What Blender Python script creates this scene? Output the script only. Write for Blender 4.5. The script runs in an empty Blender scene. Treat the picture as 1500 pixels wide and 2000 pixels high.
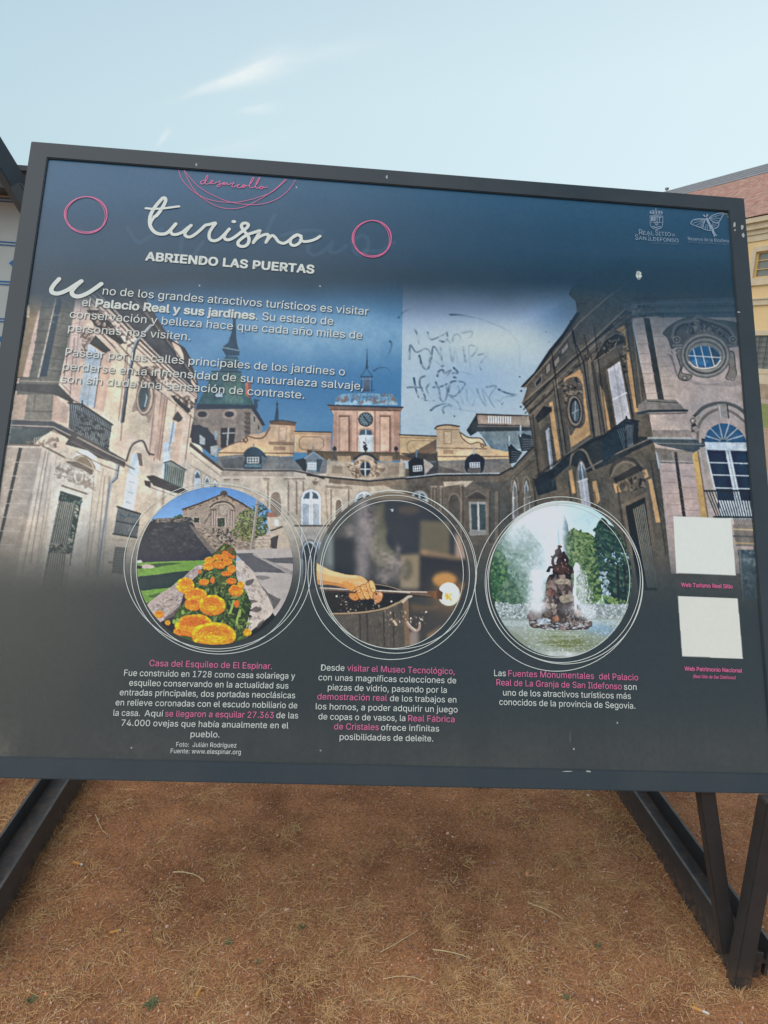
import bpy, bmesh, math, random
import numpy as np
from mathutils import Vector, Matrix

scene = bpy.context.scene
COL = scene.collection
random.seed(7)
RNG = np.random.default_rng(11)

# ------------------------------------------------------------------ camera
CAM_H = 1.55
FPX = 1472.0                       # focal length for a 1500 x 2000 frame
_x = np.array([20227.7, 947.6, FPX]); _x /= np.linalg.norm(_x)
_y = np.array([-92.0, -307.0, FPX]); _y -= _x * (_x @ _y); _y /= np.linalg.norm(_y)
_z = np.cross(_x, _y)
if _z[1] > 0:
    _z = -_z
VIEW = np.array([_x, _y, _z])      # rows: world axes in view space (right, down, forward)
EYE = np.array([0.0, 0.0, CAM_H])

cam_data = bpy.data.cameras.new("camera")
cam = bpy.data.objects.new("camera", cam_data)
COL.objects.link(cam)
scene.camera = cam
cam_data.sensor_width = 36.0
cam_data.lens = 36.0 * FPX / 2000.0
cam_data.clip_start = 0.05
cam_data.clip_end = 3000.0
_r = VIEW @ np.array([1, 0, 0.0]); _u = VIEW @ np.array([0, -1, 0.0]); _b = VIEW @ np.array([0, 0, -1.0])
cam.matrix_world = Matrix(((_r[0], _u[0], _b[0], EYE[0]), (_r[1], _u[1], _b[1], EYE[1]),
                           (_r[2], _u[2], _b[2], EYE[2]), (0, 0, 0, 1)))

# ------------------------------------------------------------------ sky and sun
SUN_AZ = math.radians(-120.0)      # behind the camera to the left, softened by thin high haze
SUN_EL = math.radians(50.0)
world = bpy.data.worlds.new("World")
scene.world = world
world.use_nodes = True
wn = world.node_tree.nodes; wl = world.node_tree.links
wn.clear()
w_out = wn.new("ShaderNodeOutputWorld")
w_bg = wn.new("ShaderNodeBackground")
w_sky = wn.new("ShaderNodeTexSky")
w_sky.sky_type = 'NISHITA'
w_sky.sun_disc = False
w_sky.sun_elevation = SUN_EL
w_sky.sun_rotation = SUN_AZ
w_sky.altitude = 1100.0
w_sky.air_density = 1.0
w_sky.dust_density = 0.9
w_sky.ozone_density = 2.0
SKY_STRENGTH = 0.10
w_bg.inputs['Strength'].default_value = SKY_STRENGTH
# thin high cloud: a pale veil over the whole dome plus two wind-drawn wisps
w_tc = wn.new("ShaderNodeTexCoord")


def vmath(op, a=None, b=None):
    n = wn.new("ShaderNodeVectorMath"); n.operation = op
    for i, v in enumerate((a, b)):
        if v is None:
            continue
        if hasattr(v, 'is_output'):
            wl.new(v, n.inputs[i])
        else:
            n.inputs[i].default_value = v
    return n


def smath(op, a=None, b=None, c=None):
    n = wn.new("ShaderNodeMath"); n.operation = op
    for i, v in enumerate((a, b, c)):
        if v is None:
            continue
        if hasattr(v, 'is_output'):
            wl.new(v, n.inputs[i])
        else:
            n.inputs[i].default_value = v
    return n.outputs[0]


def view_dir(px, py):
    d = VIEW @ np.array([px - 750.0, py - 1000.0, FPX])
    return d / np.linalg.norm(d)


def wisp(c_px, end_px, half_len, half_wid, amount, seed):
    """soft streak of cirrus around a direction of the sky dome"""
    c = view_dir(*c_px); e = view_dir(*end_px)
    ax = e - c; ax -= c * (ax @ c); ax /= np.linalg.norm(ax)
    pr = np.cross(c, ax)
    d = w_tc.outputs['Generated']
    a = vmath('DOT_PRODUCT', d, tuple(ax)).outputs['Value']
    p = vmath('DOT_PRODUCT', d, tuple(pr)).outputs['Value']
    f = vmath('DOT_PRODUCT', d, tuple(c)).outputs['Value']
    comb = wn.new("ShaderNodeCombineXYZ")
    wl.new(smath('MULTIPLY', a, 16.0), comb.inputs[0])
    wl.new(smath('MULTIPLY', p, 60.0), comb.inputs[1])
    comb.inputs[2].default_value = seed
    nz = wn.new("ShaderNodeTexNoise"); nz.inputs['Scale'].default_value = 1.0
    nz.inputs['Detail'].default_value = 5.0; nz.inputs['Roughness'].default_value = 0.6
    wl.new(comb.outputs[0], nz.inputs['Vector'])
    wob = smath('MULTIPLY_ADD', nz.outputs['Fac'], half_wid * 1.6, -half_wid * 0.8)
    pp = smath('ADD', p, wob)
    a2 = smath('POWER', smath('ABSOLUTE', smath('DIVIDE', a, half_len)), 2.0)
    # the streak widens towards its far end
    wid = smath('MULTIPLY_ADD', a, 0.10, half_wid)
    wid = smath('MAXIMUM', wid, half_wid * 0.35)
    p2 = smath('POWER', smath('ABSOLUTE', smath('DIVIDE', pp, wid)), 2.0)
    g = smath('EXPONENT', smath('MULTIPLY', smath('ADD', a2, p2), -1.0))
    g = smath('MULTIPLY', g, smath('GREATER_THAN', f, 0.0))
    g = smath('MULTIPLY', g, smath('MULTIPLY_ADD', nz.outputs['Fac'], 1.3, -0.12))
    return smath('MULTIPLY', g, amount)


VEIL = (4.5, 5.45, 5.75)
VEIL_L = (2.75, 3.85, 4.35)           # radiance of the milky air, before the strength
# the milky air is thickest low down and towards the right, and thins out overhead
w_el = vmath('DOT_PRODUCT', w_tc.outputs['Generated'], (0.0, 0.0, 1.0)).outputs['Value']
w_rt = vmath('DOT_PRODUCT', w_tc.outputs['Generated'], (0.90, 0.44, 0.0)).outputs['Value']
w_f = smath('MULTIPLY_ADD', w_el, -1.15, 1.22)
w_f = smath('MULTIPLY_ADD', w_rt, 0.16, w_f)
w_f = smath('MINIMUM', smath('MAXIMUM', w_f, 0.12), 0.96)
mix1 = wn.new("ShaderNodeMix"); mix1.data_type = 'RGBA'
wl.new(w_f, mix1.inputs[0])
wl.new(w_sky.outputs['Color'], mix1.inputs[6])
mixv = wn.new("ShaderNodeMix"); mixv.data_type = 'RGBA'
wl.new(smath('MINIMUM', smath('MAXIMUM', smath('MULTIPLY_ADD', w_rt, 0.85, 0.30), 0.0), 1.0), mixv.inputs[0])
mixv.inputs[6].default_value = (*VEIL_L, 1.0); mixv.inputs[7].default_value = (*VEIL, 1.0)
wl.new(mixv.outputs[2], mix1.inputs[7])
ws = None
for w in (wisp((470, 150), (560, 118), 0.055, 0.0085, 1.25, 3.0),
          wisp((500, 214), (560, 208), 0.02, 0.005, 0.5, 9.0),
          wisp((318, 270), (330, 255), 0.012, 0.003, 0.6, 5.0),
          wisp((480, 285), (620, 262), 0.07, 0.008, 0.2, 6.0),
          wisp((640, 105), (760, 85), 0.06, 0.007, 0.25, 12.0)):
    ws = w if ws is None else smath('ADD', ws, w)
mix2 = wn.new("ShaderNodeMix"); mix2.data_type = 'RGBA'
wl.new(smath('MINIMUM', ws, 1.0), mix2.inputs[0])
wl.new(mix1.outputs[2], mix2.inputs[6])
mix2.inputs[7].default_value = (5.6, 5.8, 5.7, 1.0)
wl.new(mix2.outputs[2], w_bg.inputs['Color'])
wl.new(w_bg.outputs[0], w_out.inputs['Surface'])

sun_data = bpy.data.lights.new("sun", 'SUN')
sun_data.energy = 1.25
sun_data.angle = math.radians(75.0)
sun_data.color = (1.0, 0.94, 0.84)
sun = bpy.data.objects.new("sun", sun_data)
COL.objects.link(sun)
_sd = Vector((math.sin(SUN_AZ) * math.cos(SUN_EL), math.cos(SUN_AZ) * math.cos(SUN_EL), math.sin(SUN_EL)))
sun.rotation_euler = _sd.to_track_quat('Z', 'Y').to_euler()
sun.location = _sd * 60

scene.view_settings.view_transform = 'Standard'
scene.view_settings.look = 'None'
scene.view_settings.gamma = 1.0
scene.view_settings.exposure = 0.72
try:
    scene.view_settings.use_curve_mapping = False
except Exception:
    pass
scene.cycles.max_bounces = 5
scene.cycles.use_denoising = True


# ------------------------------------------------------------------ measuring helpers
def ray(px, py):
    return VIEW @ np.array([px - 750.0, py - 1000.0, FPX])


def ground_at(px, py, z=0.0):
    r = ray(px, py)
    return EYE + r * ((z - CAM_H) / r[2])


def at_y(px, py, y):
    r = ray(px, py)
    return EYE + r * (y / r[1])


# ------------------------------------------------------------------ object helpers
def tag(o, label=None, cat=None, group=None, kind=None):
    for k, v in (("label", label), ("category", cat), ("group", group), ("kind", kind)):
        if v:
            o[k] = v
    return o


def empty(name, loc=(0, 0, 0), rotz=0.0):
    o = bpy.data.objects.new(name, None)
    o.empty_display_size = 0.2
    COL.objects.link(o)
    o.location = loc
    o.rotation_euler = (0, 0, rotz)
    return o


def mesh_obj(name, verts, faces, mat=None, parent=None, smooth=False, mats=None, midx=None):
    me = bpy.data.meshes.new(name)
    me.from_pydata([tuple(map(float, v)) for v in verts], [], [tuple(map(int, f)) for f in faces])
    if mats:
        for m in mats:
            me.materials.append(m)
        if midx is not None:
            me.polygons.foreach_set('material_index', np.asarray(midx, dtype=np.int32))
    elif mat:
        me.materials.append(mat)
    if smooth:
        me.polygons.foreach_set('use_smooth', np.ones(len(me.polygons), dtype=bool))
    me.update()
    o = bpy.data.objects.new(name, me)
    COL.objects.link(o)
    if parent:
        o.parent = parent
    return o


class MB:
    """collects simple solids into one mesh"""

    def __init__(self):
        self.v = []; self.f = []; self.m = []

    def add(self, v, f, mi=0):
        b = len(self.v)
        self.v += [tuple(p) for p in v]
        self.f += [tuple(i + b for i in q) for q in f]
        self.m += [mi] * len(f)

    def box(self, c, s, axes=None, mi=0):
        c = np.array(c, float); hs = np.array(s, float) / 2
        A = np.eye(3) if axes is None else np.array(axes, float)
        v = []
        for dz in (-1, 1):
            for dx, dy in ((-1, -1), (1, -1), (1, 1), (-1, 1)):
                v.append(c + A[0] * dx * hs[0] + A[1] * dy * hs[1] + A[2] * dz * hs[2])
        self.add(v, [(3, 2, 1, 0), (4, 5, 6, 7), (0, 1, 5, 4), (1, 2, 6, 5), (2, 3, 7, 6), (3, 0, 4, 7)], mi)

    def prism(self, prof, a, b, mi=0):
        """profile (list of 3-vectors) swept by the vector from a to b, capped"""
        n = len(prof); prof = [np.array(p, float) for p in prof]
        a = np.array(a, float); b = np.array(b, float)
        v = [p + a for p in prof] + [p + b for p in prof]
        f = [(i, (i + 1) % n, n + (i + 1) % n, n + i) for i in range(n)]
        f += [tuple(range(n - 1, -1, -1)), tuple(range(n, 2 * n))]
        self.add(v, f, mi)

    def bar(self, a, b, w, h, up=(0, 0, 1), mi=0):
        a = np.array(a, float); b = np.array(b, float)
        d = b - a; L = np.linalg.norm(d); d /= L
        up = np.array(up, float); sx = np.cross(d, up); sx /= np.linalg.norm(sx)
        uy = np.cross(sx, d)
        self.box((a + b) / 2, (w, L, h), (sx, d, uy), mi)

    def tube(self, pts, rad, n=8, mi=0):
        pts = [np.array(p, float) for p in pts]
        rad = [rad] * len(pts) if np.isscalar(rad) else list(rad)
        v = []; f = []
        for i, p in enumerate(pts):
            d = pts[min(i + 1, len(pts) - 1)] - pts[max(i - 1, 0)]; d /= np.linalg.norm(d) + 1e-9
            up = np.array([0, 0, 1.0]) if abs(d[2]) < .9 else np.array([1.0, 0, 0])
            s = np.cross(d, up); s /= np.linalg.norm(s); u = np.cross(s, d)
            for k in range(n):
                t = 2 * math.pi * k / n
                v.append(p + (s * math.cos(t) + u * math.sin(t)) * rad[i])
        for i in range(len(pts) - 1):
            for k in range(n):
                f.append((i * n + k, i * n + (k + 1) % n, (i + 1) * n + (k + 1) % n, (i + 1) * n + k))
        f.append(tuple(range(n - 1, -1, -1))); f.append(tuple(range((len(pts) - 1) * n, len(pts) * n)))
        self.add(v, f, mi)

    def build(self, name, mat=None, parent=None, bevel=0.0, smooth=False, mats=None):
        o = mesh_obj(name, self.v, self.f, mat, parent, smooth, mats, self.m if mats else None)
        bm = bmesh.new(); bm.from_mesh(o.data)
        bmesh.ops.recalc_face_normals(bm, faces=bm.faces[:])
        if bevel > 0:
            bmesh.ops.bevel(bm, geom=bm.edges[:] , offset=bevel, segments=2, affect='EDGES', clamp_overlap=True)
        bm.to_mesh(o.data); bm.free()
        return o


# ------------------------------------------------------------------ material helpers
def new_mat(name, base=(0.5, 0.5, 0.5), rough=0.6, spec=0.5, metal=0.0):
    m = bpy.data.materials.new(name); m.use_nodes = True
    b = m.node_tree.nodes['Principled BSDF']
    b.inputs['Base Color'].default_value = (*base, 1)
    b.inputs['Roughness'].default_value = rough
    b.inputs['Specular IOR Level'].default_value = spec
    b.inputs['Metallic'].default_value = metal
    return m, m.node_tree.nodes, m.node_tree.links, b


def nd(nodes, typ, **kw):
    n = nodes.new(typ)
    for k, v in kw.items():
        if k in n.inputs:
            n.inputs[k].default_value = v
        else:
            setattr(n, k, v)
    return n


def ramp(nodes, links, fac, stops):
    r = nodes.new('ShaderNodeValToRGB')
    e = r.color_ramp.elements
    while len(e) < len(stops):
        e.new(0.5)
    for el, (p, c) in zip(e, stops):
        el.position = p; el.color = (*c, 1) if len(c) == 3 else c
    links.new(fac, r.inputs[0])
    return r.outputs[0]


def mixc(nodes, links, fac, a, b, mode='MIX'):
    n = nodes.new('ShaderNodeMix'); n.data_type = 'RGBA'; n.blend_type = mode
    for s, v in ((0, fac), (6, a), (7, b)):
        if hasattr(v, 'is_output'):
            links.new(v, n.inputs[s])
        elif s == 0:
            n.inputs[0].default_value = v
        else:
            n.inputs[s].default_value = (*v, 1)
    return n.outputs[2]


def noise(nodes, links, scale, detail=4, rough=0.6, vec=None, dist=0.0):
    n = nodes.new('ShaderNodeTexNoise')
    n.inputs['Scale'].default_value = scale; n.inputs['Detail'].default_value = detail
    n.inputs['Roughness'].default_value = rough; n.inputs['Distortion'].default_value = dist
    if vec is not None:
        links.new(vec, n.inputs['Vector'])
    return n.outputs['Fac']


def bump(nodes, links, bsdf, height, strength=0.3, dist=0.01):
    b = nodes.new('ShaderNodeBump'); b.inputs['Strength'].default_value = strength
    b.inputs['Distance'].default_value = dist
    links.new(height, b.inputs['Height']); links.new(b.outputs[0], bsdf.inputs['Normal'])


def object_coords(nodes):
    return nodes.new('ShaderNodeTexCoord').outputs['Object']


def speckled(name, base, rough, var=0.25, scale=3.0, spec=0.4, bumps=0.0, bscale=60.0):
    """one colour that drifts a little over the surface, with optional fine bump"""
    m, n, l, b = new_mat(name, base, rough, spec)
    oc = object_coords(n)
    f = noise(n, l, scale, 6, 0.65, oc)
    lo = tuple(c * (1 - var) for c in base); hi = tuple(min(1, c * (1 + var)) for c in base)
    l.new(ramp(n, l, f, [(0.3, lo), (0.7, hi)]), b.inputs['Base Color'])
    if bumps:
        bump(n, l, b, noise(n, l, bscale, 5, 0.7, oc), bumps, 0.004)
    return m
# ------------------------------------------------------------------ numpy noise
def value_noise(w, h, cell, rng=RNG):
    """smooth noise in [-1,1] on a w x h raster, cell = size of a lump in samples"""
    gw = int(w / cell) + 4; gh = int(h / cell) + 4
    g = rng.uniform(-1, 1, (gh, gw)).astype(np.float32)
    x = np.arange(w, dtype=np.float32) / cell; y = np.arange(h, dtype=np.float32) / cell
    xi = x.astype(int); yi = y.astype(int)
    fx = x - xi; fy = y - yi
    fx = fx * fx * (3 - 2 * fx); fy = fy * fy * (3 - 2 * fy)
    a = g[:, xi] * (1 - fx) + g[:, xi + 1] * fx
    return a[yi] * (1 - fy[:, None]) + a[yi + 1] * fy[:, None]


def hash_noise(x, y, s, seed=0):
    """smooth noise in [-1,1] at arbitrary points"""
    x = np.asarray(x, float) / s; y = np.asarray(y, float) / s
    xi = np.floor(x); yi = np.floor(y); fx = x - xi; fy = y - yi
    fx = fx * fx * (3 - 2 * fx); fy = fy * fy * (3 - 2 * fy)

    def hsh(i, j):
        v = np.sin(i * 127.1 + j * 311.7 + seed * 74.7) * 43758.5453
        return (v - np.floor(v)) * 2 - 1
    return ((hsh(xi, yi) * (1 - fx) + hsh(xi + 1, yi) * fx) * (1 - fy)
            + (hsh(xi, yi + 1) * (1 - fx) + hsh(xi + 1, yi + 1) * fx) * fy)


def ground_h(x, y):
    x = np.asarray(x, float); y = np.asarray(y, float)
    near = np.exp(-((x / 6.0) ** 2 + ((y - 2) / 6.0) ** 2))
    return near * (0.010 * hash_noise(x, y, 0.45, 1) + 0.004 * hash_noise(x, y, 0.11, 2) + 0.0016 * hash_noise(x, y, 0.04, 3))


# ------------------------------------------------------------------ ground
def build_ground():
    def axis(lo, hi, step, far):
        a = list(np.arange(lo, hi + 1e-6, step))
        s = step; p = hi
        while p < far:
            s *= 1.35; p += s; a.append(p)
        s = step; p = lo
        while p > -far:
            s *= 1.35; p -= s; a.insert(0, p)
        return np.array(a)
    xs = axis(-1.6, 2.0, 0.018, 900.0); ys = axis(1.2, 3.2, 0.018, 900.0)
    X, Y = np.meshgrid(xs, ys)
    Zh = ground_h(X, Y)
    v = np.stack([X.ravel(), Y.ravel(), Zh.ravel()], 1)
    nx = len(xs); ny = len(ys)
    i = np.arange(ny - 1)[:, None] * nx + np.arange(nx - 1)[None, :]
    f = np.stack([i, i + 1, i + 1 + nx, i + nx], -1).reshape(-1, 4)
    m, n, l, b = new_mat("red_earth", rough=0.95, spec=0.15)
    oc = object_coords(n)
    big = noise(n, l, 1.7, 6, 0.62, oc)
    mid = noise(n, l, 9.0, 6, 0.7, oc)
    fine = noise(n, l, 120.0, 4, 0.75, oc)
    c1 = ramp(n, l, big, [(0.32, (0.329, 0.139, 0.060)), (0.5, (0.391, 0.178, 0.081)), (0.68, (0.459, 0.221, 0.091))])
    c2 = ramp(n, l, mid, [(0.35, (0.237, 0.107, 0.047)), (0.55, (0.383, 0.178, 0.084)), (0.72, (0.506, 0.271, 0.128))])
    c = mixc(n, l, 0.55, c1, c2)
    patchy = noise(n, l, 3.6, 7, 0.68, oc, 0.6)
    c = mixc(n, l, 1.0, c, ramp(n, l, patchy, [(0.36, (0.66, 0.62, 0.60)), (0.5, (1, 1, 1)), (0.66, (1.22, 1.2, 1.16))]), 'MULTIPLY')
    cf = ramp(n, l, fine, [(0.3, (0.42, 0.38, 0.35)), (0.52, (1, 0.97, 0.95)), (0.72, (1.6, 1.5, 1.42))])
    c = mixc(n, l, 1.0, c, cf, 'MULTIPLY')
    vo = n.new('ShaderNodeTexVoronoi'); vo.inputs['Scale'].default_value = 190.0
    l.new(oc, vo.inputs['Vector'])
    grit = ramp(n, l, vo.outputs['Distance'], [(0.0, (1, 1, 1)), (0.25, (0.75, 0.75, 0.75)), (0.5, (0, 0, 0))])
    vcol = n.new('ShaderNodeSeparateColor'); l.new(vo.outputs['Color'], vcol.inputs[0])
    pick = ramp(n, l, vcol.outputs[0], [(0.55, (0, 0, 0)), (0.75, (1, 1, 1))])
    gcol = ramp(n, l, vcol.outputs[1], [(0.0, (0.362, 0.148, 0.095)), (0.4, (0.593, 0.282, 0.163)), (0.75, (0.691, 0.401, 0.245)), (1.0, (0.800, 0.594, 0.435))])
    gm = n.new('ShaderNodeMath'); gm.operation = 'MULTIPLY'; l.new(pick, gm.inputs[0]); l.new(grit, gm.inputs[1])
    c = mixc(n, l, gm.outputs[0], c, gcol)
    # paler, pinker gravel beyond the steel beams
    l.new(c, b.inputs['Base Color'])
    hh = n.new('ShaderNodeMath'); hh.operation = 'ADD'
    l.new(fine, hh.inputs[0]); l.new(gm.outputs[0], hh.inputs[1])
    bump(n, l, b, hh.outputs[0], 0.8, 0.006)
    o = mesh_obj("ground", v, f, m, smooth=True)
    o["kind"] = "structure"
    return o


GROUND = build_ground()


def sheet(name, pts, z, mat):
    o = mesh_obj(name, [(p[0], p[1], z) for p in pts], [tuple(range(len(pts)))], mat)
    o["kind"] = "structure"
    return o


# ------------------------------------------------------------------ the palace-like building to the right
B0 = ground_at(1490, 780)
_bd = ray(226, 666); _bd[2] = 0; _bd /= np.linalg.norm(_bd)
BD = _bd                                            # along the wall, away from the camera
BN = np.array([-BD[1], BD[0], 0.0])                 # out of the wall, to the left
if BN @ (EYE - B0) < 0:
    BN = -BN


def wall_at(px, py, off=0.0):
    r = ray(px, py); q = B0 + BN * off - EYE
    t = (q @ BN) / (r @ BN)
    p = EYE + r * t - B0
    return float(p @ BD), float(p[2])


def bw(a, z, off=0.0):
    return B0 + BD * a + BN * off + np.array([0, 0, z])


def build_building():
    A0, A1 = -34.0, 92.0
    eave_z = wall_at(1476, 428)[1]
    root = empty("yellow_building", tuple(B0))
    tag(root, "long yellow stone-trimmed building with terracotta tiled roof beyond the lawn", "building")
    inv = Matrix.Translation(-Vector(B0))

    def att(o, par=root):
        o.parent = par
        if par is root:
            o.matrix_parent_inverse = inv
        return o
    # materials
    m_wall, n, l, b = new_mat("ochre_render", rough=0.9, spec=0.2)
    oc = object_coords(n)
    l.new(ramp(n, l, noise(n, l, 0.6, 8, 0.65, oc), [(0.3, (0.74, 0.52, 0.27)), (0.7, (0.82, 0.60, 0.33))]), b.inputs['Base Color'])
    m_stone, n, l, b = new_mat("pale_stone", rough=0.9, spec=0.2)
    oc = object_coords(n)
    l.new(ramp(n, l, noise(n, l, 1.1, 8, 0.7, oc), [(0.3, (0.56, 0.45, 0.31)), (0.7, (0.68, 0.56, 0.41))]), b.inputs['Base Color'])
    m_plinth = speckled("plinth_granite", (0.36, 0.27, 0.19), 0.9, 0.3, 0.9)
    m_frame = speckled("ochre_window_paint", (0.66, 0.43, 0.15), 0.5, 0.1, 2.0)
    m_glass, n, l, b = new_mat("window_glass", (0.20, 0.20, 0.18), 0.12, 0.6)
    m_iron = speckled("window_iron", (0.10, 0.10, 0.10), 0.5, 0.2, 2.0)
    m_lead = speckled("zinc_roofing", (0.23, 0.22, 0.22), 0.6, 0.2, 1.5)
    # windows
    uw0, uz1 = wall_at(1478, 492); _, uz0 = wall_at(1478, 543)
    lwr, lz1 = wall_at(1488, 655); _, lz0 = wall_at(1482, 720)
    cu = wall_at(1504, 516)[0]
    hw_u = abs(uw0 - cu); hw_l = abs(wall_at(1484, 688)[0] - wall_at(1478, 690)[0]) + 0.25
    hw_l = max(hw_l, 0.55)
    cl = wall_at(1484, 688)[0] + hw_l
    led_z1 = wall_at(1485, 585)[1]; led_z0 = wall_at(1485, 596)[1]
    pl_z = wall_at(1490, 750)[1]
    sp = 6.2
    cols = [cu + sp * k for k in range(-4, 14)]
    cols = [c for c in cols if A0 + 2 < c < A1 - 2]
    # wall with openings
    xb = sorted(set([A0, A1] + [c - hw_u for c in cols] + [c + hw_u for c in cols]))
    zb = [pl_z, lz0, lz1, uz0, uz1, eave_z]
    mb = MB()
    inside = lambda a: any(abs(a - c) < hw_u - 1e-4 for c in cols)
    for i in range(len(xb) - 1):
        for j in range(len(zb) - 1):
            am = (xb[i] + xb[i + 1]) / 2
            if inside(am) and j in (1, 3):
                continue
            mb.add([bw(xb[i], zb[j]), bw(xb[i + 1], zb[j]), bw(xb[i + 1], zb[j + 1]), bw(xb[i], zb[j + 1])], [(0, 1, 2, 3)])
    # end walls and back
    for a in (A0, A1):
        mb.add([bw(a, 0), bw(a, 0, -16), bw(a, eave_z, -16), bw(a, eave_z)], [(0, 1, 2, 3)])
    mb.add([bw(A0, 0, -16), bw(A1, 0, -16), bw(A1, eave_z, -16), bw(A0, eave_z, -16)], [(0, 1, 2, 3)])
    att(mesh_obj("wall", mb.v, mb.f, m_wall))
    ax = (BD, BN, np.array([0, 0, 1.0]))

    def slab(mbx, a0, a1, z0, z1, o0, o1):
        mbx.box(bw((a0 + a1) / 2, (z0 + z1) / 2, (o0 + o1) / 2), (a1 - a0, o1 - o0, z1 - z0), ax)
    mb = MB(); slab(mb, A0, A1, -0.2, pl_z, -0.1, 0.14); att(mb.build("plinth", m_plinth))
    mb = MB()
    slab(mb, A0, A1, led_z0, led_z1, -0.05, 0.16)
    slab(mb, A0, A1, led_z1, led_z1 + 0.12, -0.05, 0.26)
    slab(mb, A0, A1, pl_z, pl_z + 1.0, -0.02, 0.06)
    att(mb.build("string_course", m_stone))
    mb = MB()
    slab(mb, A0, A1, eave_z - 1.9, eave_z - 1.35, -0.05, 0.10)
    slab(mb, A0, A1, eave_z - 1.35, eave_z - 0.95, -0.05, 0.22)
    slab(mb, A0, A1, eave_z - 0.95, eave_z - 0.42, -0.05, 0.45)
    slab(mb, A0, A1, eave_z - 0.42, eave_z - 0.02, -0.05, 0.72)
    att(mb.build("cornice", m_stone))

    # window prototype pieces
    def make_window(c, z0, z1, hw, upper):
        mb = MB()
        t = 0.42
        slab(mb, c - hw - t, c - hw, z0 - t, z1 + t, -0.3, 0.07)
        slab(mb, c + hw, c + hw + t, z0 - t, z1 + t, -0.3, 0.07)
        slab(mb, c - hw, c + hw, z1, z1 + t, -0.3, 0.068)
        slab(mb, c - hw, c + hw, z0 - t, z0, -0.3, 0.10)
        if upper:
            slab(mb, c - hw - t - .2, c + hw + t + .2, z0 - t - 0.22, z0 - t, -0.1, 0.2)
        w = att(mb.build("window", m_stone))
        mb = MB(); f = 0.13
        if upper:
            for s in (-1, 1):
                lo, hi = (c - hw, c - 0.01) if s < 0 else (c + 0.01, c + hw)
                slab(mb, lo, lo + f, z0, z1, -0.26, -0.16); slab(mb, hi - f, hi, z0, z1, -0.26, -0.16)
                slab(mb, lo + f, hi - f, z1 - f, z1, -0.26, -0.162); slab(mb, lo + f, hi - f, z0, z0 + f, -0.26, -0.162)
                for k in (1, 2):
                    zz = z0 + (z1 - z0) * k / 3
                    slab(mb, lo + f, hi - f, zz - .035, zz + .035, -0.25, -0.17)
            mb.build("frame", m_frame, w)
        else:
            for k in range(1, 6):
                zz = z0 + (z1 - z0) * k / 6
                slab(mb, c - hw, c + hw, zz - .03, zz + .03, -0.12, -0.07)
            for k in range(1, 4):
                aa = c - hw + 2 * hw * k / 4
                slab(mb, aa - .025, aa + .025, z0, z1, -0.16, -0.122)
            mb.build("grille", m_iron, w)
        mb = MB(); slab(mb, c - hw, c + hw, z0, z1, -0.31, -0.27); mb.build("pane", m_glass, w)
        # jambs that close the wall opening beside the surround
        return w
    for c in cols:
        make_window(c, uz0, uz1, hw_u, True)
        make_window(c, lz0, lz1, hw_u, False)
    # roof: tiles up to the lead course, then zinc up to the ridge
    pitch = math.radians(24.0)
    ov = 0.80
    dirv = -BN * math.cos(pitch) + np.array([0, 0, math.sin(pitch)])
    nrm = BN * math.sin(pitch) + np.array([0, 0, math.cos(pitch)])
    e0 = bw(0, eave_z + 0.05, ov)

    def run_for(px, py):
        """how far up the slope a sight line meets the roof plane"""
        r = ray(px, py); t = ((e0 - EYE) @ nrm) / (r @ nrm)
        return float((EYE + r * t - e0) @ dirv)
    r_tile = run_for(1500, 338); r_ridge = run_for(1500, 321)
    rib = 0.30
    na = int((A1 - A0) / rib * 4); nr = 30
    aa = np.linspace(A0 - 0.4, A1 + 0.4, na + 1); rr = np.linspace(0, r_tile, nr + 1)
    hgt = 0.07 * np.abs(np.cos(aa / rib * math.pi))
    V = []
    for j, r in enumerate(rr):
        st = 0.0
        V.append(e0[None] + aa[:, None] * BD[None] + dirv[None] * r + nrm[None] * (hgt + 0.02 * (j % 2) + 0.03 * hash_noise(aa, np.full_like(aa, r * 3), 1.3, 5))[:, None])
    V = np.concatenate(V)
    i = np.arange(nr)[:, None] * (na + 1) + np.arange(na)[None]
    F = np.stack([i, i + 1, i + 2 + na, i + 1 + na], -1).reshape(-1, 4)
    m_tile, n, l, b = new_mat("terracotta_tiles", rough=0.85, spec=0.2)
    # tile by tile colour: coordinates along the wall and up the slope
    geo = n.new('ShaderNodeNewGeometry')

    def dotc(vec, sc, off=0.0):
        d = n.new('ShaderNodeVectorMath'); d.operation = 'DOT_PRODUCT'
        l.new(geo.outputs['Position'], d.inputs[0]); d.inputs[1].default_value = tuple(vec)
        mu = n.new('ShaderNodeMath'); mu.operation = 'MULTIPLY_ADD'; l.new(d.outputs['Value'], mu.inputs[0])
        mu.inputs[1].default_value = sc; mu.inputs[2].default_value = off
        return mu.outputs[0]

    def fl(x):
        q = n.new('ShaderNodeMath'); q.operation = 'FLOOR'; l.new(x, q.inputs[0]); return q.outputs[0]
    cx = n.new('ShaderNodeCombineXYZ')
    l.new(fl(dotc(BD, 1 / rib)), cx.inputs[0]); l.new(fl(dotc(dirv, 1 / 0.55)), cx.inputs[1])
    wnz = n.new('ShaderNodeTexWhiteNoise'); wnz.noise_dimensions = '3D'; l.new(cx.outputs[0], wnz.inputs['Vector'])
    tc = ramp(n, l, wnz.outputs['Value'], [(0.0, (0.31, 0.145, 0.105)), (0.35, (0.41, 0.205, 0.15)), (0.7, (0.48, 0.265, 0.195)), (1.0, (0.56, 0.37, 0.28))])
    big = noise(n, l, 0.35, 5, 0.6, geo.outputs['Position'])
    tc = mixc(n, l, ramp(n, l, big, [(0.35, (0, 0, 0)), (0.75, (0.6, 0.6, 0.6))]), tc, (0.36, 0.24, 0.19))
    l.new(tc, b.inputs['Base Color'])
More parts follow.
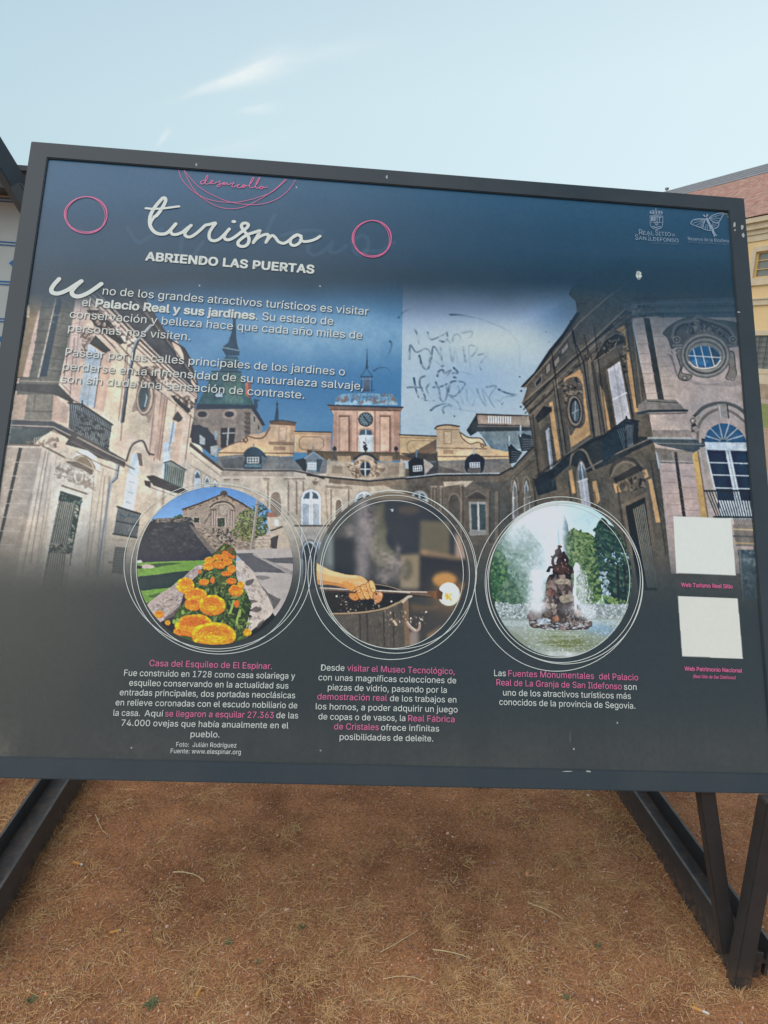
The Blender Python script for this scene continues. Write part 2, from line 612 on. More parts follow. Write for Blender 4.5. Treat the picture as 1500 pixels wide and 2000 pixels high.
    roof = att(mesh_obj("roof", V, F, m_tile, smooth=False))
    mb = MB()
    q0 = e0 + dirv * r_tile; q1 = e0 + dirv * r_ridge
    th = nrm * 0.14
    mb.prism([q0 - nrm * .1, q0 + th, q1 + th, q1 - nrm * .1], BD * (A0 - .4), BD * (A1 + .4))
    step = (r_ridge - r_tile) / 5
    for k in range(1, 5):
        p = q0 + dirv * step * k + th
        mb.prism([p, p + nrm * .05, p + nrm * .05 + dirv * .06, p + dirv * .06], BD * (A0 - .4), BD * (A1 + .4))
    mb.build("ridge_cladding", m_lead, roof)
    # rear slope
    mb = MB()
    back = q1 - BN * r_ridge * math.cos(pitch) * 1.0 - np.array([0, 0, r_ridge * math.sin(pitch)])
    mb.add([q1 + BD * (A0 - .4), q1 + BD * (A1 + .4), back + BD * (A1 + .4), back + BD * (A0 - .4)], [(0, 1, 2, 3)])
    # gable ends
    for a in (A0, A1):
        mb.add([bw(a, eave_z, 0), q1 + BD * a, back + BD * a], [(0, 1, 2)])
    mb.build("rear_slope", m_lead, roof)
    # small finial on the ridge
    r = ray(1303, 366); t = ((e0 + dirv * r_ridge - EYE) @ BN) / (r @ BN)
    fp = EYE + r * t
    a_f = float((fp - q1) @ BD)
    mb = MB()
    pf = q1 + BD * a_f
    mb.tube([pf - np.array([0, 0, .1]), pf + np.array([0, 0, .5])], 0.10)
    mb.box(pf + np.array([0, 0, .5]), (0.55, 0.4, 0.36), ax)
    mb.build("chimney_cap", m_lead, roof)
    return eave_z


EAVE_Z = build_building()


# lawn in front of the building, pale path nearer
def wall_line(off):
    return lambda a: (bw(a, 0, off))


m_lawn, n, l, b = new_mat("lawn", rough=0.95, spec=0.1)
oc = object_coords(n)
l.new(ramp(n, l, noise(n, l, 0.8, 8, 0.7, oc), [(0.3, (0.16, 0.19, 0.06)), (0.7, (0.30, 0.30, 0.11))]), b.inputs['Base Color'])
m_path, n, l, b = new_mat("pale_sandy_path", rough=0.95, spec=0.1)
oc = object_coords(n)
l.new(ramp(n, l, noise(n, l, 0.5, 8, 0.7, oc), [(0.3, (0.36, 0.22, 0.14)), (0.7, (0.48, 0.31, 0.21))]), b.inputs['Base Color'])
m_pave = speckled("stone_apron", (0.42, 0.34, 0.26), 0.9, 0.2, 0.8)
g1 = ground_at(1492, 789); g2 = ground_at(1494, 836)
o1 = float((g1 - B0) @ BN); o2 = float((g2 - B0) @ BN)
g3 = ground_at(1500, 1060)
o3 = float((g3 - B0) @ BN)
sheet("pavement", [bw(-34, 0, 0.14), bw(92, 0, 0.14), bw(92, 0, o1), bw(-34, 0, o1)], 0.016, m_pave)
sheet("lawn", [bw(-34, 0, o1), bw(92, 0, o1), bw(92, 0, o2), bw(-34, 0, o2)], 0.012, m_lawn)
sheet("path", [bw(-55, 0, o2), bw(92, 0, o2), bw(92, 0, o3), bw(-55, 0, o3)], 0.014, m_path)


# ------------------------------------------------------------------ white kiosk behind, at the left
def build_kiosk():
    y = 9.0
    zt = at_y(0, 347, y)[2]; zs = at_y(0, 381, y)[2]
    root = empty("white_kiosk", (-6.0, y + 2, 0))
    tag(root, "white clad kiosk with blue pinstripes under a dark flat roof behind the board", "kiosk")
    inv = Matrix.Translation((6.0, -(y + 2), 0))

    def att(o):
        o.parent = root; o.matrix_parent_inverse = inv; return o
    x0, x1 = -9.5, -3.05
    m_w, n, l, b = new_mat("white_cladding", rough=0.55, spec=0.3)
    oc = object_coords(n)
    l.new(ramp(n, l, noise(n, l, 0.9, 6, 0.6, oc), [(0.3, (0.48, 0.52, 0.50)), (0.7, (0.57, 0.61, 0.59))]), b.inputs['Base Color'])
    m_b = speckled("blue_trim", (0.035, 0.17, 0.40), 0.5, 0.15, 3.0)
    m_r = speckled("dark_fascia", (0.06, 0.065, 0.075), 0.6, 0.25, 2.0)
    mb = MB(); mb.box(((x0 + x1) / 2, y + 2.0, zs / 2), (x1 - x0, 4.0, zs)); att(mb.build("wall", m_w))
    mb = MB()
    mb.box(((x0 + x1) / 2, y + 2.0, (zs + zt) / 2 + .001), (x1 - x0 + 0.5, 4.9, zt - zs))
    mb.box(((x0 + x1) / 2, y - 0.47, zt + .02), (x1 - x0 + 0.56, 0.06, 0.05))
    att(mb.build("roof", m_r))
    mb = MB()
    for py in (390, 475, 552, 625):
        z = at_y(0, py, y)[2]
        for d in (-0.016, 0.016):
            mb.box(((x0 + x1) / 2, y - 0.003, z + d), (x1 - x0, 0.012, 0.013))
    z = at_y(0, 662, y)[2]
    mb.box(((x0 + x1) / 2, y - 0.004, z), (x1 - x0, 0.014, 0.055))
    att(mb.build("pinstripe", m_b))
    zc = at_y(18, 514, y)[2]; xl = at_y(18, 514, y)[0]
    for k in range(-5, 1):
        mb = MB()
        cx = xl + 0.11 + k * 1.05
        mb.prism([(cx - .11, 0, zc), (cx, 0, zc + .085), (cx + .11, 0, zc), (cx, 0, zc - .085)], (0, y + .005, 0), (0, y - .012, 0))
        att(mb.build("diamond_plate", m_b))


build_kiosk()
# ------------------------------------------------------------------ the leaning information board
LEAN = math.radians(24.243)
PV = np.array([0, math.sin(LEAN), math.cos(LEAN)])         # up the board
PN = np.array([0, -math.cos(LEAN), math.sin(LEAN)])        # out of its face
P0 = np.array([0.0, 1.66, 0.5328])
S0, S1, T0, T1 = -0.8355, 1.155, 0.045, 1.6536             # printed face
FS0, FS1, FT0, FT1 = -0.887, 1.206, -0.003, 1.7025         # outside of the frame


def bp(s, t, off=0.0):
    return P0 + np.array([s, 0, 0]) + PV * t + PN * off


def to_board(px, py):
    """where sight lines meet the printed face: board coordinates in metres"""
    px = np.asarray(px, float); py = np.asarray(py, float)
    d = np.stack([px - 750.0, py - 1000.0, np.full_like(px, FPX)], -1) @ VIEW.T
    k = ((P0 - EYE) @ PN) / (d @ PN)
    w = EYE + d * k[..., None] - P0
    return w[..., 0], w @ PV


BOARD = empty("information_board", (0.16, 1.66, 0.0))
tag(BOARD, "big leaning dark framed tourism board with palace photograph and three round pictures", "information board")
B_INV = Matrix.Translation((-0.16, -1.66, 0.0))


def on_board(o, par=None):
    o.parent = par or BOARD
    if par is None:
        o.matrix_parent_inverse = B_INV
    return o


# charcoal powder coat, dusty and scuffed
m_coat, n, l, b = new_mat("charcoal_powder_coat", rough=0.42, spec=0.42)
oc = object_coords(n)
f1 = noise(n, l, 5.0, 6, 0.65, oc); f2 = noise(n, l, 240.0, 3, 0.7, oc)
c = ramp(n, l, f1, [(0.3, (0.029, 0.040, 0.047)), (0.7, (0.045, 0.056, 0.062))])
chips = noise(n, l, 38.0, 5, 0.8, oc)
c = mixc(n, l, ramp(n, l, chips, [(0.735, (0, 0, 0)), (0.75, (1, 1, 1))]), c, (0.36, 0.34, 0.30))
l.new(c, b.inputs['Base Color'])
l.new(ramp(n, l, f1, [(0.3, (0.36, 0.36, 0.36)), (0.7, (0.52, 0.52, 0.52))]), b.inputs['Roughness'])
bump(n, l, b, f2, 0.06, 0.001)

m_steel, n, l, b = new_mat("black_painted_steel", rough=0.5, spec=0.5)
oc = object_coords(n)
f1 = noise(n, l, 7.0, 7, 0.7, oc); f2 = noise(n, l, 160.0, 4, 0.7, oc)
c = ramp(n, l, f1, [(0.3, (0.026, 0.025, 0.025)), (0.62, (0.045, 0.043, 0.042)), (0.8, (0.075, 0.066, 0.058))])
chips = noise(n, l, 55.0, 6, 0.8, oc)
c = mixc(n, l, ramp(n, l, chips, [(0.70, (0, 0, 0)), (0.74, (1, 1, 1))]), c, (0.20, 0.16, 0.13))
# dust and earth that settle on upward faces, and mud splashed low down
geo = n.new('ShaderNodeNewGeometry')
sx = n.new('ShaderNodeSeparateXYZ'); l.new(geo.outputs['Normal'], sx.inputs[0])
sp = n.new('ShaderNodeSeparateXYZ'); l.new(geo.outputs['Position'], sp.inputs[0])
up = ramp(n, l, sx.outputs['Z'], [(0.55, (0, 0, 0)), (0.95, (1, 1, 1))])
dn = ramp(n, l, noise(n, l, 11.0, 8, 0.72, oc), [(0.42, (0.05, 0.05, 0.05)), (0.66, (0.6, 0.6, 0.6))])
c = mixc(n, l, mixc(n, l, 1.0, up, dn, 'MULTIPLY'), c, (0.17, 0.135, 0.105))
crumb = ramp(n, l, noise(n, l, 85.0, 5, 0.75, oc), [(0.64, (0, 0, 0)), (0.68, (1, 1, 1))])
c = mixc(n, l, mixc(n, l, 1.0, up, crumb, 'MULTIPLY'), c, (0.34, 0.22, 0.14))
low = ramp(n, l, sp.outputs['Z'], [(0.0, (0.75, 0.75, 0.75)), (0.07, (0, 0, 0))])
mud = ramp(n, l, noise(n, l, 42.0, 7, 0.75, oc), [(0.46, (0, 0, 0)), (0.6, (1, 1, 1))])
c = mixc(n, l, mixc(n, l, 1.0, low, mud, 'MULTIPLY'), c, (0.20, 0.105, 0.06))
l.new(c, b.inputs['Base Color'])
bump(n, l, b, f2, 0.1, 0.0015)


def build_frame():
    D = 0.055; PR = 0.007      # depth behind the face, lip in front of it
    segs = [((FS0, FT0), (FS1, FT0), (S0, T0), (S1, T0)), ((FS1, FT0), (FS1, FT1), (S1, T0), (S1, T1)),
            ((FS1, FT1), (FS0, FT1), (S1, T1), (S0, T1)), ((FS0, FT1), (FS0, FT0), (S0, T1), (S0, T0))]
    fr = on_board(bpy.data.objects.new("frame", bpy.data.meshes.new("frame"))); COL.objects.link(fr)
    bm = bmesh.new()
    for oa, ob, ia, ib in segs:
        vs = []
        for off in (PR, -D):
            for q in (oa, ob, ib, ia):
                vs.append(bm.verts.new(bp(q[0], q[1], off)))
        for q in ((0, 1, 2, 3), (7, 6, 5, 4), (0, 4, 5, 1), (2, 6, 7, 3)):
            bm.faces.new([vs[i] for i in q])
    bmesh.ops.remove_doubles(bm, verts=bm.verts[:], dist=1e-5)
    bmesh.ops.recalc_face_normals(bm, faces=bm.faces[:])
    sharp = [e for e in bm.edges if len(e.link_faces) == 2 and e.calc_face_angle() > 0.5]
    bmesh.ops.bevel(bm, geom=sharp, offset=0.0022, segments=2, affect='EDGES', clamp_overlap=True)
    bm.to_mesh(fr.data); bm.free()
    fr.data.materials.append(m_coat)
    # back sheet
    mb = MB()
    a, b2, c2, d2 = bp(S0 - .01, T0 - .01, -0.012), bp(S1 + .01, T0 - .01, -0.012), bp(S1 + .01, T1 + .01, -0.012), bp(S0 - .01, T1 + .01, -0.012)
    mb.prism([a, b2, c2, d2], (0, 0, 0), -PN * 0.02)
    on_board(mb.build("back_sheet", m_steel))
    # spots where the coating has been knocked off
    m_chip = speckled("bare_primer", (0.44, 0.44, 0.40), 0.8, 0.15, 200.0)
    rng = np.random.default_rng(4)
    for px, py, w, h in ((384, 325, 4, 7), (755, 349, 4, 8), (1432, 441, 6, 11), (1447, 447, 5, 13), (1449, 462, 6, 12), (1433, 452, 4, 4), (1106, 1506, 22, 2), (1148, 1506, 12, 4), (1440, 612, 8, 3)):
        t = np.linspace(0, 2 * np.pi, 9, endpoint=False); rr = rng.uniform(.55, 1.1, 9)
        s_, t_ = to_board(px + np.cos(t) * rr * w / 2, py + np.sin(t) * rr * h / 2)
        o = mesh_obj("paint_chip", [bp(a, b_, PR + 0.0004) for a, b_ in zip(s_, t_)], [tuple(range(9))], m_chip, fr)
    return fr


build_frame()


def h_profile(xc, y, w, h, tf, tw):
    """H section lying with its flanges upright: open channel on top"""
    z0 = -0.012; zm = z0 + h * 0.45
    xs0, xs1 = xc - w / 2, xc + w / 2
    return [(xs0, y, z0), (xs0 + tf, y, z0), (xs0 + tf, y, zm - tw / 2), (xs1 - tf, y, zm - tw / 2), (xs1 - tf, y, z0), (xs1, y, z0),
            (xs1, y, z0 + h), (xs1 - tf, y, z0 + h), (xs1 - tf, y, zm + tw / 2), (xs0 + tf, y, zm + tw / 2), (xs0 + tf, y, z0 + h), (xs0, y, z0 + h)]


def build_base():
    for xc, side in ((1.172, 1), (-0.878, -1)):
        mb = MB()
        p = h_profile(xc, 0.0, 0.10, 0.112, 0.0085, 0.007)
        n = len(p)
        V = [(q[0], 1.652, q[2]) for q in p] + [(q[0], 3.15, q[2]) for q in p]
        F = [(i, (i + 1) % n, n + (i + 1) % n, n + i) for i in range(n)]
        for e, rev in ((0, True), (n, False)):
            for q in ((0, 1, 10, 11), (4, 5, 6, 7), (1, 2, 9, 10), (2, 3, 8, 9), (3, 4, 7, 8)):
                F.append(tuple(e + i for i in (q[::-1] if rev else q)))
        mb.add(V, F)
        on_board(mb.build("base_beam", m_steel, bevel=0.0))
        xi = xc - side * 0.042
        # upright under the bottom rail, standing on the beam's front end
        mb = MB(); mb.box((xi, 1.629, 0.262), (0.046, 0.044, 0.545))
        on_board(mb.build("post", m_steel, bevel=0.003))
        # slanting brace between the beam and the rail, on the right-hand leg only
        if side > 0:
            mb = MB(); mb.bar((xi - 0.004, 1.690, 0.045), (xi - 0.150, 1.684, 0.55), 0.042, 0.03, up=(0, -1, 0))
            on_board(mb.build("brace", m_steel, bevel=0.003))
        # end plate at the foot
        mb = MB(); mb.box((xc - side * .012, 1.648, 0.03), (0.078, 0.006, 0.085)); on_board(mb.build("foot_plate", m_steel, bevel=0.001))
        # rear strut from the tail of the beam to the back of the board
        top = bp(xc, 1.25, -0.05)
        mb = MB(); mb.bar((xc, 3.02, 0.03), top + PN * 0.005, 0.045, 0.045, up=(0, -1, 0.2))
        on_board(mb.build("rear_strut", m_steel, bevel=0.003))


build_base()


# neighbouring support: slanting tube at the upper left, from a post out of sight to the board's edge
def build_support():
    a = at_y(60, 408, 2.42); b = at_y(-70, 196, 2.42)
    root = empty("steel_support", (float(b[0]) - .06, 2.42, 0))
    tag(root, "slanting dark steel tube reaching the board's upper left edge from a post", "steel support")
    inv = Matrix.Translation((-(float(b[0]) - .06), -2.42, 0))
    d = (b - a) / np.linalg.norm(b - a)

    def att(o):
        o.parent = root; o.matrix_parent_inverse = inv; return o
    mb = MB(); mb.bar(a, b + d * 0.25, 0.055, 0.05, up=(0, -0.55, 0.8)); att(mb.build("tube", m_coat, bevel=0.004))
    e = b + d * 0.2
    mb = MB(); mb.box((e[0] - .04, 2.42, e[2] / 2), (0.08, 0.08, e[2] + .1)); att(mb.build("post", m_coat, bevel=0.004))
    c = at_y(47, 385, 2.40)
    mb = MB(); mb.box((c[0], 2.395, c[2]), (0.035, 0.03, 0.07), (np.array([d[2], 0, -d[0]]), np.array([0, 1.0, 0]), d))
    mb.box((c[0] + .03, 2.40, c[2] - .01), (0.06, 0.05, 0.05))
    att(mb.build("bracket", m_coat, bevel=0.004))


build_support()
# ------------------------------------------------------------------ printing: a small painter for the board's artwork
# Shapes are given in the survey frame of the photograph (1500 x 2000) and carried onto the flat print in metres.
def Z(ox, oy, k):
    """survey coordinates of points read from an enlargement"""
    def f(*pts):
        if len(pts) == 1 and isinstance(pts[0], (list, tuple)) and len(pts[0]) and isinstance(pts[0][0], (list, tuple)):
            pts = pts[0]
        a = np.array(pts, float)
        return np.stack([ox + a[:, 0] / k, oy + a[:, 1] / k], 1)
    f.k = k
    return f


def smooth(pts, n=8, closed=False):
    """Catmull-Rom curve through the points"""
    p = np.array(pts, float)
    if closed:
        p = np.concatenate([p[-1:], p, p[:2]])
    else:
        p = np.concatenate([2 * p[:1] - p[1:2], p, 2 * p[-1:] - p[-2:-1]])
    out = []
    t = np.linspace(0, 1, n, endpoint=False)[:, None]
    for i in range(1, len(p) - 2):
        a, b, c, d = p[i - 1], p[i], p[i + 1], p[i + 2]
        out.append(.5 * ((2 * b) + (c - a) * t + (2 * a - 5 * b + 4 * c - d) * t ** 2 + (3 * b - a - 3 * c + d) * t ** 3))
    if not closed:
        out.append(p[-2:-1])
    return np.concatenate(out)


def sstep(a, b, x):
    t = np.clip((x - a) / (b - a), 0, 1)
    return t * t * (3 - 2 * t)


class Canvas:
    def __init__(self, s0, s1, t0, t1, ppm, seed):
        self.s0, self.s1, self.t0, self.t1 = s0, s1, t0, t1
        self.k = ppm; self.ss = 1.0
        self.w = int(round((s1 - s0) * ppm)); self.h = int(round((t1 - t0) * ppm))
        self.a = np.zeros((self.h, self.w, 3), np.float32)
        rng = np.random.default_rng(seed)
        self.rng = rng
        w, h = self.w, self.h
        u = ppm / 1100.0
        self.n1 = value_noise(w, h, max(1.5, 2.6 * u), rng)
        self.n2 = value_noise(w, h, 8 * u, rng)
        self.n3 = value_noise(w, h, 26 * u, rng)
        self.n4 = value_noise(w, h, 90 * u, rng)
        self.n5 = value_noise(w, h, 260 * u, rng)
        self.tex = 0.35 * self.n1 + 0.4 * self.n2 + 0.25 * self.n3

    def photo_xy(self):
        """survey coordinates of every sample"""
        s = self.s0 + (np.arange(self.w) + .5) / self.k
        t = self.t1 - (np.arange(self.h) + .5) / self.k
        S, T = np.meshgrid(s, t)
        W = P0[None, None] + S[..., None] * np.array([1, 0, 0]) + T[..., None] * PV - EYE
        d = W @ VIEW          # world -> view: rows of VIEW are axes, so multiply by VIEW from the right
        return (750 + FPX * d[..., 0] / d[..., 2]).astype(np.float32), (1000 + FPX * d[..., 1] / d[..., 2]).astype(np.float32)

    def T(self, pts):
        p = np.asarray(pts, float)
        s, t = to_board(p[:, 0], p[:, 1])
        return np.stack([(s - self.s0) * self.k, (self.t1 - t) * self.k], 1)

    def mask(self, pts, raw=False):
        P = np.asarray(pts, float) if raw else self.T(pts)
        x0 = max(0, int(np.floor(P[:, 0].min()))); x1 = min(self.w, int(np.ceil(P[:, 0].max())) + 1)
        y0 = max(0, int(np.floor(P[:, 1].min()))); y1 = min(self.h, int(np.ceil(P[:, 1].max())) + 1)
        if x1 <= x0 or y1 <= y0:
            return None
        h, w = y1 - y0, x1 - x0
        D = np.zeros((h, w + 1), np.int16)
        Q = np.roll(P, -1, 0)
        for (ax, ay), (bx, by) in zip(P, Q):
            if ay == by:
                continue
            if ay > by:
                ax, ay, bx, by = bx, by, ax, ay
            r0 = max(0, int(np.ceil(ay - y0 - .5))); r1 = min(h, int(np.ceil(by - y0 - .5)))
            if r1 <= r0:
                continue
            rr = np.arange(r0, r1)
            xx = ax + (rr + .5 + y0 - ay) * (bx - ax) / (by - ay)
            cc = np.clip(np.ceil(xx - x0 - .5).astype(int), 0, w)
            D[rr, cc] += 1
        M = (np.cumsum(D, 1)[:, :w] & 1).astype(bool)
        return (slice(y0, y1), slice(x0, x1)), M

    def _put(self, sl, cov, col, tx, jit=None):
        c = np.broadcast_to(np.asarray(col, np.float32), self.a[sl].shape)
        if tx:
            c = c * (1 + tx * self.tex[sl][..., None])
        self.a[sl] += (c - self.a[sl]) * cov[..., None]

    def poly(self, pts, col, a=1.0, tx=0.10, col2=None, g=None):
        """filled shape; col2 with g=(p0,p1) runs the print colour from col at p0 to col2 at p1"""
        r = self.mask(pts)
        if r is None:
            return
        sl, M = r
        if col2 is not None:
            q = self.T(np.array(g, float)); v = q[1] - q[0]
            yy = np.arange(sl[0].start, sl[0].stop)[:, None]; xx = np.arange(sl[1].start, sl[1].stop)[None]
            f = np.clip(((xx - q[0, 0]) * v[0] + (yy - q[0, 1]) * v[1]) / (v @ v), 0, 1)[..., None]
            col = np.asarray(col, np.float32) * (1 - f) + np.asarray(col2, np.float32) * f
        self._put(sl, M * np.float32(a), col, tx)

    def ell(self, z, cx, cy, rx, ry, col, a=1.0, tx=0.1, rot=0.0, n=40):
        t = np.linspace(0, 2 * np.pi, n, endpoint=False)
        c, s = math.cos(rot), math.sin(rot)
        x = rx * np.cos(t); y = ry * np.sin(t)
        self.poly(z(np.stack([cx + x * c - y * s, cy + x * s + y * c], 1).tolist()), col, a, tx)

    def line(self, pts, w, col, a=1.0, tx=0.0, a2=None, w2=None, dry=0.0):
        """stroke of width w survey pixels; optional fading opacity and taper along it"""
        p = np.asarray(pts, float)
        P = self.T(p)
        n = len(P) - 1
        sc = np.linalg.norm(P[1:] - P[:-1], axis=1).sum() / (np.linalg.norm(p[1:] - p[:-1], axis=1).sum() + 1e-9)
        X0 = max(0, int(P[:, 0].min() - w * sc - 2)); X1 = min(self.w, int(P[:, 0].max() + w * sc + 3))
        Y0 = max(0, int(P[:, 1].min() - w * sc - 2)); Y1 = min(self.h, int(P[:, 1].max() + w * sc + 3))
        if X1 <= X0 or Y1 <= Y0:
            return
        C = np.zeros((Y1 - Y0, X1 - X0), np.float32)
        for i in range(n):
            f = i / max(1, n - 1) if n > 1 else 0
            hw = 0.5 * sc * (w if w2 is None else w + (w2 - w) * f)
            al = a if a2 is None else a + (a2 - a) * f
            A, B = P[i], P[i + 1]
            x0 = max(X0, int(min(A[0], B[0]) - hw - 1)); x1 = min(X1, int(max(A[0], B[0]) + hw + 2))
            y0 = max(Y0, int(min(A[1], B[1]) - hw - 1)); y1 = min(Y1, int(max(A[1], B[1]) + hw + 2))
            if x1 <= x0 or y1 <= y0:
                continue
            xx = np.arange(x0, x1)[None] + .5; yy = np.arange(y0, y1)[:, None] + .5
            v = B - A; L = v @ v + 1e-9
            t = np.clip(((xx - A[0]) * v[0] + (yy - A[1]) * v[1]) / L, 0, 1)
            d = np.hypot(xx - A[0] - t * v[0], yy - A[1] - t * v[1])
            cov = np.clip(hw - d + .5, 0, 1) * al * min(1.0, hw * 2)
            s = C[y0 - Y0:y1 - Y0, x0 - X0:x1 - X0]
            np.maximum(s, cov, out=s)
        if dry:
            q = (slice(Y0, Y1), slice(X0, X1))
            C = C * np.clip(1 - dry + dry * (.5 + 1.2 * self.n2[q] + .8 * self.n3[q]), .08, 1)
        self._put((slice(Y0, Y1), slice(X0, X1)), C, col, tx)

    def lines(self, z, items, w, col, a=1.0):
        for it in items:
            self.line(z(it), w, col, a)

    def bars(self, z, quad, n, w, col, a=1.0):
        q = np.array(quad, float)
        for i in range(n):
            f = (i + .5) / n
            self.line(z([(q[0] * (1 - f) + q[1] * f).tolist(), (q[3] * (1 - f) + q[2] * f).tolist()]), w, col, a)

    def rows(self, z, quad, n, w, col, a=1.0):
        q = np.array(quad, float)
        for i in range(n):
            f = (i + .5) / n
            self.line(z([(q[0] * (1 - f) + q[3] * f).tolist(), (q[1] * (1 - f) + q[2] * f).tolist()]), w, col, a)

    def pane_grid(self, z, quad, nx, ny, w, col, a=1.0):
        q = np.array(quad, float)
        for i in range(nx + 1):
            f = i / nx
            self.line(z([(q[0] * (1 - f) + q[1] * f).tolist(), (q[3] * (1 - f) + q[2] * f).tolist()]), w, col, a)
        for i in range(ny + 1):
            f = i / ny
            self.line(z([(q[0] * (1 - f) + q[3] * f).tolist(), (q[1] * (1 - f) + q[2] * f).tolist()]), w, col, a)

    def speck(self, pts, n, size, cols, a=0.7, stretch=2.0, ang=0.0, jit=1.6):
        """irregular little marks inside a shape: ornament, pitted stone, leaves"""
        r = self.mask(pts)
        if r is None:
            return
        sl, M = r
        ys, xs = np.nonzero(M)
        if not len(ys):
            return
        sc = self.k / 730.0 * self.ss
        idx = self.rng.integers(0, len(ys), n)
        for i in idx:
            cx, cy = xs[i] + sl[1].start, ys[i] + sl[0].start
            s = size * sc * self.rng.uniform(.5, 1.5); th = ang + self.rng.uniform(-jit, jit)
            m = 5
            t = np.linspace(0, 2 * np.pi, m, endpoint=False) + self.rng.uniform(0, 6)
            ex = np.cos(t) * s * stretch * .5 * self.rng.uniform(.6, 1.3, m); ey = np.sin(t) * s * .5 * self.rng.uniform(.6, 1.3, m)
            P = np.stack([cx + ex * math.cos(th) - ey * math.sin(th), cy + ex * math.sin(th) + ey * math.cos(th)], 1)
            q = self.mask(P, raw=True)
            if q is None:
                continue
            s2, m2 = q
            sub = M[max(0, s2[0].start - sl[0].start):s2[0].stop - sl[0].start, max(0, s2[1].start - sl[1].start):s2[1].stop - sl[1].start]
            if sub.shape == m2.shape:
                m2 = m2 & sub
            self._put(s2, m2 * np.float32(a), cols[self.rng.integers(0, len(cols))], 0.08)

    def blur(self, sl, r, passes=2):
        b = self.a[sl]
        for _ in range(passes):
            for ax in (0, 1):
                c = np.cumsum(np.concatenate([np.repeat(np.take(b, [0], ax), r + 1, ax), b, np.repeat(np.take(b, [-1], ax), r, ax)], ax), ax, dtype=np.float64)
                n = b.shape[ax]; k = 2 * r + 1
                b = ((np.take(c, range(k, n + k), ax) - np.take(c, range(0, n), ax)) / k).astype(np.float32)
        self.a[sl] = b

    def photographic(self, warp, k1, k2, grain):
        """loosen drawn edges, lift local contrast and add the fine unevenness of a printed photograph"""
        yy, xx = np.mgrid[0:self.h, 0:self.w]
        u = self.k / 1180.0
        wx = value_noise(self.w, self.h, 7 * u, self.rng) * warp + value_noise(self.w, self.h, 3 * u, self.rng) * warp * .6
        wy = value_noise(self.w, self.h, 7 * u, self.rng) * warp + value_noise(self.w, self.h, 3 * u, self.rng) * warp * .6
        self.a = self.a[np.clip((yy + wy + .5).astype(int), 0, self.h - 1), np.clip((xx + wx + .5).astype(int), 0, self.w - 1)]
        full = (slice(0, self.h), slice(0, self.w))
        base = self.a.copy()
        self.blur(full, max(1, int(3 * u)), 2); b1 = self.a
        self.a = base.copy(); self.blur(full, max(2, int(16 * u)), 2); b2 = self.a
        self.a = base + k1 * (base - b1) + k2 * (base - b2)
        g = 0.55 * value_noise(self.w, self.h, max(1.4, 2.2 * u), self.rng) + .45 * value_noise(self.w, self.h, 4.5 * u, self.rng)
        streak = value_noise(self.w, self.h, 13 * u, self.rng) * .6 + self.n4 * .7
        self.a *= (1 + grain * g + grain * .7 * streak)[..., None]
        np.clip(self.a, 4, 250, out=self.a)

    def soft(self, z, cx, cy, rx, ry, col, a, rot=0.0, rough=0.0, power=2.0):
        """soft-edged patch, optionally broken up by noise (smoke, spray, cloud)"""
        c = self.T(z([(cx, cy), (cx + rx, cy), (cx, cy + ry)]))
        RX = np.linalg.norm(c[1] - c[0]); RY = np.linalg.norm(c[2] - c[0]); R = max(RX, RY) * 2.2
        x0 = max(0, int(c[0, 0] - R)); x1 = min(self.w, int(c[0, 0] + R)); y0 = max(0, int(c[0, 1] - R)); y1 = min(self.h, int(c[0, 1] + R))
        if x1 <= x0 or y1 <= y0:
            return
        xx = np.arange(x0, x1)[None] - c[0, 0]; yy = np.arange(y0, y1)[:, None] - c[0, 1]
        u = (xx * math.cos(rot) + yy * math.sin(rot)) / RX; v = (-xx * math.sin(rot) + yy * math.cos(rot)) / RY
        sl = (slice(y0, y1), slice(x0, x1))
        d = u * u + v * v
        g = np.exp(-d ** (power / 2))
        if rough:
            g = g * np.clip(1 + rough * (0.5 * self.n3[sl] + 0.5 * self.n2[sl] + .4 * self.n4[sl]), 0, 2)
        self._put(sl, np.clip(g * a, 0, 1).astype(np.float32), col, 0)


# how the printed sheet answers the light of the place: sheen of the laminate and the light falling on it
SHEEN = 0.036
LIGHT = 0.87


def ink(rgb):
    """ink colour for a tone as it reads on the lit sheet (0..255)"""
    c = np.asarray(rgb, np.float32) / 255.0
    c = c + np.array([0.066, 0.070, 0.068], np.float32) * np.clip(1 - c, 0, 1) ** 1.6      # milky lens-flare veil painted into the ink, strongest in dark tones
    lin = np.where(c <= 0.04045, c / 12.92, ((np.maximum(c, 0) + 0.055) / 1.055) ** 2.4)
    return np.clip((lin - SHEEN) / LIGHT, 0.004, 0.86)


def print_material():
    m, n, l, b = new_mat("laminated_print", rough=0.30, spec=0.5)
    at = n.new('ShaderNodeAttribute'); at.attribute_name = "print_colour"
    l.new(at.outputs['Color'], b.inputs['Base Color'])
    oc = object_coords(n)
    f = noise(n, l, 6.0, 5, 0.6, oc)
    l.new(ramp(n, l, f, [(0.3, (0.26, 0.26, 0.26)), (0.7, (0.38, 0.38, 0.38))]), b.inputs['Roughness'])
    return m


M_PRINT = print_material()


def set_colours(me, lin):
    at = me.color_attributes.new("print_colour", 'FLOAT_COLOR', 'POINT')
    rgba = np.ones((len(lin), 4), np.float32); rgba[:, :3] = lin
    at.data.foreach_set('color', rgba.ravel())


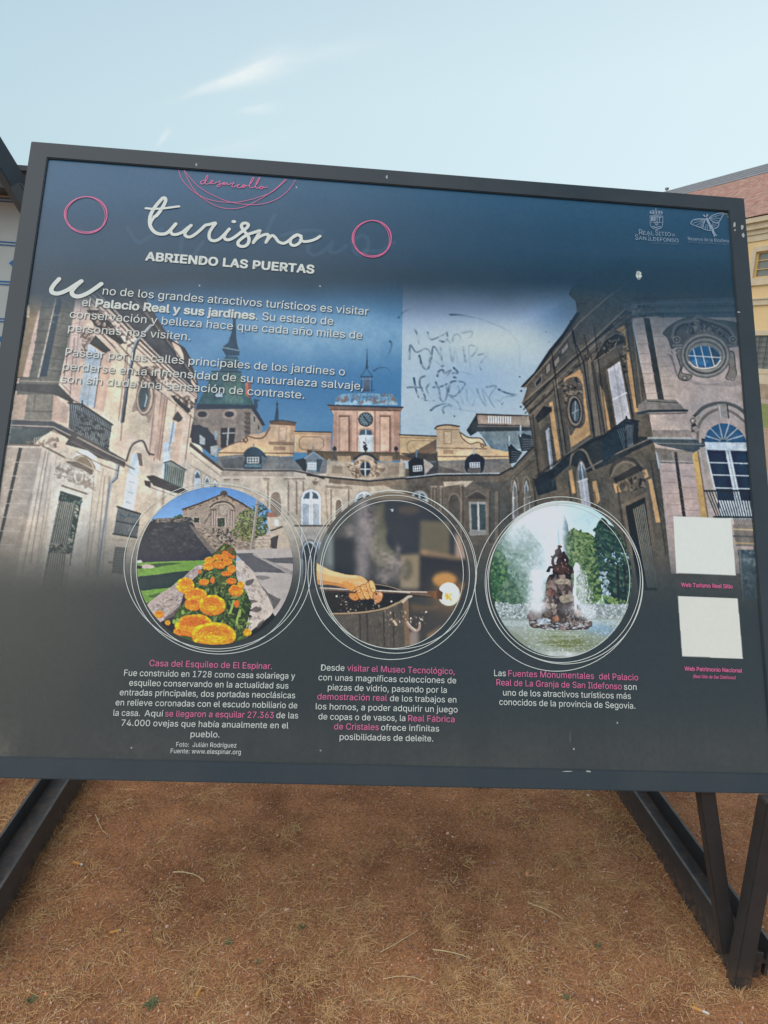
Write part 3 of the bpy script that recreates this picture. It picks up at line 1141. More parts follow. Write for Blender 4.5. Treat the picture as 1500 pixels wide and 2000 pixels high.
def fast_mesh(name, V, F, mat, lin=None):
    me = bpy.data.meshes.new(name)
    nv = len(V); nf = len(F); k = F.shape[1]
    me.vertices.add(nv); me.vertices.foreach_set('co', np.asarray(V, np.float32).ravel())
    me.loops.add(nf * k); me.loops.foreach_set('vertex_index', np.asarray(F, np.int32).ravel())
    me.polygons.add(nf); me.polygons.foreach_set('loop_start', np.arange(0, nf * k, k, dtype=np.int32))
    me.update(calc_edges=True)
    if lin is not None:
        set_colours(me, lin)
    me.materials.append(mat)
    o = bpy.data.objects.new(name, me); COL.objects.link(o)
    return o


def canvas_grid(c, name, off, down=2):
    """the finished artwork as a finely divided flat sheet"""
    h, w = c.h // down, c.w // down
    a = c.a[:h * down, :w * down].reshape(h, down, w, down, 3).mean((1, 3))
    s = c.s0 + (c.s1 - c.s0) * (np.arange(w) / (w - 1)); t = c.t1 - (c.t1 - c.t0) * (np.arange(h) / (h - 1))
    S, T = np.meshgrid(s, t)
    V = P0[None] + S.ravel()[:, None] * np.array([1, 0, 0]) + T.ravel()[:, None] * PV[None] + PN[None] * off
    i = np.arange(h - 1)[:, None] * w + np.arange(w - 1)[None]
    F = np.stack([i, i + w, i + w + 1, i + 1], -1).reshape(-1, 4)
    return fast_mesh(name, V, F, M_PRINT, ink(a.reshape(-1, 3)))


def canvas_disc(c, name, off, outline, nr=190, nt=640):
    """round cut of an artwork; outline = closed curve in survey coordinates"""
    P = c.T(outline)
    d = np.concatenate([[0], np.cumsum(np.linalg.norm(np.diff(np.concatenate([P, P[:1]]), axis=0), axis=1))])
    q = np.linspace(0, d[-1], nt, endpoint=False)
    PP = np.concatenate([P, P[:1]])
    E = np.stack([np.interp(q, d, PP[:, 0]), np.interp(q, d, PP[:, 1])], 1)
    ctr = E.mean(0)
    rr = np.linspace(0.0, 1.0, nr + 1)[1:]
    X = ctr[None, None] + (E - ctr)[None] * rr[:, None, None]
    X = np.concatenate([ctr[None], X.reshape(-1, 2)])
    # average 2 x 2 samples round each point
    col = np.zeros((len(X), 3), np.float32)
    for dx, dy in ((-.5, -.5), (.5, -.5), (-.5, .5), (.5, .5)):
        xi = np.clip((X[:, 0] + dx).astype(int), 0, c.w - 1); yi = np.clip((X[:, 1] + dy).astype(int), 0, c.h - 1)
        col += c.a[yi, xi] / 4
    S = c.s0 + X[:, 0] / c.k; T = c.t1 - X[:, 1] / c.k
    V = P0[None] + S[:, None] * np.array([1, 0, 0]) + T[:, None] * PV[None] + PN[None] * off
    j = np.arange(nt); jn = (j + 1) % nt
    F = []
    for i in range(nr - 1):
        b0 = 1 + i * nt; b1 = b0 + nt
        F.append(np.stack([b0 + j, b1 + j, b1 + jn, b0 + jn], 1))
    F = np.concatenate(F)
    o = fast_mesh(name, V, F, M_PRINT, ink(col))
    # close the centre
    bm = bmesh.new(); bm.from_mesh(o.data); bm.verts.ensure_lookup_table()
    for k in range(nt):
        bm.faces.new((bm.verts[0], bm.verts[1 + k], bm.verts[1 + (k + 1) % nt]))
    bmesh.ops.recalc_face_normals(bm, faces=bm.faces[:])
    bm.to_mesh(o.data); bm.free()
    return o
# ------------------------------------------------------------------ the printed palace photograph
ident_z = Z(0, 0, 1.0)


def paint_palace():
    A = Canvas(S0, S1, T0, T1, 1180, 3)
    PX, PY = A.photo_xy()
    zr = Z(1000, 520, 3.0)            # right wing
    zl = Z(0, 520, 3.75)              # left wing, upper
    zb = Z(0, 850, 5.0)               # left wing, lower
    zc = Z(350, 600, 3.75)            # centre left
    zd = Z(600, 660, 10 / 3)          # centre right
    ident = lambda p: np.array(p, float)

    def lerp(a, b, f):
        return np.asarray(a, np.float32) + (np.asarray(b, np.float32) - np.asarray(a, np.float32)) * f[..., None]

    # --- sky of the print: a bluer half and a paler half that meet at a straight edge
    cl = 0.5 + 0.5 * np.clip(0.55 * A.n5 + 0.6 * A.n4 + 0.25 * A.n3 + 0.05 * A.n2, -1, 1)
    blue = lerp((72, 124, 168), (66, 118, 162), sstep(600, 830, PY))
    cloudy = np.exp(-((PY - 655) / 48) ** 2) * sstep(330, 560, PX) * 0.85 + 0.22 * np.exp(-((PY - 700) / 40) ** 2) * sstep(480, 380, PX) + 0.2 * sstep(760, 830, PY)
    blue = lerp(blue, (160, 192, 210), np.clip(cloudy * (0.25 + 1.1 * cl), 0, 1))
    pale = lerp((168, 190, 204), (190, 203, 208), cl)
    pale = lerp(pale, (134, 154, 188), sstep(668, 596, PY) * (0.55 + .5 * cl))
    pale = lerp(pale, (206, 214, 204), np.exp(-((PX - 960) / 95) ** 2 - ((PY - 672) / 36) ** 2) * 0.75)
    pale = lerp(pale, (150, 178, 204), np.exp(-((PX - 925) / 100) ** 2 - ((PY - 745) / 50) ** 2) * 0.8)
    pale = lerp(pale, (120, 160, 205), np.exp(-((PX - 1090) / 45) ** 2 - ((PY - 610) / 38) ** 2) * 0.7)
    seam = PX > 788 - (PY - 480) * 5 / 320
    A.a[:] = np.where(seam[..., None], pale, blue)
    sky0 = A.a.copy()
    # court walls behind everything, down to the foot of the picture
    court = lerp((200, 184, 166), (104, 94, 84), sstep(690, 800, PX + 40 * A.n5))
    A.a[:] = lerp(A.a, court * (1 + .06 * A.tex[..., None]), (PY > 915).astype(np.float32))

    # --- far tower with a spire
    sp = (50, 80, 100)
    A.poly(zc([(395, 90), (415, 90), (420, 230), (430, 290), (445, 322), (440, 356), (345, 356), (315, 312), (322, 288), (360, 258), (385, 180)]), sp)
    A.ell(zc, 405, 75, 22, 20, (58, 90, 112))
    A.poly(zc([(347, 356), (430, 362), (442, 400), (432, 470), (300, 470), (312, 400)]), (60, 92, 106))
    A.line(zc([(318, 296), (440, 318)]), 2.2, (130, 150, 160)); A.line(zc([(308, 380), (440, 392)]), 2.0, (105, 138, 150))
    A.poly(zc([(245, 470), (450, 470), (475, 550), (552, 722), (128, 722), (210, 560)]), (62, 94, 100), 1, .16)
    A.poly(zc([(330, 520), (450, 520), (470, 700), (340, 705)]), (84, 116, 112), .7, .2)
    A.line(zc([(240, 470), (452, 474)]), 2.4, (40, 60, 72))
    A.poly(zc([(485, 552), (526, 550), (522, 672), (486, 640)]), (176, 98, 78)); A.poly(zc([(506, 552), (526, 550), (522, 672), (508, 660)]), (140, 78, 66))
    A.poly(zc([(545, 670), (600, 680), (575, 690), (578, 745), (550, 740)]), (48, 74, 98))
    A.poly(zc([(255, 610), (290, 560), (325, 612), (325, 665), (255, 668)]), (50, 76, 90)); A.poly(zc([(268, 625), (318, 625), (318, 658), (268, 658)]), (150, 172, 182))
    A.poly(zc([(100, 742), (530, 742), (522, 935), (470, 985), (290, 1040), (60, 1040), (80, 800)]), (132, 120, 112), 1, .14)
    A.poly(zc([(525, 745), (607, 862), (607, 912), (512, 945)]), (150, 138, 126), 1, .12)
    for y in range(770, 930, 34):
        A.poly(zc([(474, y), (522, y), (522, y + 17), (486, y + 17)]), (92, 82, 76))
        A.poly(zc([(490, y + 17), (522, y + 17), (522, y + 33), (474, y + 33)]), (108, 96, 88))
    A.poly(zc([(128, 708), (548, 716), (632, 864), (610, 870), (528, 744), (128, 748)]), (44, 64, 78))
    for x in (170, 368):
        A.ell(zc, x, 786, 54, 34, (150, 136, 124)); A.ell(zc, x, 784, 34, 22, (48, 58, 68))
    A.poly(zc([(304, 884), (412, 884), (402, 1004), (304, 1034)]), (52, 56, 60))
    A.line(zc([(362, 886), (352, 1010)]), 2.6, (170, 170, 168)); A.line(zc([(318, 924), (404, 920)]), 2.0, (170, 170, 168))
    A.poly(zc([(180, 880), (215, 880), (210, 960), (180, 960)]), (58, 60, 66))
    for q in ([(546, 800), (556, 800), (556, 840), (546, 835)], [(578, 862), (586, 870), (586, 898), (578, 890)]):
        A.poly(zc(q), (62, 62, 66))
    # small spire
    A.poly(zc([(696, 830), (708, 752), (714, 700), (717, 645), (721, 700), (726, 752), (730, 830)]), (48, 74, 94)); A.ell(zc, 717, 710, 11, 12, (48, 74, 94))

    # --- gable left of the clock tower
    pe = (206, 162, 124)
    A.poly(zc([(665, 845), (855, 845), (850, 880), (835, 1092), (290, 1104), (285, 1062), (330, 1030), (400, 1002), (452, 985), (468, 955), (520, 932), (590, 925), (640, 905), (660, 870)]), pe, 1, .07, (222, 172, 112), (zc([(600, 860)])[0], zc([(600, 1100)])[0]))
    A.line(smooth(zc([(470, 975), (500, 945), (560, 960), (620, 950), (665, 880)])), 3.0, (130, 95, 72))
    A.line(smooth(zc([(470, 965), (485, 990), (500, 972), (490, 950)])), 2.6, (110, 80, 62))
    A.line(smooth(zc([(300, 1046), (400, 996), (470, 985)])), 2.2, (120, 92, 74))
    A.poly(zc([(660, 836), (760, 826), (858, 846), (850, 868), (668, 858)]), (110, 86, 72))
    A.line(zc([(664, 836), (760, 828), (856, 846)]), 2.4, (60, 66, 74))
    A.poly(zc([(812, 870), (850, 870), (834, 1090), (806, 1080)]), (186, 140, 104), .8)
    A.poly(zc([(730, 872), (790, 872), (785, 984), (725, 984)]), (188, 142, 106)); A.poly(zc([(738, 880), (782, 880), (778, 976), (734, 976)]), (214, 170, 132))
    A.line(zc([(660, 990), (842, 994)]), 3.0, (150, 112, 84)); A.line(zc([(660, 1002), (842, 1006)]), 2, (122, 92, 70))
    A.poly(zc([(690, 1020), (780, 1020), (780, 1048), (690, 1048)]), (168, 126, 94)); A.line(zc([(292, 1066), (838, 1070)]), 2.4, (120, 90, 68))
    # wall between gable and tower
    A.poly(zc([(848, 912), (1112, 918), (1112, 1064), (840, 1064)]), (218, 170, 112), 1, .06, (206, 160, 128), (zc([(850, 1000)])[0], zc([(1110, 1000)])[0]))
    A.line(zc([(848, 910), (1114, 916)]), 2.6, (72, 66, 66)); A.line(zc([(850, 926), (1114, 930)]), 2.0, (170, 128, 86))
    A.line(zc([(905, 948), (1030, 950), (1056, 970), (1056, 1020), (1030, 1044), (905, 1042), (880, 1020), (880, 970), (905, 948)]), 1.6, (150, 112, 78))
    A.poly(zc([(1076, 930), (1112, 930), (1112, 1064), (1076, 1064)]), (190, 142, 116), .8)
    # --- clock tower
    A.poly(zd([(150, 448), (612, 452), (604, 510), (602, 748), (158, 748), (172, 505)]), (206, 156, 128), 1, .06)
    A.poly(zd([(560, 470), (606, 476), (602, 748), (560, 748)]), (176, 128, 104), .9)
    A.poly(zd([(172, 470), (196, 470), (196, 748), (160, 748)]), (182, 134, 110), .8)
    A.poly(zd([(325, 478), (440, 478), (440, 748), (325, 748)]), (214, 168, 138))
    A.line(zd([(325, 480), (325, 748)]), 1.8, (162, 118, 96)); A.line(zd([(440, 480), (440, 748)]), 2.4, (148, 106, 88))
    for a, b in ((203, 290), (468, 556)):
        A.poly(zd([(a, 500), (b, 500), (b - 2, 742), (a, 742)]), (178, 130, 106)); A.poly(zd([(a + 10, 512), (b - 20, 512), (b - 20, 734), (a + 10, 734)]), (216, 164, 132))
        A.line(zd([(a + 8, 510), (b - 18, 510), (b - 18, 736)]), 2.6, (120, 86, 70))
    A.poly(zd([(136, 438), (622, 450), (612, 476), (600, 470), (150, 466)]), (122, 100, 90)); A.line(zd([(134, 438), (380, 446), (622, 452)]), 3.0, (56, 64, 76))
    A.line(zd([(150, 468), (604, 474)]), 2.0, (90, 72, 66))
    # clock
    A.ell(zd, 380, 531, 48, 47, (44, 52, 62)); A.ell(zd, 379, 530, 41, 40, (112, 122, 126)); A.ell(zd, 379, 530, 24, 23, (92, 104, 110))
    for k in range(12):
        t = k * math.pi / 6
        A.line(zd([(379 + 29 * math.sin(t), 530 - 28 * math.cos(t)), (379 + 39 * math.sin(t), 530 - 38 * math.cos(t))]), 1.4, (45, 52, 60))
    A.line(zd([(379, 530), (362, 500)]), 1.8, (34, 42, 50)); A.line(zd([(379, 530), (400, 552)]), 2.0, (34, 42, 50))
    # arched window beneath it
    A.ell(zd, 380, 640, 58, 60, (186, 138, 112)); A.ell(zd, 380, 640, 46, 50, (160, 118, 98))
    A.ell(zd, 381, 640, 42, 46, (92, 108, 118)); A.poly(zd([(334, 632), (426, 632), (426, 752), (334, 752)]), (188, 198, 204))
    A.line(zd([(381, 596), (381, 750)]), 2.0, (150, 160, 168)); A.poly(zd([(346, 602), (416, 602), (420, 628), (342, 628)]), (78, 92, 104)); A.line(zd([(381, 596), (381, 630)]), 1.8, (180, 186, 190))
    A.poly(zd([(346, 660), (374, 660), (374, 745), (346, 745)]), (206, 214, 220)); A.line(zd([(334, 640), (426, 640)]), 2.4, (210, 214, 214))
    A.speck(zd([(365, 680), (385, 680), (385, 715), (365, 715)]), 8, 3, [(40, 44, 48)], 1)
    # dome and lantern
    A.poly(zd([(178, 436), (184, 392), (216, 366), (300, 360), (400, 360), (556, 366), (580, 392), (588, 438)]), (112, 152, 180), 1, .14)
    A.poly(zd([(178, 436), (184, 415), (585, 418), (588, 438)]), (142, 172, 190))
    A.speck(zd([(180, 420), (190, 380), (560, 370), (585, 435)]), 70, 4.5, [(140, 110, 100), (85, 120, 150), (160, 186, 200)], .8)
    for x in range(215, 580, 44):
        A.line(zd([(x, 366), (x - 6 + (x - 380) * .08, 418)]), 1.2, (78, 108, 134))
    ln = (52, 78, 104)
    for x in (352, 372, 396, 420):
        A.line(zd([(x, 255), (x, 350)]), 2.0, ln)
    A.poly(zd([(370, 262), (404, 262), (408, 350), (366, 350)]), (78, 90, 108)); A.line(zd([(346, 252), (426, 252)]), 2.6, ln); A.line(zd([(350, 268), (424, 268)]), 1.8, (108, 136, 160))
    A.line(smooth(zd([(348, 250), (368, 225), (386, 200), (404, 225), (424, 250)])), 1.6, ln)
    A.poly(zd([(381, 195), (389, 45), (396, 195)]), ln); A.ell(zd, 388, 190, 12, 12, ln); A.line(zd([(340, 340), (440, 340)]), 1.4, ln)
    # --- terrace balustrade
    A.poly(zd([(0, 730), (160, 742), (610, 748), (850, 742), (850, 800), (0, 800)]), (128, 106, 84), 1, .12)
    A.bars(zd, [(0, 738), (850, 744), (850, 790), (0, 790)], 90, 1.2, (70, 60, 52), .8)
    A.line(zd([(0, 734), (160, 744), (610, 750), (850, 744)]), 2.2, (88, 74, 62))
    for a, b in ((196, 285), (470, 552)):
        A.poly(zd([(a, 768), (b, 770), (b, 806), (a, 804)]), (206, 168, 122)); A.bars(zd, [(a, 770), (b, 772), (b, 804), (a, 802)], 14, .8, (140, 108, 80))
    for x in (178, 380, 578):
        A.ell(zd, x, 722, 14, 14, (48, 52, 58)); A.poly(zd([(x - 7, 730), (x + 7, 730), (x + 12, 790), (x - 12, 790)]), (92, 84, 76)); A.ell(zd, x, 712, 5, 9, (48, 52, 58))
    # right of the tower: yellow wall half in shadow, gable with scroll
    A.poly(zd([(604, 632), (842, 640), (842, 790), (602, 760)]), (206, 164, 108), 1, .07)
    A.line(zd([(600, 630), (845, 640)]), 2.6, (74, 68, 66)); A.line(zd([(604, 648), (842, 654)]), 1.6, (160, 122, 80))
    A.line(zd([(670, 668), (800, 670), (822, 688), (822, 730), (800, 745), (670, 745), (650, 728), (650, 688), (670, 668)]), 1.4, (150, 116, 78))
    A.poly(zd([(690, 745), (842, 656), (842, 800), (604, 790)]), (104, 84, 70), .82); A.poly(zd([(604, 748), (850, 752), (850, 830), (700, 800)]), (62, 62, 64), .75)
    A.poly(zd([(834, 590), (850, 576), (916, 568), (984, 576), (990, 604), (1000, 622), (1040, 640), (1130, 658), (1160, 700), (1312, 738), (1312, 796), (848, 800), (844, 640)]), (208, 168, 120), 1, .07, (220, 178, 124), (zd([(900, 600)])[0], zd([(1100, 780)])[0]))
    A.line(smooth(zd([(830, 592), (850, 574), (916, 566), (988, 576)])), 3.0, (84, 74, 70)); A.line(zd([(840, 596), (990, 598)]), 1.6, (140, 108, 82))
    A.poly(zd([(885, 604), (942, 604), (940, 692), (885, 692)]), (180, 140, 100)); A.poly(zd([(893, 612), (934, 612), (932, 684), (893, 684)]), (216, 178, 130))
    A.poly(smooth(zd([(1002, 622), (1060, 650), (1120, 656), (1160, 700), (1130, 704), (1100, 690), (1050, 694), (1010, 660)]), 6, True), (226, 186, 138))
    A.line(smooth(zd([(990, 610), (1010, 655), (1060, 690), (1110, 680), (1150, 700)])), 2.4, (130, 100, 76)); A.line(smooth(zd([(1000, 618), (1050, 648), (1130, 655), (1164, 702)])), 2.6, (96, 84, 78))
    A.line(smooth(zd([(1125, 700), (1140, 690), (1150, 704), (1138, 712), (1128, 704)])), 2.0, (120, 92, 70))
    A.line(zd([(846, 716), (1165, 722)]), 2.4, (150, 114, 82)); A.poly(zd([(884, 728), (950, 728), (950, 756), (884, 756)]), (172, 132, 94)); A.poly(zd([(1000, 734), (1090, 734), (1090, 760), (1000, 758)]), (224, 186, 138))
    A.line(zd([(846, 772), (1310, 772)]), 2.6, (132, 104, 82))
    # far terrace roof with balustrade
    A.poly(zd([(1110, 606), (1470, 600), (1470, 700), (1300, 740), (1200, 722)]), (112, 126, 134), 1, .13)
    A.poly(zd([(1034, 602), (1098, 498), (1108, 492), (1448, 506), (1460, 604), (1110, 610), (1062, 640)]), (66, 70, 74), 1, .1)
    A.poly(zd([(1104, 502), (1444, 512), (1450, 570), (1112, 560)]), (150, 132, 120), 1, .12)
    A.poly(zd([(1170, 514), (1440, 520), (1440, 556), (1170, 552)]), (98, 88, 82))
    A.bars(zd, [(1172, 512), (1440, 520), (1440, 556), (1172, 550)], 17, 3.2, (222, 222, 216))
    A.line(zd([(1100, 496), (1448, 508)]), 2.8, (70, 68, 68)); A.poly(zd([(1130, 510), (1172, 512), (1172, 560), (1130, 558)]), (160, 140, 126))
    A.line(zd([(1110, 574), (1455, 578)]), 2.2, (120, 110, 104))
    # slate roofs
    A.poly(zc([(268, 1118), (300, 1092), (470, 1076), (838, 1098), (842, 1196), (620, 1196), (300, 1192)]), (118, 118, 116), 1, .14)
    A.poly(zc([(300, 1120), (470, 1095), (478, 1175), (330, 1180)]), (86, 88, 90), .8)
    A.poly(zc([(846, 1118), (935, 1098), (930, 1206), (890, 1196)]), (58, 64, 68)); A.poly(zc([(842, 1120), (880, 1160), (920, 1210), (842, 1196)]), (124, 122, 118))
    A.poly(zd([(848, 800), (1318, 784), (1330, 842), (1250, 884), (850, 888)]), (126, 120, 114), 1, .15)
    A.poly(zd([(640, 892), (820, 812), (852, 800), (852, 888), (760, 900)]), (74, 74, 76), 1, .1); A.poly(zd([(850, 830), (1040, 880), (850, 886)]), (86, 82, 80), .8)
    A.poly(zd([(0, 800), (120, 790), (140, 880), (0, 890)]), (122, 122, 120), 1, .12)
    # dormers
    A.poly(smooth(zc([(468, 1085), (490, 1045), (545, 1022), (605, 1050), (648, 1112), (606, 1120), (604, 1184), (478, 1184), (480, 1100)]), 4, True), (60, 74, 84))
    A.poly(zc([(604, 1085), (650, 1112), (606, 1184)]), (96, 108, 116))
    A.poly(zc([(498, 1098), (584, 1098), (582, 1142), (498, 1142)]), (70, 84, 96)); A.pane_grid(zc, [(500, 1100), (582, 1100), (581, 1140), (500, 1140)], 4, 2, 1.4, (224, 226, 222))
    A.line(zc([(545, 1025), (545, 1000)]), 2, (110, 130, 140)); A.poly(zc([(480, 1150), (602, 1150), (602, 1172), (480, 1172)]), (96, 118, 130))
    A.poly(zc([(926, 1104), (984, 1058), (1054, 1112), (1030, 1206), (938, 1204)]), (118, 128, 134), 1, .1)
    A.line(zc([(920, 1108), (984, 1060), (1056, 1114)]), 3.0, (146, 156, 160)); A.poly(zc([(1006, 1110), (1050, 1114), (1028, 1206), (1004, 1204)]), (72, 82, 90))
    A.poly(zc([(936, 1132), (1008, 1132), (1006, 1196), (938, 1194)]), (150, 160, 164)); A.pane_grid(zc, [(944, 1142), (1000, 1142), (999, 1186), (944, 1184)], 4, 2, 1.4, (232, 232, 228)); A.line(zc([(983, 1060), (981, 1020)]), 2.4, (120, 136, 146))
    A.poly(zd([(655, 806), (702, 772), (764, 798), (758, 902), (664, 904)]), (42, 50, 56)); A.poly(zd([(756, 786), (822, 830), (764, 894)]), (158, 150, 144))
    A.poly(zd([(688, 834), (746, 828), (746, 866), (690, 870)]), (60, 70, 78)); A.pane_grid(zd, [(690, 836), (744, 830), (744, 864), (691, 868)], 4, 2, 1.5, (226, 226, 220)); A.line(zd([(710, 775), (710, 728)]), 2.6, (100, 124, 142))
    A.poly(smooth(zd([(1026, 806), (1050, 768), (1092, 752), (1136, 772), (1154, 800), (1132, 880), (1040, 878)]), 4, True), (50, 58, 64))
    A.poly(zd([(1056, 812), (1122, 808), (1122, 842), (1058, 846)]), (70, 80, 88)); A.pane_grid(zd, [(1058, 814), (1120, 811), (1120, 840), (1060, 843)], 4, 2, 1.5, (226, 226, 220)); A.line(zd([(1084, 756), (1084, 705)]), 2.4, (160, 170, 174)); A.poly(zd([(1044, 848), (1130, 844), (1128, 878), (1044, 878)]), (104, 98, 94))
    A.poly(zd([(1302, 690), (1320, 684), (1352, 720), (1400, 745), (1360, 810), (1316, 820)]), (46, 52, 58)); A.poly(zd([(1372, 630), (1400, 620), (1470, 640), (1470, 730), (1392, 740)]), (56, 62, 68))
    A.line(zd([(1314, 640), (1312, 700)]), 2.4, (170, 186, 196)); A.ell(zd, 1316, 684, 10, 14, (120, 140, 152)); A.line(zd([(1388, 570), (1386, 640)]), 2.4, (180, 194, 202)); A.ell(zd, 1389, 615, 11, 14, (130, 150, 162))
    A.rows(zd, [(1330, 730), (1400, 745), (1364, 800), (1325, 815)], 5, 1, (110, 116, 120)); A.rows(zd, [(1400, 650), (1470, 660), (1470, 720), (1400, 735)], 5, 1, (116, 122, 126))
    # --- ground storey of the court
    A.poly(zd([(-300, 880), (0, 892), (140, 905), (400, 928), (640, 908), (850, 888), (1250, 884), (1330, 842), (1360, 1350), (-300, 1350)]), (206, 190, 168), 1, .09, (188, 170, 148), (zd([(-200, 1000)])[0], zd([(420, 1000)])[0]))
    A.poly(zd([(630, 908), (850, 888), (1250, 884), (1330, 842), (1360, 1350), (780, 1350), (650, 1180), (640, 1020)]), (104, 94, 84), 1, .15)
    A.poly(zd([(470, 930), (640, 910), (660, 1020), (560, 985), (500, 960)]), (124, 110, 94), .9, .12)
    A.poly(zd([(140, 908), (400, 934), (640, 912), (640, 948), (400, 966), (140, 945)]), (134, 116, 98), .95, .14)
    A.poly(zd([(886, 936), (1080, 930), (1030, 972), (1000, 952), (890, 968)]), (190, 172, 150), .9, .1)
    A.poly(zd([(1080, 940), (1280, 935), (1330, 900), (1330, 1330), (1180, 1330), (1190, 990)]), (72, 74, 72), .55, .12)
    # parapet with the round-window ornament
    A.poly(zd([(128, 800), (300, 806), (300, 905), (128, 895)]), (176, 158, 136), 1, .1); A.poly(zd([(470, 806), (640, 810), (636, 906), (470, 912)]), (158, 142, 124), 1, .1)
    for q in ([(160, 830), (230, 834), (230, 885), (160, 880)], [(525, 836), (605, 838), (602, 890), (525, 892)]):
        A.poly(zd(q), (150, 132, 112)); 
    for x in (142, 612):
        A.ell(zd, x, 806, 9, 20, (176, 160, 140)); A.poly(zd([(x - 14, 825), (x + 14, 825), (x + 16, 900), (x - 16, 900)]), (180, 164, 142))
    A.poly(smooth(zd([(250, 850), (262, 822), (300, 812), (330, 780), (380, 752), (440, 782), (462, 812), (500, 820), (518, 850), (480, 862), (452, 890), (478, 908), (420, 914), (330, 912), (290, 905), (312, 880), (290, 862)]), 5, True), (176, 154, 130), 1, .12)
    A.poly(zd([(296, 786), (340, 756), (380, 748), (424, 760), (470, 800), (440, 802), (412, 778), (380, 770), (346, 778), (322, 800)]), (66, 70, 76))
    A.line(smooth(zd([(318, 800), (346, 776), (380, 768), (414, 778), (446, 804)])), 2.6, (190, 168, 142))
    A.speck(zd([(255, 830), (330, 800), (440, 800), (515, 850), (460, 905), (300, 905)]), 150, 4.0, [(104, 84, 68), (206, 184, 156), (130, 108, 88)], .8, 2.2)
    A.ell(zd, 378, 852, 40, 56, (150, 128, 106)); A.ell(zd, 378, 852, 33, 48, (56, 66, 78)); A.line(zd([(378, 806), (378, 898)]), 2.2, (200, 200, 192)); A.line(zd([(348, 854), (408, 854)]), 2.2, (200, 200, 192))
    # eaves
    A.line(zc([(290, 1182), (520, 1190), (840, 1190), (960, 1212), (1060, 1246)]), 2.6, (150, 146, 142)); A.line(zc([(290, 1190), (520, 1198), (840, 1198), (960, 1222), (1060, 1256)]), 3.2, (84, 78, 74))
    A.line(zd([(0, 893), (140, 908), (400, 932), (640, 912)]), 3.6, (70, 66, 66)); A.line(zd([(640, 910), (760, 898), (850, 886), (1050, 884), (1250, 882)]), 2.4, (186, 190, 190)); A.line(zd([(640, 917), (760, 906), (850, 894), (1250, 890), (1330, 846)]), 3.4, (52, 52, 54))
    # orders and windows of the court
    dk = (128, 110, 94); lt = (222, 206, 184)

    def column(x, y0, y1, w=9, shade=False):
        c0, c1 = ((198, 180, 158), (138, 120, 102)) if not shade else ((124, 110, 96), (82, 74, 66))
        A.poly(zd([(x - w, y0), (x + w, y0), (x + w, y1), (x - w, y1)]), c0); A.poly(zd([(x + w * .3, y0), (x + w, y0), (x + w, y1), (x + w * .3, y1)]), c1)
        A.poly(zd([(x - w - 5, y0 - 16), (x + w + 5, y0 - 16), (x + w, y0), (x - w, y0)]), tuple(min(255, v + 18) for v in c0)); A.line(zd([(x - w - 6, y0 - 18), (x + w + 6, y0 - 18)]), 1.6, c1)
    A.poly(zd([(166, 960), (245, 968), (245, 1330), (166, 1330)]), (200, 180, 158), .8)
    for x in (148, 262):
        column(x, 985, 1340, 12)
    A.poly(zd([(120, 960), (290, 972), (290, 985), (120, 975)]), (160, 140, 120)); A.line(zd([(120, 990), (140, 1340)]), 1.6, dk, .6)
    A.poly(smooth(zd([(180, 1340), (178, 1075), (190, 1050), (204, 1044), (218, 1052), (228, 1078), (228, 1340)]), 4, True), (214, 198, 176)); A.poly(smooth(zd([(188, 1230), (186, 1080), (196, 1056), (206, 1052), (216, 1060), (222, 1085), (222, 1230)]), 4, True), (134, 116, 100))
    for x, s in ((812, True), (832, True), (872, True)):
        column(x, 975, 1340, 9, s)
    column(1005, 965, 1340, 11, True)
    A.poly(zd([(890, 940), (1040, 940), (1030, 952), (890, 955)]), (176, 160, 140))
    A.poly(smooth(zd([(922, 1200), (920, 1050), (934, 1024), (955, 1018), (975, 1026), (988, 1050), (990, 1200)]), 4, True), (90, 82, 74)); A.line(smooth(zd([(918, 1060), (930, 1024), (955, 1014), (980, 1024), (994, 1060)])), 2.0, (132, 118, 102))
    A.poly(zd([(1040, 1030), (1105, 992), (1180, 1036), (1180, 1050), (1040, 1046)]), (84, 76, 70)); A.line(zd([(1030, 1036), (1105, 994), (1186, 1040)]), 2.4, (122, 110, 98))
    A.poly(zd([(1050, 1064), (1172, 1068), (1178, 1282), (1058, 1286)]), (150, 146, 140)); A.poly(zd([(1064, 1082), (1104, 1082), (1108, 1248), (1070, 1248)]), (72, 82, 84)); A.poly(zd([(1118, 1082), (1158, 1084), (1162, 1250), (1122, 1248)]), (72, 82, 84)); A.line(zd([(1111, 1070), (1116, 1280)]), 2.4, (184, 182, 178))
    A.poly(zd([(1062, 1255), (1168, 1258), (1170, 1278), (1062, 1278)]), (142, 140, 136))

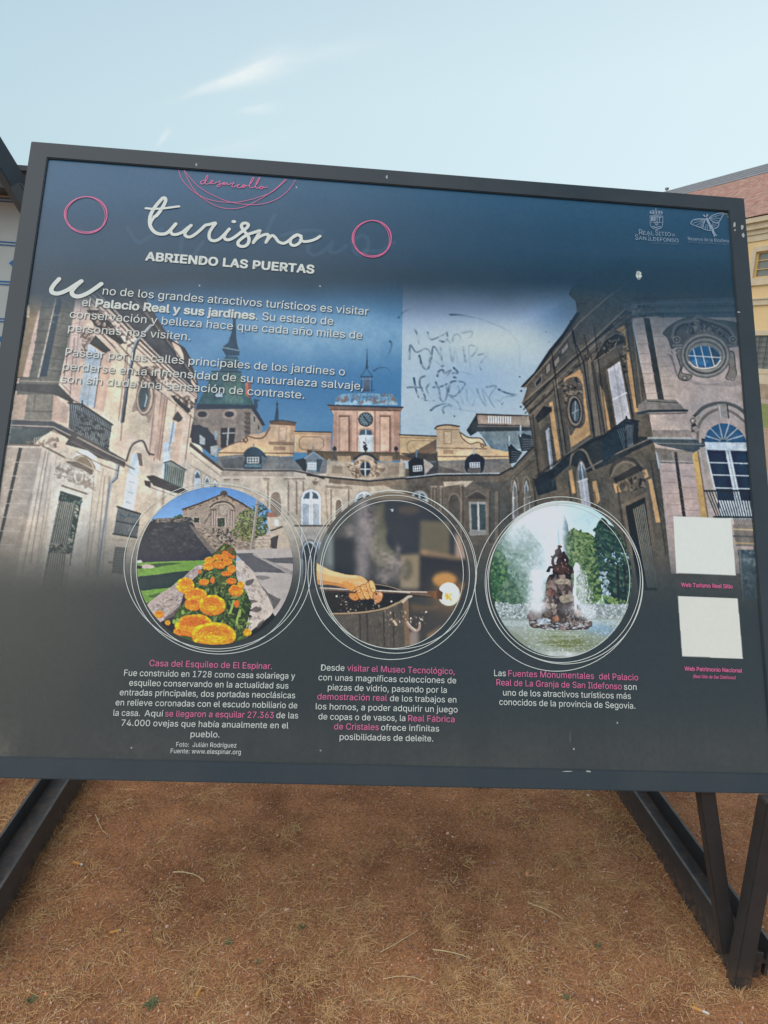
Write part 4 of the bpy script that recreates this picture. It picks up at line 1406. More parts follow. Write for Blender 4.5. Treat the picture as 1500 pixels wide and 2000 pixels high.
    def arch_win(z, cx, y0, y1, hw, glow=1.0, k=1.0):
        w = tuple(v * glow for v in (216, 218, 220)); gl = tuple(v * glow for v in (168, 176, 184)); dkp = tuple(v * glow for v in (96, 108, 118))
        ar = [(cx - hw, y1), (cx - hw, y0 + hw)] + [(cx - hw * math.cos(t), y0 + hw - hw * math.sin(t)) for t in np.linspace(0, math.pi, 14)] + [(cx + hw, y1)]
        A.line(z([(p[0], p[1]) for p in ar]), 3.0, tuple(v * glow for v in (176, 158, 140)))
        A.poly(z(ar), w)
        for s in (-1, 1):
            q = [(cx + s * hw * .14, y0 + hw * .95), (cx + s * hw * .14, y0 + hw * .25), (cx + s * hw * .55, y0 + hw * .45), (cx + s * hw * .78, y0 + hw * .95)]
            A.poly(z(q), dkp)
            A.poly(z([(cx + s * hw * .2, y0 + hw * 1.45), (cx + s * hw * .8, y0 + hw * 1.45), (cx + s * hw * .8, y1 - hw * .9), (cx + s * hw * .2, y1 - hw * .9)]), gl)
            A.poly(z([(cx + s * hw * .25, y1 - hw * .7), (cx + s * hw * .78, y1 - hw * .7), (cx + s * hw * .78, y1 - hw * .15), (cx + s * hw * .25, y1 - hw * .15)]), gl)
        A.line(z([(cx, y0 + hw * 1.2), (cx, y1)]), 1.4, tuple(v * glow for v in (180, 184, 188)))
    # two archways left of the first round picture edge, then the bay windows
    A.poly(zc([(300, 1200), (840, 1206), (840, 1240), (300, 1236)]), (170, 154, 138), .9, .12)
    for x in (620, 770, 830, 880):
        A.poly(zc([(x, 1270), (x + 34, 1270), (x + 34, 1520), (x, 1520)]), (206, 188, 166)); A.poly(zc([(x + 24, 1270), (x + 36, 1270), (x + 36, 1520), (x + 24, 1520)]), (154, 134, 116)); A.poly(zc([(x - 6, 1256), (x + 42, 1256), (x + 34, 1275), (x, 1275)]), (188, 168, 146)); A.line(zc([(x - 6, 1256), (x + 42, 1256)]), 1.6, (120, 102, 88))
    A.poly(smooth(zc([(672, 1520), (672, 1390), (690, 1360), (710, 1352), (730, 1362), (742, 1395), (742, 1520)]), 4, True), (150, 130, 112))
    for x, y in ((400, 1262), (330, 1262)):
        A.poly(zc([(x, y), (x + 40, y), (x + 36, y + 18), (x + 4, y + 18)]), (190, 172, 150)); A.line(zc([(x, y), (x + 40, y)]), 1.6, (116, 100, 88))
    arch_win(zc, 965, 1332, 2060, 74)
    arch_win(zd, 372, 998, 1330, 66, .93); arch_win(zd, 730, 996, 1330, 54, .8)
    A.line(zc([(1000, 1255), (980, 1290)]), 1.6, (110, 96, 84)); A.poly(zd([(30, 930), (75, 935), (60, 960), (40, 955)]), (130, 114, 98), .8)
    # lower part of the centre, seen between the round pictures
    A.poly(zc([(900, 1600), (1060, 1600), (1060, 1720), (900, 1720)]), (190, 176, 160), .8)
    A.line(zc([(840, 1600), (1100, 1600)]), 3, (96, 84, 78))

    # --- right wing, shaded side
    sh = (96, 88, 78)
    A.poly(zr([(48, 706), (128, 622), (215, 490), (290, 400), (350, 308), (377, 268), (370, 205), (330, 168), (340, 135), (392, 78), (600, -40), (1330, -40), (1330, 300), (700, 320), (790, 770), (830, 1030), (940, 1700), (0, 1700), (0, 1180), (118, 1050), (100, 870), (58, 802), (86, 712)]), sh, 1, .17, (78, 76, 74), (zr([(300, 900)])[0], zr([(600, 150)])[0]))
    A.poly(zr([(48, 706), (128, 622), (215, 490), (290, 400), (350, 308), (377, 268), (400, 272), (300, 420), (225, 512), (140, 640), (60, 712)]), (52, 58, 66))
    A.line(zr([(70, 712), (230, 530), (390, 330), (560, 180), (690, 90)]), 2.2, (132, 120, 106))
    # attic, cornice mouldings running into the distance
    for a, b, w, c in (((58, 800), (700, 215), 3.0, (128, 116, 102)), ((64, 812), (700, 232), 2.4, (56, 54, 54)), ((84, 838), (704, 262), 2.0, (122, 110, 96)), ((96, 862), (708, 300), 2.6, (62, 58, 56)), ((104, 880), (712, 330), 1.6, (128, 114, 98))):
        A.line(zr([a, (380, (a[1] + b[1]) / 2 + (8 if w > 2 else 6)), b]), w, c, .85)
    A.speck(zr([(70, 850), (380, 560), (690, 230), (700, 320), (390, 620), (100, 890)]), 120, 4.5, [(66, 62, 58), (124, 112, 98), (84, 76, 70)], .6, 3.0, -.8, .3)
    for q in ([(285, 492), (325, 440), (330, 478), (290, 524)], [(240, 562), (276, 518), (278, 558), (246, 602)], [(195, 590), (222, 560), (224, 610), (198, 640)]):
        A.poly(zr(q), (136, 126, 116)); A.line(zr(q + [q[0]]), 1.4, (62, 58, 56))
    A.poly(zr([(134, 682), (172, 634), (172, 674), (140, 712)]), (52, 56, 60)); A.line(zr([(134, 682), (172, 634), (172, 674), (140, 712), (134, 682)]), 1.4, (132, 120, 106))
    for pts in ([(340, 320), (360, 440), (400, 590)], [(232, 510), (250, 600), (262, 700)], [(420, 400), (436, 470), (450, 560)]):
        A.line(zr(pts), 2.0, (52, 50, 50), .9)
    # ochre panels of wall
    oc = (188, 148, 102)
    for q in ([(302, 660), (396, 604), (412, 640), (458, 985), (326, 1075), (298, 860)], [(484, 562), (522, 676), (578, 955), (548, 966)], [(606, 372), (656, 344), (692, 560), (738, 850), (716, 858), (680, 640), (655, 400)],
              [(214, 802), (236, 790), (286, 1132), (262, 1146), (232, 960)], [(148, 1002), (166, 1000), (188, 1210), (170, 1214)], [(468, 1262), (492, 1254), (514, 1370), (486, 1410)], [(760, 1200), (786, 1188), (800, 1232), (772, 1244)], [(795, 1250), (815, 1240), (870, 1500), (840, 1500)], [(330, 1200), (350, 1190), (372, 1330), (350, 1330)], [(590, 1275), (612, 1268), (640, 1320), (606, 1330)]):
        A.poly(zr(q), oc, 1, .1, (160, 124, 88), (zr([(300, 1050)])[0], zr([(650, 400)])[0]))
    # pilasters and rain pipes
    for x0, x1, y0, y1, c in ((425, 462, 560, 1010, (112, 102, 90)), (462, 492, 560, 1000, (86, 80, 74)), (240, 262, 680, 1140, (108, 98, 86)), (262, 292, 720, 1130, (82, 76, 70)), (100, 150, 880, 1240, (92, 84, 76)), (670, 700, 330, 830, (84, 80, 74))):
        A.poly(zr([(x0, y0), (x1, y0 - 18), (x1 + 60, y1 - 12), (x0 + 60, y1)]), c, .9, .12)
        A.line(zr([(x0, y0), (x0 + 60, y1)]), 1.6, (58, 56, 54)); A.line(zr([(x1, y0 - 18), (x1 + 60, y1 - 12)]), 1.2, (136, 122, 106))
    A.line(zr([(358, 380), (372, 450), (420, 560), (442, 720), (482, 1000)]), 4.2, (46, 46, 50)); A.line(zr([(362, 380), (376, 450), (424, 560), (446, 720), (486, 1000)]), 1.2, (100, 96, 92))
    A.line(zr([(440, 480), (470, 560), (510, 800), (545, 990)]), 2.6, (60, 58, 58))
    # oval window in shade
    A.poly(smooth(zr([(288, 720), (318, 662), (380, 650), (412, 700), (418, 800), (428, 900), (400, 948), (372, 950), (344, 992), (330, 960), (312, 870), (284, 800)]), 5, True), (92, 84, 76), 1, .18)
    A.speck(zr([(290, 700), (380, 655), (412, 720), (400, 780), (310, 820)]), 70, 4, [(52, 50, 50), (136, 122, 106), (70, 64, 60)], .8)
    A.ell(zr, 366, 850, 50, 98, (70, 64, 60), 1, .1, -.06); A.ell(zr, 366, 848, 42, 88, (132, 118, 104), 1, .1, -.06); A.ell(zr, 368, 846, 33, 76, (50, 54, 60), 1, .1, -.06); A.ell(zr, 370, 850, 22, 60, (84, 92, 98), 1, .1, -.06)
    A.line(zr([(370, 790), (366, 900)]), 1.4, (170, 170, 166)); A.line(zr([(350, 862), (386, 840)]), 1.4, (170, 170, 166))
    # tall shuttered window with its pediment
    A.poly(zr([(500, 628), (520, 600), (640, 515), (662, 400), (672, 500), (660, 640), (706, 900), (720, 1040), (612, 1084), (575, 960), (545, 740), (505, 690)]), (78, 72, 66), 1, .14)
    A.poly(zr([(545, 612), (640, 545), (668, 640), (696, 905), (606, 945)]), (104, 94, 84))
    A.poly(zr([(558, 604), (630, 558), (694, 905), (612, 945)]), (186, 184, 188))
    A.rows(zr, [(566, 628), (626, 588), (690, 890), (618, 925)], 30, .9, (140, 140, 148), .8); A.line(zr([(596, 582), (656, 925)]), 2.6, (160, 158, 164)); A.line(zr([(592, 780), (668, 742)]), 2.6, (206, 204, 206))
    A.poly(zr([(466, 545), (538, 425), (600, 388), (648, 402), (662, 445), (606, 470), (490, 562)]), (58, 56, 56), 1, .12); A.line(zr([(470, 550), (540, 432), (604, 392), (654, 406)]), 2.2, (108, 98, 88)); A.line(zr([(482, 558), (600, 475), (612, 438)]), 1.8, (126, 114, 100))
    A.speck(zr([(520, 500), (570, 420), (630, 420), (560, 520)]), 30, 4, [(120, 108, 96), (40, 40, 42)], .7); A.speck(zr([(645, 470), (680, 470), (676, 620), (650, 620)]), 30, 4, [(128, 114, 98), (50, 48, 46)], .7)
    # smaller window further along
    A.poly(zr([(130, 880), (180, 812), (232, 822), (232, 850), (150, 920)]), (56, 54, 54)); A.line(zr([(130, 884), (182, 814), (234, 826)]), 2.0, (112, 102, 90))
    A.poly(zr([(160, 960), (215, 915), (240, 1000), (262, 1290), (222, 1300), (200, 1180)]), (84, 78, 72), 1, .1); A.poly(zr([(195, 965), (215, 945), (252, 1288), (234, 1296)]), (168, 168, 172)); A.line(zr([(212, 960), (246, 1290)]), 1.4, (110, 110, 114))
    # string course and balconies
    A.poly(zr([(118, 1262), (240, 1180), (330, 1100), (460, 1010), (530, 985), (800, 1000), (832, 1030), (700, 1090), (620, 1140), (420, 1215), (405, 1195), (340, 1158), (260, 1230), (140, 1300)]), (56, 58, 60), 1, .12)
    A.line(zr([(240, 1175), (330, 1094), (460, 1004)]), 2, (116, 106, 94)); A.line(zr([(405, 1205), (560, 1120), (810, 1008)]), 2.2, (118, 110, 102))
    A.poly(zr([(525, 1000), (665, 895), (738, 905), (738, 1010), (604, 1100), (530, 1160)]), (44, 54, 62), .92, .1)
    A.bars(zr, [(612, 960), (735, 912), (735, 1000), (650, 1070)], 11, 1.3, (96, 110, 118), .8); A.line(zr([(525, 1000), (665, 896), (740, 908)]), 2.6, (32, 38, 46)); A.ell(zr, 668, 888, 6, 12, (30, 36, 42))
    A.poly(zr([(660, 925), (700, 930), (710, 1045), (675, 1060)]), (158, 166, 172), .55); A.bars(zr, [(655, 915), (735, 915), (735, 1020), (660, 1060)], 9, 1.6, (34, 40, 48))
    A.poly(zr([(128, 1252), (180, 1205), (240, 1200), (262, 1310), (150, 1345)]), (42, 48, 54), .85); A.line(zr([(130, 1250), (248, 1198)]), 1.8, (28, 32, 38))
    # arched pediments and the lower openings
    A.line(smooth(zr([(342, 1160), (352, 1100), (392, 1072), (430, 1090), (452, 1140), (478, 1190)])), 4.6, (112, 102, 90)); A.line(smooth(zr([(346, 1170), (358, 1112), (392, 1086), (424, 1102), (446, 1150)])), 2.2, (52, 50, 50))
    A.poly(smooth(zr([(375, 1290), (380, 1180), (402, 1138), (428, 1180), (448, 1330), (470, 1500), (400, 1500)]), 4, True), (120, 110, 100)); A.poly(zr([(385, 1230), (388, 1175), (404, 1142), (424, 1180), (440, 1260), (466, 1470), (410, 1450)]), (168, 168, 172)); A.poly(zr([(388, 1210), (396, 1160), (408, 1160), (428, 1200), (434, 1240), (392, 1255)]), (96, 106, 114)); A.line(zr([(402, 1150), (440, 1460)]), 1.6, (200, 200, 200)); A.line(zr([(386, 1262), (440, 1245)]), 2.4, (196, 194, 194))
    A.line(smooth(zr([(575, 1215), (590, 1165), (650, 1128), (715, 1140), (755, 1195)])), 6, (70, 66, 64)); A.line(smooth(zr([(580, 1230), (606, 1180), (652, 1148), (706, 1158), (742, 1202)])), 2.6, (124, 112, 98)); A.poly(zr([(590, 1240), (740, 1160), (770, 1190), (606, 1275)]), (62, 58, 56))
    A.speck(zr([(606, 1270), (770, 1200), (780, 1290), (640, 1345)]), 70, 5, [(54, 50, 48), (128, 114, 98), (92, 82, 74)], .8)
    A.poly(zr([(640, 1395), (790, 1320), (840, 1640), (690, 1700)]), (110, 98, 86)); A.poly(zr([(662, 1408), (776, 1352), (850, 1900), (740, 1900)]), (36, 42, 48)); A.bars(zr, [(705, 1425), (775, 1390), (850, 1880), (790, 1880)], 7, 2.0, (150, 140, 122), .9)
    for x in (0, 68):
        A.poly(zr([(x, 1480), (x + 2, 1290), (x + 14, 1250), (x + 26, 1290), (x + 40, 1480)]), (168, 168, 168)); A.poly(zr([(x + 7, 1300), (x + 14, 1268), (x + 22, 1305), (x + 30, 1460), (x + 12, 1460)]), (100, 106, 110)); A.line(zr([(x + 2, 1360), (x + 34, 1350)]), 2, (178, 178, 176)); A.line(smooth(zr([(x - 8, 1320), (x, 1255), (x + 14, 1232), (x + 30, 1250), (x + 38, 1310)])), 2.4, (124, 114, 102))
    A.line(zr([(0, 1185), (120, 1060)]), 3, (48, 52, 56)); A.line(zr([(0, 1215), (130, 1090)]), 1.6, (120, 110, 98)); A.line(zr([(0, 1250), (60, 1195), (140, 1130)]), 1.4, (66, 62, 58))
    A.poly(zr([(0, 880), (96, 876), (98, 940), (0, 925)]), (150, 136, 124), .9)
    for x in range(120, 132, 6):
        A.line(zr([(x, 1240), (x + 30, 1560)]), 2, (66, 62, 58))

    # --- right wing, lit front
    fr = (176, 160, 153)
    A.poly(zr([(704, 305), (862, 292), (1240, 262), (1340, 300), (1420, 1800), (930, 1800), (858, 1150), (828, 1030), (788, 780)]), fr, 1, .07)
    A.poly(zr([(866, 300), (1330, 300), (1360, 850), (985, 840), (940, 640)]), (170, 156, 151), 1, .05)
    A.poly(zr([(704, 306), (766, 304), (852, 778), (790, 778)]), (180, 164, 156), 1, .06); A.poly(zr([(768, 302), (804, 304), (890, 778), (894, 836), (852, 778)]), (72, 70, 70)); A.poly(zr([(804, 304), (862, 300), (962, 782), (890, 790)]), (172, 158, 150), 1, .06)
    for i in range(8):
        y = 340 + i * 58
        A.line(zr([(708 + (y - 305) * .17, y), (772 + (y - 305) * .18, y - 2)]), 1.1, (140, 126, 120)); A.line(zr([(812 + (y - 305) * .18, y + 16), (868 + (y - 305) * .2, y + 14)]), 1.0, (140, 128, 122))
    A.poly(zr([(640, 215), (850, 196), (866, 292), (704, 306)]), (88, 88, 90), 1, .15); A.speck(zr([(690, 232), (860, 225), (866, 290), (705, 302)]), 70, 5, [(58, 60, 64), (122, 120, 118), (96, 92, 90)], .8)
    A.poly(zr([(850, 200), (1330, 180), (1330, 300), (864, 300)]), (88, 98, 106), 1, .08)
    for y, c in ((222, (110, 120, 126)), (246, (70, 80, 88)), (270, (104, 112, 116)), (286, (66, 74, 80))):
        A.line(zr([(700, y + 6), (855, y - 6), (1330, y - 14)]), 1.8, c)
    # cast shadow of the frame, then the round-topped frame itself
    A.poly(smooth(zr([(880, 392), (930, 340), (1000, 306), (1080, 288), (1170, 310), (1330, 340), (1330, 470), (960, 476), (944, 520), (908, 425)]), 4, True), (86, 86, 88), .95, .1)
    A.poly(zr([(905, 512), (935, 520), (970, 640), (1010, 690), (960, 640), (930, 545)]), (120, 110, 108), .8)
    A.line(smooth(zr([(938, 420), (950, 360), (990, 330), (1050, 320), (1085, 296), (1130, 310), (1200, 335), (1262, 360), (1296, 410), (1306, 455)])), 5.2, (116, 114, 112)); A.line(smooth(zr([(950, 424), (962, 374), (1004, 344), (1056, 336), (1090, 318), (1140, 330), (1210, 352), (1276, 400), (1292, 452)])), 2.4, (62, 62, 66))
    A.speck(zr([(1000, 350), (1080, 315), (1230, 360), (1240, 410), (1030, 400)]), 80, 5, [(60, 62, 66), (132, 128, 124), (98, 96, 94)], .85, 2.4)
    for cx in (962, 1292):
        A.ell(zr, cx, 430, 24, 22, (124, 122, 118)); A.ell(zr, cx, 430, 15, 14, (72, 72, 74)); A.ell(zr, cx, 430, 7, 7, (134, 130, 126))
    A.line(zr([(940, 466), (1010, 462)]), 3, (130, 128, 124)); A.line(zr([(1255, 462), (1315, 466)]), 3, (118, 118, 116))
    for q in ([(958, 498), (992, 490), (1004, 560), (990, 622), (1052, 640), (1022, 672), (972, 652), (984, 590)], [(1264, 510), (1296, 506), (1306, 580), (1312, 636), (1290, 664), (1250, 656), (1270, 600)]):
        A.poly(smooth(zr(q), 4, True), (126, 118, 112), 1, .1); A.line(smooth(zr(q), 4, True), 1.6, (64, 64, 66))
    for cx, cy in ((1010, 655), (1290, 660)):
        A.ell(zr, cx, cy, 16, 14, (86, 82, 80)); A.ell(zr, cx, cy, 9, 8, (150, 144, 138))
    A.poly(smooth(zr([(1040, 660), (1130, 690), (1240, 676), (1290, 640), (1330, 640), (1330, 700), (1200, 700), (1060, 690)]), 4, True), (140, 130, 128), .6)
    for rx, ry, c in ((148, 134, (104, 102, 100)), (138, 124, (140, 136, 132)), (126, 112, (82, 82, 84)), (116, 100, (136, 134, 130)), (104, 84, (92, 94, 96)), (98, 74, (128, 130, 130))):
        A.ell(zr, 1130, 522, rx, ry, c, 1, .06, .08)
    A.ell(zr, 1126, 530, 90, 63, (56, 96, 136), 1, .06, .08); A.poly(zr([(1150, 470), (1214, 520), (1200, 575), (1170, 590)]), (66, 80, 94), .85); A.ell(zr, 1100, 560, 50, 22, (76, 118, 156), .6)
    for q in ([(1060, 486), (1085, 590)], [(1104, 470), (1132, 592)], [(1152, 472), (1182, 584)], [(1030, 524), (1222, 536)]):
        A.line(zr(q), 1.8, (196, 204, 210))
    A.line(smooth(zr([(1036, 560), (1070, 590), (1130, 600), (1190, 585), (1220, 550)])), 2.2, (206, 204, 200))
    # ledges
    A.poly(zr([(788, 778), (960, 784), (1018, 848), (800, 862), (740, 860), (735, 815)]), (122, 116, 112), 1, .12); A.line(zr([(790, 790), (968, 800)]), 1.8, (74, 72, 72)); A.line(zr([(738, 862), (800, 848), (1022, 846)]), 4.6, (62, 66, 70)); A.line(zr([(722, 885), (800, 866), (1020, 860)]), 2.0, (96, 92, 90))
    A.poly(zr([(806, 872), (1002, 872), (1052, 992), (822, 994)]), (178, 163, 155), 1, .09); A.poly(zr([(816, 960), (1040, 960), (1054, 1002), (824, 1002)]), (126, 118, 114), .8, .2)
    A.poly(zr([(800, 1010), (1140, 1014), (1132, 1050), (1062, 1092), (852, 1046)]), (78, 84, 88), 1, .1); A.line(zr([(796, 1006), (1144, 1012)]), 3.0, (150, 156, 158)); A.line(zr([(830, 1036), (1130, 1044)]), 2.0, (120, 122, 122)); A.line(zr([(1100, 1012), (1146, 1020), (1130, 1048)]), 3.4, (50, 54, 58))
    A.poly(zr([(832, 1062), (1062, 1088), (1076, 1142), (862, 1142)]), (124, 116, 108), 1, .14); A.bars(zr, [(930, 1088), (1062, 1092), (1072, 1136), (940, 1136)], 14, 1.2, (172, 158, 146)); A.line(zr([(860, 1138), (1080, 1142)]), 2.6, (160, 148, 138)); A.line(zr([(866, 1150), (1080, 1154)]), 1.6, (88, 82, 80))
    A.poly(zr([(862, 1156), (1080, 1156), (1136, 1800), (950, 1800)]), (190, 166, 156), 1, .06); A.poly(zr([(946, 1088), (964, 1088), (1048, 1700), (1026, 1700)]), (78, 72, 70))
    for i in range(6):
        y = 1200 + i * 66
        A.line(zr([(872 + (y - 1156) * .13, y), (950 + (y - 1088) * .13, y)]), 1.1, (150, 130, 124)); A.line(zr([(972 + (y - 1156) * .13, y + 30), (1086 + (y - 1156) * .13, y + 32)]), 1.1, (150, 130, 124))
    A.poly(zr([(1054, 1102), (1086, 1080), (1152, 1500), (1178, 1800), (1146, 1800)]), (206, 168, 104), 1, .08, (186, 150, 100), (zr([(1060, 1100)])[0], zr([(1160, 1500)])[0])); A.line(zr([(1086, 1084), (1146, 1480)]), 2.6, (120, 104, 84))
    # big arched window
    z0 = [(1084, 1080), (1080, 1010), (1090, 950), (1120, 890), (1170, 850), (1230, 838), (1290, 856), (1340, 900), (1370, 960)]
    A.line(smooth(zr([(1058, 980), (1060, 900), (1100, 845), (1150, 815), (1230, 802), (1310, 822), (1372, 868)])), 7, (98, 96, 94)); A.line(smooth(zr([(1072, 1000), (1076, 920), (1110, 862), (1160, 830), (1232, 818), (1306, 840), (1376, 892)])), 4.0, (168, 156, 148)); A.line(smooth(zr([(1086, 1010), (1090, 940), (1122, 886), (1172, 850), (1232, 838), (1296, 860), (1372, 920)])), 5.6, (124, 114, 106)); A.line(smooth(zr([(1100, 1030), (1104, 960), (1134, 910), (1178, 876), (1234, 866), (1300, 890), (1366, 950)])), 4.6, (172, 158, 148))
    A.poly(zr([(1200, 808), (1252, 806), (1262, 888), (1212, 890)]), (150, 142, 136)); A.line(zr([(1212, 820), (1220, 885)]), 2, (196, 186, 178)); A.line(zr([(1258, 812), (1266, 888)]), 2.4, (70, 70, 72))
    A.poly(smooth(zr([(1124, 1032), (1136, 980), (1176, 938), (1232, 920), (1296, 936), (1350, 985), (1372, 1032)]), 5), (66, 96, 126), 1, .08); A.poly(zr([(1124, 1032), (1370, 1032), (1340, 1010), (1150, 1000)]), (66, 96, 126))
    for t in np.linspace(.35, 2.8, 6):
        A.line(zr([(1236 + 28 * math.cos(t), 1026 - 24 * math.sin(t)), (1240 + 118 * math.cos(t), 1028 - 106 * math.sin(t))]), 1.8, (178, 186, 190))
    A.ell(zr, 1236, 1024, 28, 20, (128, 138, 144)); A.ell(zr, 1236, 1026, 18, 12, (66, 90, 112))
    A.speck(zr([(1050, 880), (1090, 880), (1090, 990), (1055, 990)]), 30, 5, [(60, 58, 58), (168, 154, 144)], .9); A.ell(zr, 1056, 905, 16, 20, (120, 110, 104)); A.ell(zr, 1056, 905, 8, 10, (188, 174, 164))
    A.poly(zr([(1096, 1060), (1128, 1060), (1196, 1420), (1172, 1420)]), (160, 150, 142), 1, .08)
    A.poly(zr([(1126, 1030), (1372, 1034), (1380, 1084), (1136, 1078)]), (194, 204, 212)); A.line(zr([(1136, 1076), (1378, 1082)]), 1.6, (140, 150, 158))
    A.poly(zr([(1140, 1078), (1390, 1084), (1420, 1420), (1208, 1420)]), (46, 60, 78), 1, .1); A.poly(zr([(1246, 1076), (1276, 1076), (1338, 1372), (1304, 1376)]), (188, 198, 206)); A.line(zr([(1262, 1080), (1322, 1372)]), 1.3, (112, 122, 132)); A.line(zr([(1134, 1078), (1204, 1380)]), 2.8, (184, 194, 202))
    for y in (1150, 1222, 1298):
        x = 1140 + (y - 1078) * .22
        A.line(zr([(x, y), (1400, y + 6)]), 2.0, (190, 200, 208))
    A.poly(zr([(1205, 1372), (1410, 1374), (1420, 1480), (1225, 1480)]), (188, 196, 202)); A.bars(zr, [(1130, 1322), (1405, 1318), (1430, 1470), (1190, 1470)], 17, 2.0, (40, 48, 54)); A.line(zr([(1124, 1316), (1410, 1314)]), 3, (34, 42, 48)); A.line(zr([(1180, 1468), (1430, 1470)]), 3.4, (48, 56, 60)); A.bars(zr, [(1290, 1470), (1420, 1470), (1430, 1510), (1300, 1510)], 14, 1.2, (56, 62, 66))
    A.poly(zr([(1290, 1510), (1440, 1514), (1450, 1640), (1310, 1640)]), (120, 112, 106), .9, .1)
    for y, c in ((1540, (178, 158, 128)), (1580, (96, 92, 90)), (1620, (176, 150, 116))):
        A.line(zr([(1295, y), (1450, y + 6)]), 3, c)
    A.poly(zr([(1320, 1660), (1450, 1660), (1470, 1950), (1345, 1950)]), (86, 98, 106), 1, .25); A.speck(zr([(1330, 1670), (1450, 1670), (1465, 1940), (1350, 1940)]), 90, 6, [(60, 72, 80), (130, 142, 150), (100, 110, 116)], .6)
    A.line(zr([(1330, 1650), (1352, 1960)]), 3, (140, 136, 130))

    # --- left wing, sunlit front running into the court
    lf = (214, 184, 164)
    A.poly(zl([(800, 40), (1030, 150), (1080, 260), (1250, 535), (1350, 596), (1392, 680), (1452, 850), (1450, 980), (1400, 1080), (1440, 1240), (1440, 1500), (40, 1500), (70, 1120), (200, 300), (230, 120)]), (64, 66, 72), 1, .12)
    A.poly(zl([(230, 230), (560, 130), (640, 190), (760, 290), (1000, 545), (1240, 790), (1432, 940), (1420, 1100), (1390, 1250), (1480, 1330), (1520, 1500), (40, 1500), (80, 1120)]), lf, 1, .07, (222, 198, 176), (zl([(560, 400)])[0], zl([(1100, 1000)])[0]))
    # roof edge, gutters and cornice mouldings
    for o, w, c in ((0, 3.4, (176, 158, 146)), (26, 3.0, (72, 68, 68)), (50, 3.6, (214, 190, 172)), (76, 2.4, (110, 94, 86)), (98, 2.6, (220, 196, 178)), (124, 2.0, (128, 106, 96)), (150, 2.0, (224, 200, 178))):
        f = 1 + o * .0005
        A.line(zl([(640 - o * .1, 130 + o * .7), (820, 300 + o * .85), (1010, 505 + o * .8), (1240, 735 + o * .62), (1440, 925 + o * .3)]), w, c)
    A.poly(zl([(1260, 560), (1296, 540), (1342, 640), (1350, 690), (1300, 660)]), (196, 170, 156), 1, .1); A.line(zl([(1250, 540), (1350, 600), (1400, 690)]), 2.6, (46, 52, 60))
    A.poly(zl([(1385, 745), (1440, 850), (1438, 905), (1400, 850)]), (200, 174, 156))
    A.line(zl([(830, 90), (1000, 250), (1240, 560), (1440, 830)]), 2.4, (104, 100, 100)); A.line(zl([(870, 150), (1060, 360), (1260, 610), (1440, 868)]), 2.0, (44, 48, 56))
    A.poly(zl([(820, 70), (860, 60), (960, 190), (940, 230)]), (120, 112, 110), .7)
    A.speck(zl([(780, 330), (880, 420), (1000, 560), (990, 620), (860, 560), (770, 420)]), 60, 5, [(120, 100, 90), (226, 204, 186), (86, 74, 70)], .8)
    A.speck(zl([(1080, 740), (1180, 740), (1300, 860), (1180, 860)]), 60, 5, [(120, 100, 88), (230, 208, 186), (92, 80, 74)], .8)
    # corner pier in shade
    A.poly(zl([(200, 240), (310, 120), (565, 150), (520, 480), (470, 700), (440, 835), (380, 1135), (90, 1135), (180, 620)]), (100, 100, 94), 1, .13)
    A.poly(zl([(228, 205), (316, 200), (296, 330), (215, 780), (118, 830), (196, 400)]), (142, 122, 98), 1, .08); A.ell(zl, 208, 320, 12, 36, (210, 190, 160)); A.poly(zl([(195, 355), (220, 362), (214, 380), (194, 372)]), (196, 186, 172))
    A.poly(zl([(286, 318), (292, 336), (240, 700), (214, 812), (168, 812), (236, 520)]), (196, 168, 152), 1, .07)
    A.line(zl([(416, 232), (332, 600), (282, 815)]), 3.0, (176, 168, 156)); A.poly(zl([(418, 232), (458, 236), (345, 806), (290, 812)]), (48, 66, 78))
    for i in range(6):
        y = 300 + i * 86
        A.line(zl([(300 - (y - 300) * .16, y), (400 - (y - 300) * .2, y + 4)]), 1.2, (70, 72, 70)); A.line(zl([(440 - (y - 300) * .2, y + 30), (535 - (y - 300) * .17, y + 44)]), 1.2, (70, 72, 70))
    A.speck(zl([(300, 300), (540, 200), (440, 830), (200, 830)]), 40, 4, [(78, 80, 78), (124, 120, 112)], .5)
    # pale strips beside the pier
    A.poly(zl([(552, 240), (640, 236), (602, 600), (560, 1000), (505, 1010), (440, 850), (500, 560)]), (212, 184, 170), 1, .06); A.line(zl([(552, 240), (470, 830)]), 1.8, (128, 112, 104)); A.line(zl([(600, 240), (540, 900)]), 1.6, (176, 150, 138))
    for i in range(6):
        A.line(zl([(545 - i * 14, 340 + i * 84), (600 - i * 12, 330 + i * 86)]), 1.0, (168, 144, 134))
    # first window: pediment, ornament, shutter
    A.poly(zl([(636, 322), (752, 322), (912, 556), (886, 576), (800, 520), (690, 432)]), (58, 56, 58), 1, .1); A.speck(zl([(650, 340), (760, 330), (880, 520), (720, 440)]), 60, 5, [(150, 126, 112), (44, 44, 46), (200, 176, 158)], .8)
    A.poly(zl([(600, 540), (640, 480), (690, 430), (720, 470), (670, 540), (640, 620), (600, 660)]), (176, 148, 132), 1, .12); A.speck(zl([(600, 480), (700, 450), (650, 620), (590, 620)]), 50, 5, [(118, 98, 88), (216, 190, 170)], .8)
    A.poly(zl([(656, 566), (700, 505), (815, 618), (770, 640)]), (72, 70, 66)); A.line(zl([(690, 470), (846, 618)]), 4.0, (214, 190, 168)); A.line(zl([(710, 470), (862, 612)]), 1.8, (110, 94, 84))
    A.poly(zl([(648, 572), (748, 645), (692, 1040), (576, 1000)]), (190, 198, 204)); A.rows(zl, [(660, 610), (735, 664), (690, 1020), (600, 985)], 32, 1.0, (142, 152, 162), .8); A.line(zl([(700, 610), (640, 1020)]), 2.0, (160, 168, 176))
